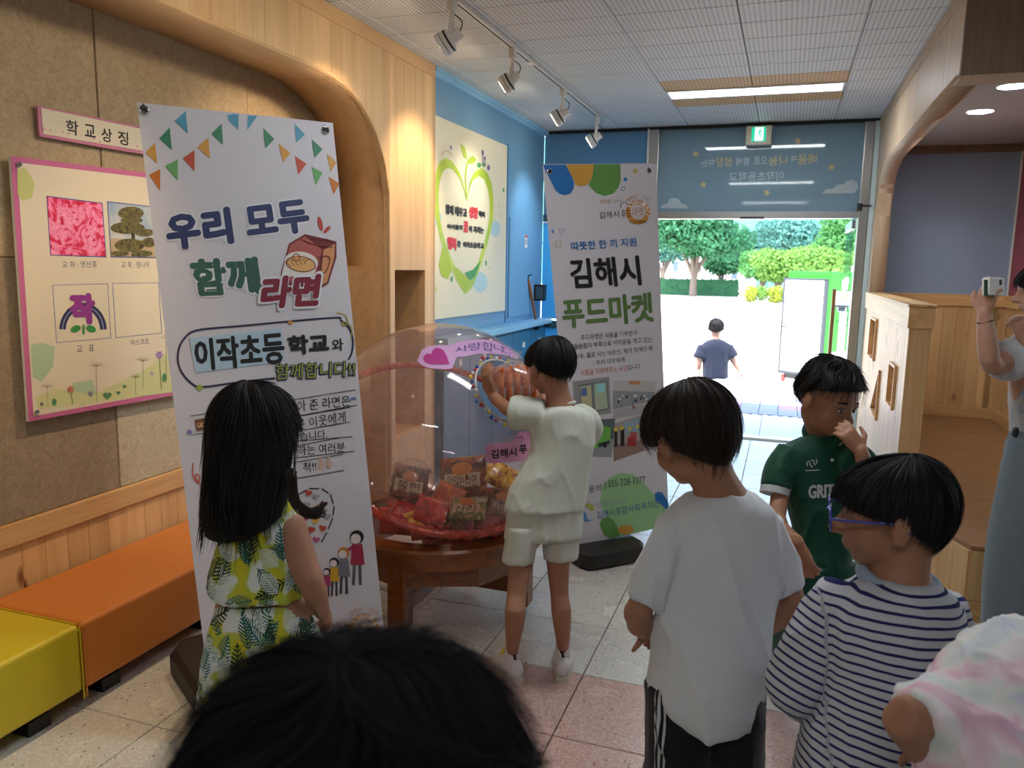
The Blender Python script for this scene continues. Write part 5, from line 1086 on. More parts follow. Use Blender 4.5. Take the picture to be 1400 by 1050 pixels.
def hair(parent, base, c, R, s, m, rx=.84, ry=1.0, zt=1.12, zc=.25, zf=.35, zs=-.05, zb=-.55, taper=.12, N=1400, seed=1, jit=.05, w=.03, seg=7, swirl=.35, tip=.06, yc=-.06, name='hair', crown=-.28, wave=0, fr=1.5, parting=0):
    r = np.random.default_rng(seed); c = np.array(c); Rm = np.array(R)
    def zend(ph):
        k = np.cos(ph); return np.where(k > 0, zs+(zf-zs)*np.abs(k)**fr, zs+(zb-zs)*np.abs(k)**.8)
    def surf(ph, u, off=0.):
        ze = zend(ph); thm = np.where(ze > zc, np.arccos(np.clip((ze-zc)/(zt-zc), -1, 1)), pi/2); L1 = thm*(zt-zc+.9)/2; L2 = np.maximum(zc-ze, 0); Lt = L1+L2; x = u*Lt
        th = np.clip(x/L1, 0, 1)*thm; low = np.maximum(x-L1, 0); z = np.where(x <= L1, zc+(zt-zc)*np.cos(th), zc-low); rad = np.where(x <= L1, np.sin(th), 1-taper*low*(low if taper > 0 else 1))
        X = rx*(rad+off)*np.sin(ph); Y = yc+ry*(rad+off)*np.cos(ph)+crown*(1-np.clip(np.sin(th), 0, 1)); Z = z+off*np.cos(th)*.8
        return np.stack([X, Y, Z], -1)
    toW = lambda P: c+(P*s) @ Rm.T
    g = G(); na, nb = 96, 20
    ph, u = np.meshgrid(np.linspace(0, 2*pi, na, endpoint=False), np.linspace(0, 1, nb+1), indexing='ij'); u = u*.95; cn = np.array([[noise.noise(V3((cos(a_)*3.5, sin(a_)*3.5, b_*1.6+seed)))+.5*noise.noise(V3((cos(a_)*9, sin(a_)*9, b_*2+seed))) for a_, b_ in zip(r1, r2)] for r1, r2 in zip(ph, u)]); P = surf(ph, u, -.03+.05*cn*np.minimum(u*2, 1)); inner = surf(ph[:, -1], u[:, -1]*.97, -.16)
    P = np.concatenate([P, inner[:, None]], 1); inn2 = surf(ph[:, -1], u[:, -1]*.6, -.3); P = np.concatenate([P, inn2[:, None]], 1); q = nb+3; v = toW(P).reshape(-1, 3)
    g.add(v.tolist(), [(i*q+j, i*q+j+1, ((i+1) % na)*q+j+1, ((i+1) % na)*q+j) for i in range(na) for j in range(q-1)])
    p0 = r.uniform(0, 2*pi, N); u0 = r.uniform(.0, .75, N)**1.1; ln = r.uniform(.25, .55, N); u1 = np.minimum(u0+ln, 1.0+tip*(r.uniform(-.9, .7, N)+.5*np.sin(p0*7+seed)*np.sin(p0*3))); k = np.linspace(0, 1, seg+1)
    U = u0[:, None]+(u1-u0)[:, None]*k; sw = swirl*(1+r.normal(0, .5, N)); PH = p0[:, None]+sw[:, None]*(U-.5)*.6+(r.normal(0, .06, N)[:, None])*k+wave*np.sin(U*9+p0[:, None]*3)*.05
    lk = np.sin(p0*11+seed)*.5+np.sin(p0*23+seed*2)*.5; off = (r.uniform(0, 1, N)+.35*lk)[:, None]*jit*(.25+k**1.5)+np.where(U > .97, .03*r.uniform(-1, 1, N)[:, None], 0)
    Q = toW(surf(PH, np.clip(U, 0, 1.12), off)); tang = np.gradient(Q, axis=1); cen = c+np.array([0, 0, 0.]); rad = Q-cen; side = np.cross(tang, rad); side /= np.linalg.norm(side, axis=2, keepdims=True)+1e-9; nn = np.cross(side, tang); nn /= np.linalg.norm(nn, axis=2, keepdims=True)+1e-9; al = r.normal(0, .55, (N, 1, 1)); side = side*np.cos(al)+nn*np.sin(al)
    wd_ = (w*s*r.uniform(.5, 1.3, N)[:, None]*(1-k**2*.85))[..., None]; A_ = Q-side*wd_/2; B_ = Q+side*wd_/2
    V = np.stack([A_, B_], 2).reshape(-1, 3); m_ = (seg+1)*2; fs = [(i*m_+2*j, i*m_+2*j+1, i*m_+2*j+3, i*m_+2*j+2) for i in range(N) for j in range(seg)]
    g.add(V.tolist(), fs); return part(name, g, m, parent, smooth=True, fix=False)
def limb(g, pts, rad, sub=3): g.loft(pts, rad, n=14, sub=sub)
def shoe(parent, heel, d, s, m, sole, name='shoe', lace=None):
    heel = V3(heel); d = V3((d[0], d[1], 0)).normalized(); u = V3((0, 0, 1)); w = d.cross(u); g = G()
    g.loft([heel+d*.012*s+u*.045*s, heel+d*.05*s+u*.048*s, heel+d*.10*s+u*.040*s, heel+d*.15*s+u*.03*s, heel+d*.185*s+u*.026*s], [(.030*s, .036*s), (.034*s, .036*s), (.036*s, .032*s), (.038*s, .022*s), (.028*s, .014*s)], side=w, n=16, sub=3)
    me, _ = blob(g, .005, base_of(parent), name, 3); me.materials.append(m); o = part(name, None, m, parent, me=me)
    g = G(); out = [(-.012, -.022), (-.02, 0), (-.012, .022), (.05, .034), (.13, .042), (.18, .034), (.205, 0), (.18, -.034), (.13, -.04), (.05, -.032)]
    g.prism([heel+d*a*s+w*b*s+u*.002 for a, b in out], u, .020*s); part('sole', g, sole, o)
    return o
def person(loc, label): return thing('person', loc, label, 'person')
def eye(parent, T, R, s, k):
    e = part('eye', G().ell(T(.30*k, .715, .03), (.13*s, .06*s, .055*s), R, 14), mat('eye_white', 'C8C0BC', .2), parent, smooth=True)
    part('iris', G().ell(T(.30*k+.03, .765, .02), (.058*s, .02*s, .055*s), R, 12), mat('dark_iris', '120C0A', .1), e, smooth=True)
    part('eyelid', G().loft([T(.15*k, .72, .045), T(.30*k, .775, .10), T(.44*k, .68, .05)], [.016*s]*3, n=8, sub=4), mat('lid_dark', '3A241C', .6), parent, smooth=True)
    part('eyebrow', G().loft([T(.13*k, .755, .235), T(.30*k, .77, .285), T(.48*k, .65, .235)], [.02*s, .03*s, .012*s], n=8, sub=4), HAIR, parent, smooth=True)
def finish_body(p, g, base, vox=.005, m=None, name='body', smooth=3):
    me, w = blob(g, vox, base, name, smooth); me.materials.append(m or SK); return part(name, None, m or SK, p, me=me)
def clothing(p, g, base, name, m, vox=.007, smooth=4, fold=None, attr=None, label=None):
    ff = (lambda q: .004+fold(q)) if fold else (lambda q: .003)
    me, w = blob(g, vox, base, name, smooth, ff); me.materials.append(m)
    if attr:
        a = me.attributes.new('strand', 'FLOAT', 'POINT'); a.data.foreach_set('value', np.array(attr(w), dtype=np.float32))
    return part(name, None, m, p, me=me, label=label)
DOWN = V3((0, 0, -1))
# ---- boy in cream at the ball
D = 2.75; b0 = V3((-.775, 2.60, 0)); p = person(b0, 'boy in cream t-shirt and shorts pushing a bag of noodles into the clear ball')
hc = W(752, 503, 2.78); fd = (fw*.80-rt*.62); R = headframe(V3((fd.x, fd.y, -.22))); neck = W(766, 556, 2.77)
g = G(); T = add_head(g, hc, R, .098, neck, .40)
sL, sR = W(736, 566, 2.76), W(801, 568, 2.80); el = W(704, 566, 2.82); wrL = W(674, 541, 2.93); er = W(800, 590, 2.98); wrR = W(742, 545, 3.02)
tor = [W(745, 700, 2.76), W(755, 640, 2.76), W(766, 590, 2.77), neck]
g.loft(tor, [(.10, .07), (.09, .065), (.11, .06), (.05, .045)], side=rt, n=18, sub=3, k=.84)
limb(g, [sL, el, wrL], [.029, .027, .020]); limb(g, [sR, er, wrR], [.029, .027, .020])
hand(g, wrL, (W(663, 512, 2.92)-wrL), rt*.85+fw*.5, 1.25, 24, 1); hand(g, wrR, (-rt*.8-dn*.6+fw*.1), -fw, 1.1, 40, -1)
kn = [(W(712, 735, 2.74), W(706, 815, 2.68), W(701, 890, 2.62)), (W(768, 735, 2.76), W(767, 812, 2.72), W(767, 886, 2.70))]
aL = V3((-.862, 2.555, .07)); aR = V3((-.692, 2.64, .07))
limb(g, [W(722, 715, 2.77), W(713, 765, 2.74), W(706, 815, 2.72), W(704, 845, 2.70), aL+V3((0, 0, .03))], [.048, .043, .034, .036, .021]); limb(g, [W(765, 715, 2.78), W(763, 765, 2.78), W(765, 812, 2.78), W(768, 840, 2.78), aR+V3((0, 0, .03))], [.048, .043, .033, .036, .021])
limb(g, [aL+V3((0, 0, .03)), aL+V3((-.03, .06, -.03))], [.021, .022]); limb(g, [aR+V3((0, 0, .03)), aR+V3((-.02, .06, -.03))], [.021, .022])
finish_body(p, g, b0)
CREAM = m_cloth('cream_cotton', 'C9CDC0'); CREAM2 = m_cloth('cream_cotton_shorts', 'C4C6BA')
g = G(); P_, R_ = sil([(557, 752, 784), (563, 738, 803), (580, 729, 812), (620, 726, 808), (660, 705, 803), (688, 693, 799), (697, 690, 797)], D+.02, .075); g.loft(ax=dn, path=P_, rad= [(a, .055 if i == 0 else .078+.004*i) for i, (a, b) in enumerate(R_)], side=rt, n=26, sub=3, caps='flat')
g.loft([W(742, 567, 2.76), W(722, 566, 2.77), W(701, 564, 2.79)], [.050, .054, .060], n=18, sub=3, caps='flat'); g.loft([W(792, 574, 2.79), W(799, 580, 2.88), W(802, 588, 2.96)], [.054, .058, .060], n=18, sub=3, caps='flat')
clothing(p, g, b0, 't_shirt', CREAM, fold=folds(0.0085, 8, 3, 1, .8))
part('collar', G().torus(W(768, 553, 2.775), neck-hc+V3((0, 0, -.05)), .047, .006, 28, 8), CREAM, p, smooth=True)
g = G(); P_, R_ = sil([(686, 694, 797), (705, 693, 796), (735, 690, 794)], D+.02, .088); g.loft(ax=dn, path=P_, rad= R_, side=rt, n=24, sub=3, caps='flat')
P_, R_ = sil([(720, 694, 738, .07), (768, 687, 728, .066)], D, .075); g.loft(ax=dn, path=P_, rad= R_, side=rt, n=20, sub=3, caps='flat'); P_, R_ = sil([(720, 740, 791, .07), (763, 744, 789, .066)], D+.03, .075); g.loft(ax=dn, path=P_, rad= R_, side=rt, n=20, sub=3, caps='flat')
clothing(p, g, b0, 'shorts', CREAM2, .006, 3, fold=folds(0.0060, 10, 3, 2))
hair(p, b0, hc, R, .098, HAIR, rx=.86, ry=1.02, zf=.30, zs=-.02, zb=-.60, taper=.55, seed=3, jit=.05)
WSH, WSO = m_cloth('white_canvas', 'D4D0D2', .6), mat('cream_rubber', 'C8C2B4', .6)
SOCK = m_cloth('white_sock', 'D8D8DA')
for a, dd in ((aL, (-.75, .9)), (aR, (-.25, 1))):
    d3 = V3((dd[0], dd[1], 0)).normalized(); s_ = part('sock', G().loft([a+V3((0, 0, .095)), a+V3((0, 0, .04)), a+V3((0, 0, -.02))], [.0300, .0275, .030], n=16, sub=3, caps='flat'), SOCK, p, smooth=True)
    part('sock_motif', G().prism([a-d3*.028+V3((0, 0, .03+.03*sz))+d3.cross(V3((0, 0, 1)))*sx*.012 for sx, sz in ((-1, .2), (-.2, .9), (.3, .6), (.8, .2), (.2, 0), (.6, -.6), (-.3, -.9), (-.5, -.2))], -d3, .001), BLK, s_)
    so = shoe(p, V3((a.x, a.y, 0))-d3*.045, d3, 1.02, WSH, WSO)
    part('heel_tab', G().obox(V3((a.x, a.y, .06))-d3*.034, (.009, .004, .016), Matrix.Rotation(atan2(d3.y, d3.x)-pi/2, 3, 'Z'), ch=.002), mat('heel_green', 'B8C8BC', .5), so)
    if dd[0] < -.5: part('bow', G().loft([V3((a.x, a.y, .07))+d3*.05+V3((-.02, -.01, 0)), V3((a.x, a.y, .085))+d3*.06, V3((a.x, a.y, .06))+d3*.06+V3((.02, -.02, 0))], [.006, .011, .007], n=8, sub=4), mat('yellow_bow', 'D8C020', .5), so, smooth=True)
# ---- boy in white t-shirt and striped track trousers
D = 1.6; pv = W(962, 935, 1.6); b0 = V3((pv.x, pv.y, 0)); p = person(b0, 'boy in plain white t-shirt and black track trousers with three white stripes')
hc = W(945, 597, 1.6); R = headframe(V3((-.80, .62, -.42)), (-.12, .0, 1)); neck = W(988, 688, 1.6)
g = G(); T = add_head(g, hc, R, .100, neck, .42)
g.loft([pv, W(968, 850, 1.6), W(978, 740, 1.6), neck], [(.10, .075), (.09, .07), (.105, .065), (.05, .045)], side=rt, n=18, sub=3, k=.84)
sL, sR = W(928, 724, 1.60), W(1044, 726, 1.64); eL, eR = W(872, 838, 1.58), W(1083, 822, 1.62); wL, wR = W(888, 862, 1.66), W(1040, 860, 1.78)
limb(g, [sL, eL, wL], [.029, .027, .021]); limb(g, [sR, eR, wR], [.029, .027, .021]); limb(g, [eL, eL+(wL-eL)*.5+dn*.004], [.030, .026])
hand(g, wL, rt*.4+fw*.7+dn*.3, -rt*.3+dn*1.0, .95, 45, 1); g.loft([wL, W(878, 874, 1.64), W(866, 889, 1.63)], [.012, .009, .006], n=8, sub=3)
hand(g, wR, -rt*.8+dn*.2, fw, 1, 35, 1)
fL, fR = b0+V3((-.11, .02, 0)), b0+V3((.10, .06, 0))
for s_, f_ in ((-.055, fL), (.055, fR)): limb(g, [pv+rt*s_, V3((f_.x*.4+(pv+rt*s_).x*.6, (pv.y+f_.y)/2, .33)), f_+V3((0, 0, .08)), f_+V3((0, .07, .035))], [.06, .04, .026, .022])
finish_body(p, g, b0)
WHT = m_cloth('white_jersey', 'D6D8DC')
g = G(); P_, R_ = sil([(678, 958, 1019), (688, 932, 1036), (712, 906, 1060), (770, 903, 1063), (840, 896, 1053), (900, 891, 1046), (945, 888, 1034), (966, 900, 1028), (980, 918, 1016)], D, .085)
g.loft(ax=dn, path=P_, rad= [(a, [.055, .065, .075, .085, .090, .105, .115, .115, .112][i]) for i, (a, b) in enumerate(R_)], side=rt, n=30, sub=3, caps='flat')
g.loft([W(925, 716, 1.59), W(904, 765, 1.58), W(886, 810, 1.58), W(881, 822, 1.58)], [.036, .040, .038, .038], n=18, sub=3, caps='flat'); g.loft([W(1040, 716, 1.62), W(1058, 760, 1.62), W(1069, 795, 1.62), W(1071, 803, 1.62)], [.036, .040, .039, .039], n=18, sub=3, caps='flat')
clothing(p, g, b0, 't_shirt', WHT, .006, 4, fold=folds(0.0135, 7, 4, 5, 1.2))
part('collar', G().torus(W(990, 676, 1.6), V3((.15, -.1, 1)), .050, .008, 28, 8), WHT, p, smooth=True)
hair(p, b0, hc, R, .100, HAIRB, rx=.90, ry=1.04, zt=1.14, zf=-.02, zs=-.12, zb=-.85, taper=.42, N=2400, seed=5, jit=.07, tip=.12, w=.022)
g = G(); P_, R_ = sil([(925, 902, 1020), (950, 896, 1024), (985, 890, 1026)], D, .062); g.loft(ax=dn, path=P_, rad= R_, side=rt, n=24, sub=3)
for s_, f_ in ((-1, fL), (1, fR)):
    g.loft([pv+rt*.052*s_, W(962+s_*38, 1050, 1.6), V3((f_.x*.6+(pv+rt*.055*s_).x*.4, (pv.y+f_.y)/2, .30)), f_+V3((0, .0, .05))], [(.062, .075), (.058, .066), (.05, .055), (.042, .045)], side=rt, n=20, sub=3, caps='flat')
TRK = m_cloth('black_track_cloth', '14161E', .6); clothing(p, g, b0, 'trousers', TRK, .007, 4, fold=folds(0.0075, 9, 3, 7))
for k in range(3):
    g = G(); a = [W(893+k*8.5, 938, 1.55-.004*k), W(886+k*9, 985, 1.535-.006*k), W(879+k*10, 1030, 1.53-.006*k), W(876+k*10.5, 1060, 1.53-.006*k), W(874+k*11, 1150, 1.53)]
    g.loft(a, [(.0035, .0025)]*5, side=rt, n=8, sub=4); o = part('stripe', g, m_cloth('stripe_white', 'C8C8CC') if k == 0 else bpy.data.materials['stripe_white'], p, smooth=True)
    tgt = [c for c in p.children if c.name.startswith('trousers')][0]; md = o.modifiers.new('s', 'SHRINKWRAP'); md.target = tgt; md.wrap_method = 'PROJECT' if False else 'NEAREST_SURFACEPOINT'; md.wrap_mode = 'ABOVE_SURFACE'; md.offset = .0015
for f_ in (fL, fR): shoe(p, f_+V3((0, -.04, 0)), (-.1, 1, 0), 1.05, WSH, WSO)
# ---- boy in the green football shirt
D = 2.45; pv = W(1122, 790, 2.5); b0 = V3((pv.x, pv.y, 0)); p = person(b0, 'boy in dark green football shirt touching his mouth by the half wall')
hc = W(1131, 548, 2.45); R = headframe(V3((rt*.50-fw*.85).x, (rt*.50-fw*.85).y, 0)+V3((0, 0, -.30)) if False else V3(((rt*.50-fw*.85).x, (rt*.50-fw*.85).y, -.30)), rt*.10+V3((0, 0, 1))); neck = W(1130, 606, 2.52)
g = G(); T = add_head(g, hc, R, .104, neck, .42)
g.loft([pv, W(1122, 720, 2.5), W(1120, 640, 2.5), neck], [(.10, .075), (.09, .07), (.115, .065), (.05, .045)], side=rt, n=18, sub=3, k=.84)
sL, sR = W(1082, 624, 2.52), W(1156, 626, 2.50); eL, wL = W(1062, 706, 2.42), W(1090, 742, 2.33); eR, wR = W(1188, 660, 2.30), W(1177, 617, 2.28)
limb(g, [sL, eL, wL], [.029, .027, .021]); limb(g, [sR, eR, wR], [.029, .027, .021])
hand(g, wL, W(1102, 775, 2.32)-wL, fw*.6+rt*.8, 1.15, 18, -1); hand(g, wR, W(1157, 590, 2.29)-wR, fw+dn*.25, 1.0, 20, -1, spread=1.8)
fL = flo_ = V3((.035, 3.0, 0)); fR = V3((pv.x+.08, pv.y-.02, 0))
limb(g, [pv-rt*.05, W(1085, 838, 2.72), fL+V3((0, 0, .09)), fL+V3((-.02, -.05, .04))], [.06, .042, .027, .022]); limb(g, [pv+rt*.06, fR+V3((0, 0, .33)), fR+V3((0, 0, .08)), fR+V3((0, -.06, .035))], [.06, .042, .027, .022])
finish_body(p, g, b0, .0045)
for k in (-1, 1): eye(p, T, R, .104, k)
part('lips', G().loft([T(-.19, .80, -.53), T(0, .865, -.515), T(.19, .80, -.53)], [.010*.104*10*.2, .028*.104, .010*.104*10*.2], n=8, sub=4), mat('lip_tone', '8A4A40', .5), p, smooth=True)
GREEN = m_cloth('green_jersey', '0F4634', .6); WPAN = m_cloth('white_jersey_panel', 'B8BCC0')
g = G(); P_, R_ = sil([(597, 1106, 1154), (606, 1083, 1167), (625, 1066, 1172), (680, 1078, 1170), (740, 1088, 1160), (800, 1092, 1150)], 2.5, .08); g.loft(ax=dn, path=P_, rad= [(a, [.06, .07, .08, .085, .085, .088][i]) for i, (a, b) in enumerate(R_)], side=rt, n=28, sub=3, caps='flat')
g.loft([W(1082, 617, 2.5), W(1068, 640, 2.49), W(1060, 668, 2.47)], [.042, .046, .044], n=18, sub=3, caps='flat'); g.loft([W(1156, 618, 2.47), W(1168, 628, 2.42), W(1175, 634, 2.38)], [.042, .048, .048], n=18, sub=3, caps='flat')
sh = clothing(p, g, b0, 'football_shirt', GREEN, .006, 4, fold=folds(0.0090, 9, 3.5, 9, .8))
part('sleeve_cuff', G().loft([W(1060, 667, 2.47), W(1058.5, 676, 2.465)], [.0455, .0455], n=24, caps='flat'), WPAN, p, smooth=False)
g = G(); g.torus(W(1127, 591, 2.52), (neck-hc)+fw*.02, .056, .013, 30, 8, e=1.7); g.loft([neck-fw*.050+V3((-.012, 0, .004)), neck-fw*.066+V3((.0, 0, -.035))], [.010, .004], n=8, sub=2); g.loft([neck-fw*.046+rt*.03, neck-fw*.066+rt*.012+V3((.0, 0, -.035))], [.010, .004], n=8, sub=2); part('collar', g, GREEN, p, smooth=True)
class Wrap(Print):                                           # print on the cloth: dropped onto the shirt's own surface
    def __init__(s, obj, base, D): Print.__init__(s, None); s.o = obj; s.b = V3(base); s.D = D
    def P(s, x, y):
        d = V3(ray(x, y)); dn_ = d.normalized(); ok, loc, nor, _ = s.o.ray_cast(V3(CAMP)-s.b+d*(s.D-.5), dn_); return (loc+s.b-dn_*.002) if ok else W(x, y, s.D)
bpy.context.view_layer.update()
Wrap(sh, b0, 2.45).text('GRIT F', (1105, 663), (1152, 661), (1105, 682), .05).done('white_lettering', WPAN, p)
Wrap(sh, b0, 2.45).line([(1104, 637), (1103, 633), (1106, 630), (1108, 636), (1111, 639)], 1.6).line([(1109, 629), (1112, 630), (1114, 636), (1117, 632), (1116, 628)], 1.6).line([(1101, 643.5), (1120, 642.5)], 1.3).done('chest_logo', WPAN, p)
Wrap(sh, b0, 2.45).poly([(1147, 607), (1153, 603), (1161, 640), (1162, 690), (1155, 690), (1154, 650)]).done('white_side_panel', WPAN, p)
part('button', G().ell(W(1138, 629, 2.395), (.005, .005, .005), n=10), WPAN, p, smooth=True)
g = G(); g.loft([pv-dn*.05, pv+dn*.06], [(.115, .09)]*2, side=rt, n=22, sub=2, caps='flat'); g.loft([pv-rt*.05, W(1088, 830, 2.66)], [.07, .062], n=18, caps='flat'); g.loft([pv+rt*.055, fR+V3((0, 0, .38))], [.07, .066], n=18, caps='flat'); clothing(p, g, b0, 'shorts', GREEN, .008, 3)
for f_, k_ in ((fL, W(1083, 842, 2.76)), (fR, fR+V3((0, 0, .34)))):
    so_ = part('football_sock', G().loft([k_, f_+(k_-f_)*.5+V3((0, 0, .03)), f_+V3((0, 0, .07))], [.044, .042, .032], n=16, sub=3, caps='flat'), GREEN, p, smooth=True); part('sock_band', G().loft([k_+(f_-k_)*-.04, k_+(f_-k_)*.03], [.0455, .0455], n=18, caps='flat'), WPAN, so_)
    shoe(p, f_+V3((.0, .05, 0)), (-.1, -1, 0), 1.05, WSH, WSO)
hair(p, b0, hc, R, .104, HAIR, rx=.85, ry=1.0, zt=1.30, zf=.62, zs=.22, zb=-.5, taper=1.0, N=2600, seed=8, jit=.13, tip=.10, fr=.9, wave=3, w=.03)
# ---- boy in striped shirt with glasses
D = 1.38; pv = W(1215, 1140, 1.38); b0 = V3((pv.x, pv.y, 0)); p = person(b0, 'boy with blue glasses in a navy and white striped long shirt, seen from behind')
hc = W(1219, 706, 1.38); fdv = (-rt*.93+fw*.36); R = headframe(V3((fdv.x, fdv.y, -.10))); neck = W(1228, 806, 1.38)
g = G(); T = add_head(g, hc, R, .098, neck, .44)
g.loft([pv, W(1215, 1000, 1.38), W(1220, 880, 1.38), neck], [(.11, .08), (.10, .075), (.115, .07), (.055, .05)], side=rt, n=18, sub=3, k=.84)
sL, sR = W(1140, 832, 1.38), W(1300, 845, 1.42); eL, wL = W(1082, 930, 1.38), W(1110, 975, 1.55); eR, wR = W(1315, 960, 1.44), W(1270, 1010, 1.6)
limb(g, [sL, eL, wL], [.030, .027, .021]); limb(g, [sR, eR, wR], [.030, .027, .021]); hand(g, wL, rt*.7+fw*.6, dn, 1, 30, 1); hand(g, wR, -rt*.7+fw*.6, dn, 1, 30, -1)
fL, fR = b0+V3((-.09, 0, 0)), b0+V3((.09, .03, 0))
for s_, f_ in ((-.06, fL), (.06, fR)): limb(g, [pv+rt*s_, f_+V3((0, 0, .32)), f_+V3((0, 0, .08)), f_+V3((0, .07, .035))], [.062, .042, .027, .022])
finish_body(p, g, b0)
def m_stripes():
    t = NT('navy_striped_jersey'); a = t.new('Attribute', attribute_name='strand'); n = t.noise(t.co(), 7, 3, .5); x = t.math('ADD', a.outputs['Fac'], t.math('MULTIPLY', n, .012)); f = t.math('FRACT', t.math('DIVIDE', x, .0150)); m = t.math('LESS_THAN', f, .30)
    t.col(t.mix(m, hexc('C2C4CC'), hexc('24285E'))); t.set(Roughness=.85, Specular_IOR_Level=.2); t.bump(t.noise(t.co(), 900, 2, .5), .12, .0008); return t.m
STR = m_stripes()
g = G(); P_, R_ = sil([(796, 1185, 1272), (806, 1150, 1285), (830, 1118, 1304), (870, 1112, 1318), (930, 1118, 1322), (1000, 1104, 1320), (1060, 1092, 1316), (1160, 1085, 1318)], D, .1); g.loft(ax=dn, path=P_, rad= [(a, [.06, .07, .085, .095, .10, .10, .105, .105][i]) for i, (a, b) in enumerate(R_)], side=rt, n=30, sub=3, caps='flat')
SLa, SLb = W(1142, 828, 1.38), W(1086, 938, 1.39)
g.loft([SLa, W(1112, 878, 1.38), SLb], [.040, .046, .044], n=20, sub=3, caps='round'); g.loft([SLb, W(1108, 955, 1.47)], [.044, .042], n=20, caps='flat')
g.loft([W(1292, 840, 1.42), W(1302, 900, 1.44), W(1300, 960, 1.46)], [.040, .044, .044], n=20, sub=3, caps='round')
ax = (SLb-SLa).normalized(); seamp = W(1122, 860, 1.38)
def sattr(w):
    d = (w-np.array(SLa)) @ np.array(ax); lat = (w-np.array(W(1128, 850, 1.38))) @ np.array(rt); tz = w[:, 2]+(w-np.array(P_[0])) @ np.array(rt)*.10
    left = (lat < -.0) & (w[:, 2] > W(1100, 975, 1.38).z) | ((lat < -.012))
    return np.where((w-np.array(SLa)) @ np.array(rt) < -.022-.25*np.clip((w[:, 2]-SLa.z), -.2, .0)*-1*.0-.012, d*1.0+5.0, tz+5.0)
clothing(p, g, b0, 'striped_shirt', STR, .006, 4, fold=folds(0.0105, 8, 4, 12, .9), attr=sattr)
part('collar', G().torus(W(1228, 792, 1.385), V3((.12, -.1, 1)), .060, .011, 32, 8, e=1.3), m_cloth('pale_blue_rib', '9FB2C8'), p, smooth=True)
hair(p, b0, hc, R, .098, HAIR, rx=.86, ry=1.04, zt=1.13, zf=.28, zs=.02, zb=-.72, taper=.55, N=2600, seed=9, jit=.045, tip=.05, w=.022)
g = G(); g.loft([pv-dn*.06, pv+dn*.05], [(.12, .09)]*2, side=rt, n=22, caps='flat')
for s_, f_ in ((-.06, fL), (.06, fR)): g.loft([pv+rt*s_, f_+V3((0, 0, .35)), f_+V3((0, 0, .06))], [.068, .055, .045], n=18, sub=3, caps='flat')
clothing(p, g, b0, 'trousers', TRK, .009, 4); [shoe(p, f_+V3((0, -.04, 0)), (-.1, 1, 0), 1.05, WSH, WSO) for f_ in (fL, fR)]
GF = mat('violet_frame', '4A4AA8', .25); gl = G(); 
for k in (-1, 1):
    gl = G(); pts = [T(.36*k+.26*cos(a)*1, 1.0-.10*abs(cos(a)) if False else 1.02, .04+.21*sin(a)) for a in [2*pi*i/20 for i in range(21)]]; gl.loft(pts, [.0022]*21, n=6, caps=None)
    gf = part('glasses_rim', gl, GF, p, smooth=True); part('lens', G().prism([T(.36*k+.25*cos(a), 1.015, .04+.20*sin(a)) for a in [2*pi*i/20 for i in range(20)]], R @ V3((0, 1, 0)), .001), M_GLASS, gf)
    part('glasses_arm', G().loft([T(.62*k, 1.0, .10), T(.74*k, .6, .10), T(.84*k, .0, .10), T(.84*k, -.2, -.05)], [.0024]*4, n=6, sub=4), GF, p, smooth=True)
part('glasses_bridge', G().loft([T(-.1, 1.02, .1), T(0, 1.06, .14), T(.1, 1.02, .1)], [.0022]*3, n=6, sub=3), GF, p, smooth=True)
# ---- child in the tie-dye shirt, bending forward
D = 1.02; pv = W(1400, 1200, 1.04); b0 = V3((pv.x, pv.y, 0)); p = person(b0, 'child in pastel tie-dye t-shirt bending forward at the right edge')
hc = W(1410, 1010, 1.34); R = headframe(V3((.3, .75, -.6)), (0, .3, 1)); neck = W(1388, 950, 1.19)
g = G(); add_head(g, hc, R, .095, neck, .4); g.loft([pv, W(1390, 1080, 1.02), W(1385, 965, 1.05), neck], [(.10, .08), (.10, .08), (.11, .07), (.05, .045)], side=rt, n=18, sub=3, k=.84)
sL, eL, wL = W(1308, 968, 1.03), W(1234, 984, 1.0), W(1275, 1045, 1.08); limb(g, [sL, eL+(sL-eL)*.3, eL, eL+(wL-eL)*.5, wL], [.034, .029, .026, .024, .019]); hand(g, wL, rt*.5+dn*.5+fw*.5, -rt*.5+dn, .95, 30, 1)
sR, eR, wR = W(1470, 965, 1.08), W(1530, 1030, 1.1), W(1500, 1090, 1.2); limb(g, [sR, eR, wR], [.034, .028, .02]); hand(g, wR, -rt*.5+dn*.6, fw, .95, 30, -1)
fL, fR = b0+V3((-.08, 0, 0)), b0+V3((.08, .02, 0))
for s_, f_ in ((-.055, fL), (.055, fR)): limb(g, [pv+rt*s_, f_+V3((0, .02, .30)), f_+V3((0, 0, .08)), f_+V3((0, .07, .035))], [.06, .04, .026, .022])
finish_body(p, g, b0)
def m_tie():
    t = NT('pastel_tie_dye'); n = t.noise(t.co(), 7, 3, .5, 1.2); t.col(t.ramp(n, [(.28, hexc('C4BCE0')), (.40, hexc('D4D6E6')), (.47, hexc('DDE6E0')), (.54, hexc('ECDCE4')), (.62, hexc('E2B4CC')), (.72, hexc('D6D8E8'))])); t.set(Roughness=.85, Specular_IOR_Level=.2); return t.m
TIE = m_tie(); g = G()
P_, R_ = sil([(903, 1350, 1420, .07, 1.10), (918, 1315, 1450, .08, 1.08), (945, 1290, 1480, .09, 1.05), (990, 1272, 1495, .095, 1.03), (1040, 1268, 1500, .1, 1.02), (1120, 1275, 1500, .1, 1.02), (1180, 1280, 1500, .1, 1.02)], D, .09); g.loft(path=P_, rad= R_, side=rt, n=30, sub=3)
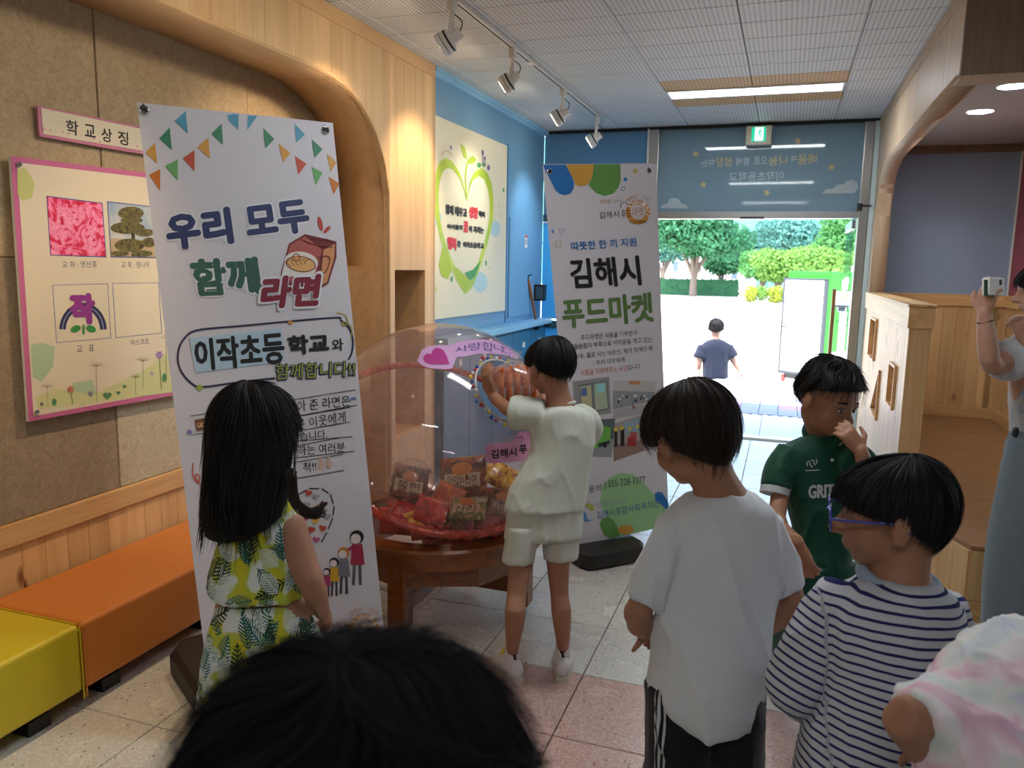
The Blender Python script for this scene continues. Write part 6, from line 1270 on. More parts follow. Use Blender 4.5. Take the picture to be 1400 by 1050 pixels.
g.loft([W(1318, 955, 1.03), W(1285, 975, 1.02), W(1262, 990, 1.01)], [.036, .042, .042], n=20, sub=3, caps='flat'); g.loft([W(1465, 960, 1.08), W(1500, 990, 1.09)], [.04, .045], n=20, caps='flat')
clothing(p, g, b0, 't_shirt', TIE, .005, 4, fold=folds(0.0120, 10, 5, 15, 1.5)); hair(p, b0, hc, R, .095, HAIR, N=700, seed=21)
g = G(); g.loft([pv-dn*.08, pv+dn*.05], [(.12, .095)]*2, side=rt, n=22, caps='flat')
for s_, f_ in ((-.06, fL), (.06, fR)): g.loft([pv+rt*s_, f_+V3((0, .01, .32))], [.068, .06], n=18, caps='flat')
clothing(p, g, b0, 'shorts', m_cloth('mint_grey_cloth', 'A8B4AE'), .009, 3); [shoe(p, f_+V3((0, -.04, 0)), (0, 1, 0), 1, WSH, WSO) for f_ in (fL, fR)]
HAIRF = NT('matte_black_hair'); HAIRF.col((.007, .007, .009)); HAIRF.set(Roughness=.8, Specular_IOR_Level=.1); HAIRF = HAIRF.m
# ---- child right in front of the camera, only the hair in view
hc = W(500, 1120, .46); b0 = V3((hc.x, hc.y-.02, 0)); p = person(b0, 'dark fluffy hair of a child close to the camera at the bottom edge')
R = headframe(V3((.1, 1, -.12))); neck = hc+V3((0, -.03, -.13)); g = G(); add_head(g, hc, R, .092, neck, .42)
cz = neck.z; g.loft([V3((hc.x, hc.y-.03, .55)), V3((hc.x, hc.y-.03, .8)), V3((hc.x, hc.y-.04, cz-.09)), neck], [(.11, .08), (.10, .075), (.115, .065), (.05, .045)], side=(1, 0, 0), n=18, sub=3)
for s_ in (-1, 1):
    sh_ = V3((hc.x+.125*s_, hc.y-.04, cz-.06)); limb(g, [sh_, sh_+V3((.03*s_, 0, -.22)), sh_+V3((.02*s_, .06, -.40))], [.036, .03, .02]); hand(g, sh_+V3((.02*s_, .06, -.40)), (0, .1, -1), (-s_, 0, 0), 1, 20, s_)
    f_ = b0+V3((.08*s_, -.02, 0)); limb(g, [V3((hc.x+.06*s_, hc.y-.03, .58)), f_+V3((0, 0, .32)), f_+V3((0, 0, .08)), f_+V3((0, .07, .035))], [.06, .042, .027, .022]); shoe(p, f_+V3((0, -.04, 0)), (0, 1, 0), 1.05, WSH, WSO)
finish_body(p, g, b0, .006); g = G(); g.loft([V3((hc.x, hc.y-.03, .52)), V3((hc.x, hc.y-.03, .8)), V3((hc.x, hc.y-.04, cz-.08)), neck+V3((0, 0, -.02))], [(.14, .1), (.135, .095), (.14, .085), (.06, .055)], side=(1, 0, 0), n=24, sub=3, caps='flat')
for s_ in (-1, 1): g.loft([V3((hc.x+.11*s_, hc.y-.04, cz-.06)), V3((hc.x+.155*s_, hc.y-.04, cz-.2))], [.045, .048], n=18, caps='flat')
clothing(p, g, b0, 't_shirt', m_cloth('navy_cotton', '1E2436'), .008, 4, fold=folds(0.0090, 8, 3, 22)); g = G(); g.loft([V3((hc.x, hc.y-.03, .6)), V3((hc.x, hc.y-.03, .5))], [(.12, .09)]*2, side=(1, 0, 0), n=20, caps='flat')
for s_ in (-1, 1): g.loft([V3((hc.x+.06*s_, hc.y-.03, .55)), b0+V3((.075*s_, -.02, .3))], [.07, .065], n=18, caps='flat')
clothing(p, g, b0, 'shorts', TRK, .009, 3)
hair(p, b0, hc, R, .092, HAIRF, rx=1.00, ry=1.10, zt=1.16, zc=.2, zf=.1, zs=-.3, zb=-.7, taper=.1, N=5000, seed=31, jit=.16, tip=.1, w=.014, wave=6, seg=8)
# ---- girl with long hair
D = 1.8; pv = W(358, 838, 1.80); b0 = V3((pv.x, pv.y, 0)); p = person(b0, 'girl with long black hair in a yellow and green palm leaf print dress')
hc = W(350, 588, 1.80); fdv = (rt*.45+fw*.9); R = headframe(V3((fdv.x, fdv.y, -.05))); neck = W(366, 694, 1.81)
g = G(); T = add_head(g, hc, R, .100, neck, .40)
g.loft([pv, W(358, 780, 1.8), W(362, 725, 1.8), neck], [(.095, .07), (.085, .065), (.10, .06), (.045, .04)], side=rt, n=18, sub=3, k=.84)
sR, eR, wR = W(398, 722, 1.78), W(430, 808, 1.76), W(440, 836, 1.86); limb(g, [sR, W(412, 765, 1.77), eR, wR], [.036, .034, .028, .019]); hand(g, wR, dn*.6+fw*.7+rt*.1, -rt, .95, 30, 1)
sL, eL, wL = W(318, 725, 1.84), W(308, 800, 1.9), W(340, 835, 1.98); limb(g, [sL, eL, wL], [.029, .025, .019]); hand(g, wL, rt*.7+fw*.5, dn, .95, 30, 1)
fL, fR = b0+V3((-.06, .03, 0)), b0+V3((.07, .02, 0))
for s_, f_ in ((-.05, fL), (.05, fR)): limb(g, [pv+rt*s_, f_+V3((0, 0, .30)), f_+V3((0, 0, .08)), f_+V3((0, .07, .035))], [.06, .04, .025, .022])
finish_body(p, g, b0, m=SK)
def m_palm():
    t = NT('palm_leaf_print'); co = t.new('TexCoord').outputs['Object']; s = t.new('SeparateXYZ'); t.link(co, s.inputs[0])
    cb_ = t.new('CombineXYZ'); t.link(t.math('ADD', s.outputs[0], t.math('MULTIPLY', s.outputs[1], .6)), cb_.inputs[0]); t.link(s.outputs[2], cb_.inputs[1]); uv = cb_.outputs[0]
    base = t.ramp(t.noise(uv, 13, 2, .5, .5), [(.40, hexc('C9C22E')), (.50, hexc('B8C04A')), (.56, hexc('DCE0D8')), (.7, hexc('CCD4D4'))], 'EASE')
    cur = base
    for sc, off, cols, wdt, Ln in ((12.5, 1.9, ('245860', '30706C'), .22, .46), (11.5, 0, ('1E4A50', '2A6A6A'), .20, .46), (9.5, 3.7, ('2C3A1E', '3E5228'), .17, .44), (14, 8.3, ('DDE4E0', 'C8D4D0'), .26, .44)):
        v0 = t.vmath('ADD', uv, (off, off*.7, 0)); vo = t.new('TexVoronoi', voronoi_dimensions='2D'); t.link(v0, vo.inputs['Vector']); vo.inputs['Scale'].default_value = sc; vo.inputs['Randomness'].default_value = .7
        dlt = t.new('VectorMath', operation='SUBTRACT'); t.link(v0, dlt.inputs[0]); t.link(vo.outputs['Position'], dlt.inputs[1])
        sc_ = t.new('VectorMath', operation='SCALE'); t.link(dlt.outputs[0], sc_.inputs[0]); sc_.inputs['Scale'].default_value = sc
        cs = t.new('SeparateColor'); t.link(vo.outputs['Color'], cs.inputs[0]); ro = t.new('VectorRotate', rotation_type='Z_AXIS'); t.link(sc_.outputs[0], ro.inputs['Vector']); t.link(t.math('MULTIPLY', cs.outputs[0], 6.28), ro.inputs['Angle'])
        xy = t.new('SeparateXYZ'); t.link(ro.outputs[0], xy.inputs[0]); ax_ = t.math('ABSOLUTE', xy.outputs[0]); y_ = xy.outputs[1]
        prof = t.math('MULTIPLY', t.math('SUBTRACT', 1, t.math('POWER', t.math('ABSOLUTE', t.math('DIVIDE', y_, Ln)), 2)), wdt)
        ins = t.math('LESS_THAN', ax_, prof); fr_ = t.math('FRACT', t.math('MULTIPLY', t.math('ADD', y_, t.math('MULTIPLY', ax_, -.9)), 11)); bl = t.math('MAXIMUM', t.math('GREATER_THAN', fr_, .42), t.math('LESS_THAN', ax_, .018))
        msk = t.math('MULTIPLY', t.math('MULTIPLY', ins, bl), t.math('GREATER_THAN', cs.outputs[1], .06)); cur = t.mix(msk, cur, t.mix(cs.outputs[2], hexc(cols[0]), hexc(cols[1])))
    t.col(cur); t.set(Roughness=.8, Specular_IOR_Level=.2, Sheen_Weight=.1); return t.m
PALM = m_palm()
g = G(); P_, R_ = sil([(688, 345, 402), (700, 328, 408), (725, 308, 412), (765, 294, 408), (800, 288, 414), (816, 296, 416)], 1.8, .07); g.loft(ax=dn, path=P_, rad= [(a, [.045, .055, .07, .08, .085, .08][i]) for i, (a, b) in enumerate(R_)], side=rt, n=26, sub=3, caps='flat'); clothing(p, g, b0, 'top', PALM, .006, 4, fold=folds(0.0075, 9, 3, 17))
g = G(); P_, R_ = sil([(824, 302, 408), (832, 298, 414), (870, 292, 430), (920, 286, 446), (980, 278, 462), (1040, 274, 470)], 1.8, .1); g.loft(ax=dn, path=P_, rad= [(a, .075+.016*i) for i, (a, b) in enumerate(R_)], side=rt, n=48, sub=4, caps='flat')
def skf(q):
    a = atan2(q.y-pv.y, q.x-pv.x); k = min(1, max(0, (pv.z+.02-q.z)/.12)); return k*.009*(sin(a*15+sin(q.z*9)*1.2)+.5*sin(a*29+2))
clothing(p, g, b0, 'skirt', PALM, .006, 2, fold=skf)
hair(p, b0, hc, R, .100, HAIR, rx=.98, ry=1.02, zt=1.14, zc=.05, zf=.3, zs=-1.8, zb=-2.55, taper=-.05, N=3000, seed=41, jit=.08, tip=.24, w=.026, seg=12, swirl=.15, fr=.45, wave=2, crown=-.2)
g = G()
for k in range(46):
    a = W(398+random.uniform(-8, 8), 650+random.uniform(-10, 10), 1.72+random.uniform(-.02, .03)); g.loft([a, W(402+random.uniform(-8, 6), 682+random.uniform(-6, 6), 1.70), W(418+random.uniform(-6, 6), 702+random.uniform(-8, 5), 1.70), W(436+random.uniform(-8, 8), 702+random.uniform(-9, 7), 1.71), W(443+random.uniform(-8, 4), 692+random.uniform(-6, 6), 1.72)], [.0022, .002, .0018, .0014, .0005], n=4, sub=3, caps=None)
part('hair_flick', g, HAIRB, p, smooth=True, kind='stuff')
for f_ in (fL, fR): shoe(p, f_+V3((0, -.04, 0)), (.2, 1, 0), .95, WSH, WSO)
# ---- woman taking a picture
D = 3.15; b0 = V3((1.02, 3.40, 0)); p = person(b0, 'woman in grey t-shirt and wide slate trousers holding up a small instant camera')
hc = W(1428, 398, 3.2); R = headframe(V3((-1, .15, -.15))); neck = W(1428, 447, 3.2); g = G(); T = add_head(g, hc, R, .112, neck, .42)
pv = W(1425, 610, 3.2); g.loft([pv, W(1422, 560, 3.2), W(1420, 500, 3.2), neck], [(.14, .10), (.12, .09), (.14, .09), (.055, .05)], side=rt, n=18, sub=3, k=.84)
sL, eL, wL = W(1398, 478, 3.1), W(1352, 498, 2.98), W(1346, 428, 2.95); limb(g, [sL, W(1375, 492, 3.04), eL+rt*.01, W(1350, 465, 2.96), wL], [.048, .046, .038, .036, .024]); hand(g, wL, W(1352, 392, 2.93)-wL, rt*.6+fw*.3, 1.35, 42, 1)
sR, eR, wR = W(1455, 478, 3.25), W(1450, 530, 3.05), W(1405, 470, 2.98); limb(g, [sR, eR, wR], [.046, .038, .024]); hand(g, wR, (W(1388, 428, 2.98)-wR), fw, 1.25, 30, -1)
fL, fR = V3((.90, 3.42, 0)), V3((1.12, 3.38, 0))
for s_, f_ in ((-.08, fL), (.08, fR)): limb(g, [pv+rt*s_*.8+fw*.02, f_+V3((0.06, .07, .45)), f_+V3((.035, .03, .12)), f_+V3((.0, 0, .05)), f_+V3((-.06, 0, .035))], [.065, .045, .036, .034, .03])
finish_body(p, g, b0, .005, SKL)
hair(p, b0, hc, R, .112, HAIR, zf=.3, zs=-.4, zb=-1.2, N=900, seed=51)
GT = m_cloth('light_grey_tee', 'B4B6BA'); g = G(); P_, R_ = sil([(452, 1412, 1445), (462, 1396, 1465), (500, 1390, 1475), (545, 1387, 1470), (592, 1388, 1468)], 3.2, .11); g.loft(ax=dn, path=P_, rad= [(a, [.06, .08, .11, .12, .12][i]) for i, (a, b) in enumerate(R_)], side=rt, n=26, sub=3, caps='flat')
g.loft([W(1405, 480, 3.12), W(1388, 488, 3.08), W(1374, 496, 3.03)], [.07, .075, .075], n=18, sub=3, caps='flat'); g.loft([W(1450, 480, 3.22), W(1455, 515, 3.12)], [.07, .075], n=18, caps='flat')
ts = clothing(p, g, b0, 't_shirt', GT, .009, 4, fold=folds(0.0120, 7, 3, 19)); bpy.context.view_layer.update()
Wrap(ts, b0, 3.2).text('MAR', (1391, 533), (1420, 536), (1391, 545), .03).text('LES', (1394, 552), (1420, 555), (1394, 564), .03).done('blue_lettering', mat('sky_blue_print', '7EA0D0', .6), p)
SL = m_cloth('slate_linen', '66727A'); g = G(); P_, R_ = sil([(588, 1388, 1466), (640, 1374, 1470), (700, 1364, 1472), (780, 1356, 1474), (830, 1353, 1476), (872, 1350, 1478)], 3.2, .12); g.loft(ax=dn, path=P_, rad= [(a, .12) for a, b in R_], side=rt, n=40, sub=3, caps='flat'); P_, R_ = sil([(600, 1386, 1440), (760, 1356, 1430), (874, 1349, 1425)], 3.13, .125); g.loft(ax=dn, path=P_, rad= R_, side=rt, n=30, sub=4, caps='flat')
def trf(q): return .010*noise.noise(V3((q.x*14, q.y*14, q.z*1.2)))
clothing(p, g, b0, 'trousers', SL, .010, 3, fold=trf)
part('belt', G().loft([W(1389, 588, 3.12), W(1388, 594, 3.12)], [.012]*2, n=10), mat('dark_belt', '22242A', .5), p)
cam_ = thing('instant_camera', W(1356, 396, 2.92), 'small white instant camera with a green screen in the woman\'s raised hand', 'camera'); rc = Matrix([rt*.93+fw*.36, fw*.93-rt*.36, -dn]).transposed()
part('case', G().obox(W(1358, 392, 2.92), (.042, .016, .034), rc, ch=.006), M_WHITE, cam_); part('screen', G().obox(W(1352, 394, 2.90), (.024, .002, .030), rc), mat('green_screen', '2E5A4A', .2, vary=.4, vs=60), cam_); part('lens_mark', G().obox(W(1368, 386, 2.895), (.006, .002, .010), rc, ch=.002), M_BLACK, cam_)
for k in (0, 1): part('wrist_cord', G().torus(wL+(eL-wL)*(.16+.10*k), (eL-wL)+V3((.02, 0, 0))*(1-2*k), .0275, .0032, 24, 6), M_BLACK, p, smooth=True)
for f_ in (fL,):
    fo = part('sock_foot', G().loft([f_+V3((.02, 0, .05)), f_+V3((-.06, .0, .045)), f_+V3((-.14, 0, .036))], [(.032, .036), (.036, .028), (.03, .02)], side=(0, 1, 0), n=16, sub=3), SOCK, p, smooth=True); part('sandal_sole', G().prism([f_+V3((x, y, .002)) for x, y in ((.06, -.04), (-.1, -.045), (-.175, -.02), (-.175, .02), (-.1, .045), (.06, .04))], (0, 0, 1), .022), mat('brown_sole', '4A342A', .6), p)
    part('sandal_strap', G().loft([f_+V3((-.085, -.043, .022)), f_+V3((-.08, -.03, .07)), f_+V3((-.075, .02, .076)), f_+V3((-.07, .043, .022))], [(.022, .004)]*4, side=(1, 0, 0), n=10, sub=4), mat('bronze_strap', 'A0745A', .35, .3, vary=.4, vs=200), p, smooth=True)
shoe(p, fR+V3((.06, 0, 0)), (-1, 0, 0), 1.15, WSH, WSO)
# ---- man walking away outside
D = 9.75; b0 = W(981, 628, 9.75); b0 = V3((b0.x, b0.y, -1.0)); p = person(b0, 'man in navy t-shirt and white shorts walking away across the bright yard')
s = .112; hc = W(979, 449, 9.75); R = headframe(V3((0, 1, -.1))); neck = hc+V3((0, -.02, -.14)); g = G(); add_head(g, hc, R, s, neck, .45)
pv = W(978, 520, 9.75); g.loft([pv, W(978, 495, 9.75), W(979, 478, 9.75), neck], [(.15, .1), (.14, .1), (.17, .1), (.06, .05)], side=rt, n=16, sub=3)
sL, eL, wL = W(963, 474, 9.75), W(956, 492, 9.75), W(955, 505, 9.8); sR, eR, wR = W(994, 474, 9.75), W(1001, 490, 9.75), W(1010, 505, 9.75)
limb(g, [sL, eL, wL], [.05, .042, .027]); limb(g, [sR, eR, wR], [.05, .042, .027]); hand(g, wL, dn, rt, 1.3, 25, 1); hand(g, wR, dn+rt*.5, -rt, 1.3, 25, -1)
for s_, y_ in ((-.1, -.12), (.1, .2)): f_ = V3((b0.x+s_, b0.y+y_, -1.0)); limb(g, [pv+rt*s_*.9, V3((b0.x+s_, b0.y+y_*.4, -.5)), f_+V3((0, 0, .09)), f_+V3((0, .1, .035))], [.09, .06, .04, .035]); shoe(p, f_+V3((0, -.05, 0)), (0, 1, 0), 1.35, WSH, WSO)
finish_body(p, g, b0, .009, SKL)
g = G(); P_, R_ = sil([(464, 974, 984), (467, 965, 992), (475, 958, 999), (495, 961, 995), (518, 961, 995)], 9.75, .12); g.loft(ax=dn, path=P_, rad= [(a, [.07, .1, .12, .125, .13][i]) for i, (a, b) in enumerate(R_)], side=rt, n=22, sub=3, caps='flat'); g.loft([sL, sL+(eL-sL)*.9], [.07, .085], n=16, caps='flat'); g.loft([sR, sR+(eR-sR)*.9], [.07, .085], n=16, caps='flat'); clothing(p, g, b0, 't_shirt', m_cloth('navy_tee', '1C2232'), .013, 3, fold=folds(.01, 5, 3, 25))
g = G(); g.loft([pv-dn*.05, pv+dn*.1], [(.16, .12)]*2, side=rt, n=20, caps='flat'); [g.loft([pv+rt*s_*.9, pv+rt*s_+dn*.42], [.1, .1], n=16, caps='flat') for s_ in (-.09, .09)]; clothing(p, g, b0, 'shorts', m_cloth('white_shorts', 'E4E4E4'), .015, 3)
hair(p, b0, hc, R, s, HAIR, N=500, seed=61, w=.05)
# ------------------------------------------------------------------ outside: porch, yard, truck, trees, hills
M_PT = mat('porch_tile', 'B8B4AE', .5, vary=.08, vs=4); M_SAND = mat('pale_sandy_yard', 'CFC8BC', .9, vary=.06, vs=.6)
po = tag(part('porch_floor', G().box((-4, YF+.05, -.12), (4, 9.75, -.012)), M_GROUT, loc=(0, YF, 0)), kind='structure')
tp = tile_mesh('tile', M_PT, .596, .296, .014)
for i in range(-3, 4):
    for j in range(4): inst('tile', tp, (.15+.6*i, YF+.25+.3*j, 0), po)
M_GB = mat('grey_block', '7E8290', .7, vary=.12, vs=9); M_RB = mat('reddish_block', '9A7A80', .7, vary=.12, vs=9); gb = tile_mesh('paving_block', M_GB, .19, .19, .014); rb = tile_mesh('paving_block', M_RB, .19, .19, .014)
for i in range(-7, 8):
    for j in range(6): inst('paving_block', rb if (j in (2, 3) and (i % 4) < 2) else gb, (.1+.197*i, 8.62+.197*j-.01, 0), po)
gg = G()
for i in range(60): gg.box((-2.9+.1*i, 8.475, -.012), (-2.85+.1*i, 8.515, .003))
part('drain_slots', gg, mat('drain_dark', '40444A', .6), po, kind='stuff')
g = G()
for k in range(6): g.box((-4, 9.75+.28*k, -.12-.166*(k+1)), (4, 10.03+.28*k, -.166*(k+1)))
for k in range(5): part('step', G().box((-4, 9.75+.05*k, -.2*(k+1)), (4, 9.80+.05*k, -.2*k-.012)), M_PT, po)
tag(part('ground_yard', G().box((-60, 9.9, -1.2), (60, 140, -1.0)), M_SAND, loc=(0, 10, -1)), kind='structure')
# refrigerated truck body
tk = thing('green_box_truck', W(1100, 522, 17.0), 'small bright green box truck with a white rear door parked in the yard', 'truck')
Dt = 17.0; a = W(1069, 507, Dt); zg = -1.0; x = V3((rt.x, rt.y, 0)).normalized(); y = V3((fw.x, fw.y, 0)).normalized()
ca, sa = cos(radians(-58)), sin(radians(-58)); x, y = x*ca+y*sa, y*ca-x*sa
LG = mat('vivid_green_paint', '16900A', .4); Wd, Ln_, Hh = .98, 2.6, (W(1085, 382, Dt)-W(1085, 507, Dt)).length
z0 = a.z; cx = lambda u, v, w_: V3((a.x, a.y, 0))+x*u+y*v+V3((0, 0, w_))
def tbox(u0, u1, v0, v1, w0, w1, ch=0): return G().obox(cx((u0+u1)/2, (v0+v1)/2, (w0+w1)/2), ((u1-u0)/2, (v1-v0)/2, (w1-w0)/2), Matrix([x, y, V3((0, 0, 1))]).transposed(), ch=ch)
part('cargo_box', tbox(.0, 1.02, .0, 2.3, z0, z0+Hh+.16, .02), LG, tk)
dr = part('rear_door', tbox(-.02, .96, -.06, -.01, z0+.02, z0+Hh-.02, .01), mat('white_truck_panel', 'F0F0EE', .4), tk)
g = G()
for u0, u1, w0, w1 in ((-.05, -.02, z0, z0+Hh), (.955, 1.01, z0, z0+Hh), (-.05, 1.01, z0+Hh-.02, z0+Hh+.02), (-.05, 1.01, z0-.02, z0+.03)): g.join(tbox(u0, u1, -.08, .0, w0, w1))
part('door_frame', g, mat('truck_frame_grey', '30363C', .6), tk); part('door_latch', tbox(.0, .16, -.12, -.08, z0+.95, z0+.98), M_DARKMET, dr)
part('side_stripe', tbox(1.019, 1.026, .1, 2.2, z0+.35, z0+.5), M_WHITE, tk); part('side_label', tbox(1.019, 1.027, .2, 1.1, z0+1.45, z0+1.75), M_WHITE, tk)
v, f = glyphs('식품'); part('side_lettering', G().add([cx(1.03, .3+.9*p[0], z0+1.0+.25*p[1]) for p in v], f), BLK, tk, fix=False)
part('chassis', tbox(.05, .97, .0, 3.9, z0-.14, z0, .01), M_DARKMET, tk); part('tail_lamp', tbox(.0, .08, -.02, .02, z0-.22, z0-.06), mat('tail_red', '8A2A2A', .3), tk); part('bumper', tbox(-.1, .05, .0, .06, z0-.05, z0+.2), M_DARKMET, tk)
for u in (.08, .76):
    for v_ in (.7, 3.2): part('wheel', G().cyl(cx(u, v_, zg+.27), cx(u+.2, v_, zg+.27), .27, n=24), M_BLACK, tk)
g = tbox(.03, 1.0, 2.4, 3.7, z0-.1, z0+1.1, .08); part('cab', g, LG, tk); part('cab_window', tbox(.1, .92, 2.39, 2.41, z0+.55, z0+.95), mat('dark_glass', '20282C', .1), tk)
# vegetation
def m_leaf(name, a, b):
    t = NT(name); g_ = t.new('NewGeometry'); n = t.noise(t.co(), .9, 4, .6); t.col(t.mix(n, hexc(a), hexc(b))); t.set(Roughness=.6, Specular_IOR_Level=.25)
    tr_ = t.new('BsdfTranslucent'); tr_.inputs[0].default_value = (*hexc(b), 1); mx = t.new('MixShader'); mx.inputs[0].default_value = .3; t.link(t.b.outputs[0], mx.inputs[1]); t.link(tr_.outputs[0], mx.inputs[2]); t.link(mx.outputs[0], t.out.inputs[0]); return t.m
LM = [m_leaf('leaf_deep', '1C4A34', '3C7850'), m_leaf('leaf_mid', '2E6238', '5A9450'), m_leaf('leaf_lime', '3E6E34', '7CA44C'), m_leaf('leaf_yellow', '6E8A30', 'A4AC40'), m_leaf('leaf_hazed', '2E605C', '5C9084')]  # the last, bluish one has distance haze mixed into its colour
BARK = mat('tree_bark', '6A5E54', .9, vary=.2, vs=6)
def crown(lobes, n, ls, seed):
    r = np.random.default_rng(seed); vs, fs = [], []; per = n//len(lobes)
    for (c, rr) in lobes:
        c = np.array(c); rr = np.array(rr) if hasattr(rr, '__len__') else np.array([rr]*3)
        d = r.normal(size=(per, 3)); d /= np.linalg.norm(d, axis=1, keepdims=True); k = r.uniform(.72, 1.06, (per, 1)); P = c+d*rr*k
        a = r.normal(size=(per, 3)); a /= np.linalg.norm(a, axis=1, keepdims=True); b = np.cross(a, d+r.normal(size=(per, 3))*.5); b /= np.linalg.norm(b, axis=1, keepdims=True)+1e-9; s_ = ls*r.uniform(.6, 1.3, (per, 1))
        Q = np.stack([P-a*s_, P-b*s_*.5, P+a*s_, P+b*s_*.5], 1).reshape(-1, 3); o = len(vs); vs += Q.tolist(); fs += [(o+4*i, o+4*i+1, o+4*i+2, o+4*i+3) for i in range(per)]
    return vs, fs
def tree(px, py, D, w, h, m, label, cat='tree', trunk=True, seed=1, n=4200, ls=.3, name='tree', grp=None, lob=9, flat=.6):
    b = W(px, py, D); b.z = -1.0; r = random.Random(seed); t = thing(name, b, label, cat, grp); L = []
    for i in range(lob): a = r.uniform(0, 6.28); q = r.uniform(.1, .62); L.append(((b.x+cos(a)*w/2*q, b.y+sin(a)*w/2*q, b.z+h*(r.uniform(.52, .86) if trunk else r.uniform(.2, .72))), (w*r.uniform(.2, .32), w*r.uniform(.2, .32), h*r.uniform(.13, .22)*(1 if trunk else 1.5))))
    L.append(((b.x, b.y, b.z+h*(.68 if trunk else .45)), (w*.36, w*.36, h*(.25 if trunk else .42))))
    vs, fs = crown(L, n, ls, seed); part('crown', G().add(vs, fs), m, t, fix=False, kind='stuff')
    if trunk:
        g = G(); g.loft([b, b+V3((0, 0, h*.18)), b+V3((w*.02, 0, h*.34))], [w*.035, w*.028, w*.024], n=12, sub=3)
        for k in range(6): c_ = L[k][0]; g.loft([b+V3((0, 0, h*.2)), b+V3(((c_[0]-b.x)*.35, (c_[1]-b.y)*.35, h*.42)), V3(c_)], [w*.02, w*.014, w*.006], n=8, sub=3)
        part('trunk', g, BARK, t, smooth=True)
    return t
tree(948, 392, 72, 10.5, 8.6, LM[0], 'large spreading tree with a forked trunk beyond the yard', seed=3, n=9000, ls=.26, lob=14)
tree(1040, 405, 66, 5.2, 4.2, LM[1], 'rounded green tree in the middle beyond the yard', seed=4, n=5000, ls=.2)
tree(1062, 405, 62, 4.6, 4.2, LM[2], 'lime green bushy tree beside the yellow shrubs', seed=5, n=5000, ls=.16)
tree(1120, 405, 64, 6.5, 4.4, LM[2], 'lime green tree behind the green truck', seed=6, n=5000, ls=.18)
tree(1150, 400, 76, 7, 8.0, LM[1], 'tall green tree behind the truck by the door post', seed=7, n=5000, ls=.24)
tree(1085, 398, 84, 9, 8.4, LM[4], 'hazy blue green tree at the centre back of the yard', seed=8, n=6000, ls=.26)
tree(1015, 398, 92, 8, 7.6, LM[4], 'hazy blue green tree between the large tree and the centre', seed=9, n=5000, ls=.26)
tree(985, 398, 80, 5, 4.2, LM[0], 'small dark green tree beside the white building', seed=10, n=3500, ls=.2)
tree(905, 396, 88, 8, 8, LM[4], 'hazy tree at the left edge of the doorway', seed=12, n=4000, ls=.26)
for k, (px, m_, lb) in enumerate(((1022, 3, 'low yellow green shrub, leftmost of the yard border'), (1040, 2, 'low lime shrub in the yard border beside the yellow one'), (1058, 3, 'low yellow shrub in the border left of the truck'), (1075, 2, 'low green shrub just left of the truck'))): tree(px, 398, 60, 1.6, 1.4, LM[m_], lb, 'shrub', False, 20+k, 1500, .08, 'shrub', lob=5)
hg = thing('clipped_hedge', W(935, 392, 75), 'long low clipped hedge under the large tree', 'hedge'); b = W(935, 392, 75); r = np.random.default_rng(5); n = 7000; P = np.stack([r.uniform(b.x-7, b.x+5, n), b.y+r.uniform(-.6, .6, n), r.uniform(-1, .55, n)], 1); aa = r.normal(size=(n, 3)); bb = r.normal(size=(n, 3)); aa /= np.linalg.norm(aa, axis=1, keepdims=True)*8; bb /= np.linalg.norm(bb, axis=1, keepdims=True)*14
part('foliage', G().add(np.stack([P-aa, P-bb, P+aa, P+bb], 1).reshape(-1, 3).tolist(), [(4*i, 4*i+1, 4*i+2, 4*i+3) for i in range(n)]), LM[0], hg, fix=False, kind='stuff'); part('core', G().box((b.x-7, b.y-.55, -1), (b.x+5, b.y+.55, .5)), LM[0], hg)
def house(px, D, w, h, label, roofc):
    b = W(px, 395, D); b.z = -1.0; t = thing('house', b, label, 'building'); part('wall', G().box((b.x-w/2, b.y, -1), (b.x+w/2, b.y+5, -1+h)), mat('white_render', 'E0E0DE', .8), t)
    part('roof', G().prism([(b.x-w/2-.3, b.y-.3, -1+h), (b.x+w/2+.3, b.y-.3, -1+h), (b.x, b.y-.3, h+w*.13-1)], (0, 1, 0), 5.6), mat(roofc, roofc, .7), t)
    for k in range(3): u = b.x-w/2+w*(k+.5)/3; f_ = part('window', G().box((u-.4, b.y-.05, h*.45-1), (u+.4, b.y, h*.8-1)), M_WHITE, t); part('pane', G().box((u-.33, b.y-.07, h*.48-1), (u+.33, b.y-.05, h*.77-1)), mat('far_glass', '4A5E6A', .2), f_)
house(922, 98, 8.5, 4.4, 'white house glimpsed left of the large tree', 'B8B4B0'); house(1003, 90, 4.5, 3.0, 'low white building right of the large tree', '9AA0A8'); house(1160, 88, 6, 3.4, 'pale building seen past the truck by the door post', 'A8ACB0')
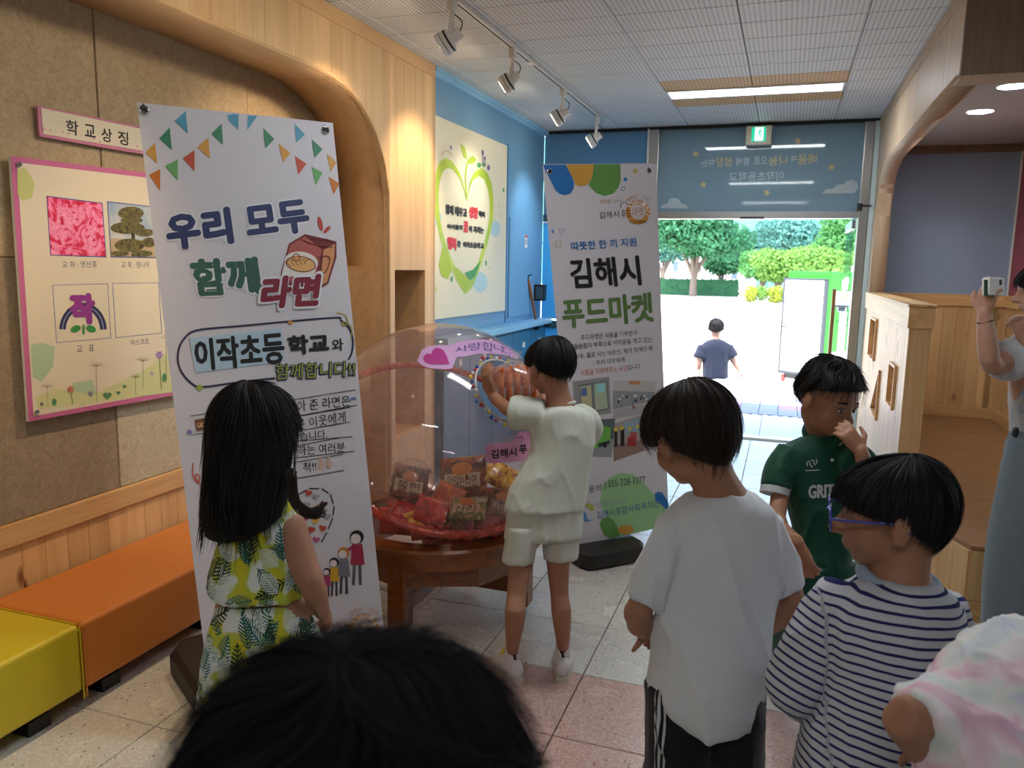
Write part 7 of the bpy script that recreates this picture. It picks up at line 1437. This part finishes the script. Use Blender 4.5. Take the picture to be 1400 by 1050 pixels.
for k, (px, c_, lb) in enumerate(((984, 'C8CCD0', 'silver car parked beyond the yard near the hedge'), (999, '30343A', 'dark car parked beyond the yard beside the silver car'))):
    b = W(px, 392, 78); b.z = -1.0; t = thing('car', b, lb, 'car'); g = G(); g.loft([b+V3((-.85, 0, .55)), b+V3((.85, 0, .55))], [(.0, .0)]*2, n=4) if False else None
    part('body', G().box((b.x-.85, b.y-2, -.78), (b.x+.85, b.y+2, -.2), ch=.15), mat('car_'+c_, c_, .3), t); part('cabin', G().box((b.x-.72, b.y-1.2, -.22), (b.x+.72, b.y+1.2, .42), ch=.2), mat('far_glass', '4A5E6A', .2), t)
    for dx in (-.8, .6):
        for dy in (-1.3, 1.3): part('wheel', G().cyl((b.x+dx, b.y+dy, -.68), (b.x+dx+.2, b.y+dy, -.68), .32, n=16), M_BLACK, t)
pp = thing('utility_pole', V3((W(1162, 395, 82).x, W(1162, 395, 82).y, -1)), 'thin grey utility pole by the right door post', 'pole'); b = pp.location; part('shaft', G().loft([b, b+V3((0, 0, 9))], [.16, .10], n=10), mat('concrete_pole', '8C9294', .8), pp); part('crossarm', G().box((b.x-.8, b.y-.05, 7.2), (b.x+.8, b.y+.05, 7.35)), M_DARKMET, pp)
hl = []; r = np.random.default_rng(2)
g = G(); nx, ny = 70, 16; vs = []
for i in range(nx+1):
    for j in range(ny+1):
        x_ = -90+240*i/nx; y_ = 115+8*j; hgt = (8+34*min(1, j/9))*(1+.25*noise.noise(V3((x_*.02, j*.1, 0))))*min(1, j/2.5)+2.2*noise.noise(V3((x_*.22, y_*.22, 3))); vs.append((x_, y_, -1+hgt*(j > 0)))
g.add(vs, [(i*(ny+1)+j, (i+1)*(ny+1)+j, (i+1)*(ny+1)+j+1, i*(ny+1)+j+1) for i in range(nx) for j in range(ny)])
hll = tag(part('hillside', g, m_leaf('hill_hazed_green', '2E605C', '6A9C8C'), loc=(0, 115, -1), smooth=True), 'wooded hillside filling the view behind the trees', 'hill')  # distance haze is put into this pale bluish green
vv = np.array(g.v); ids = r.integers(0, len(vv), 9000); P = vv[ids]+r.normal(size=(9000, 3))*[2, 2, 1.0]; aa = r.normal(size=(9000, 3)); bb = r.normal(size=(9000, 3)); aa /= np.linalg.norm(aa, axis=1, keepdims=True)/.9; bb /= np.linalg.norm(bb, axis=1, keepdims=True)/.6
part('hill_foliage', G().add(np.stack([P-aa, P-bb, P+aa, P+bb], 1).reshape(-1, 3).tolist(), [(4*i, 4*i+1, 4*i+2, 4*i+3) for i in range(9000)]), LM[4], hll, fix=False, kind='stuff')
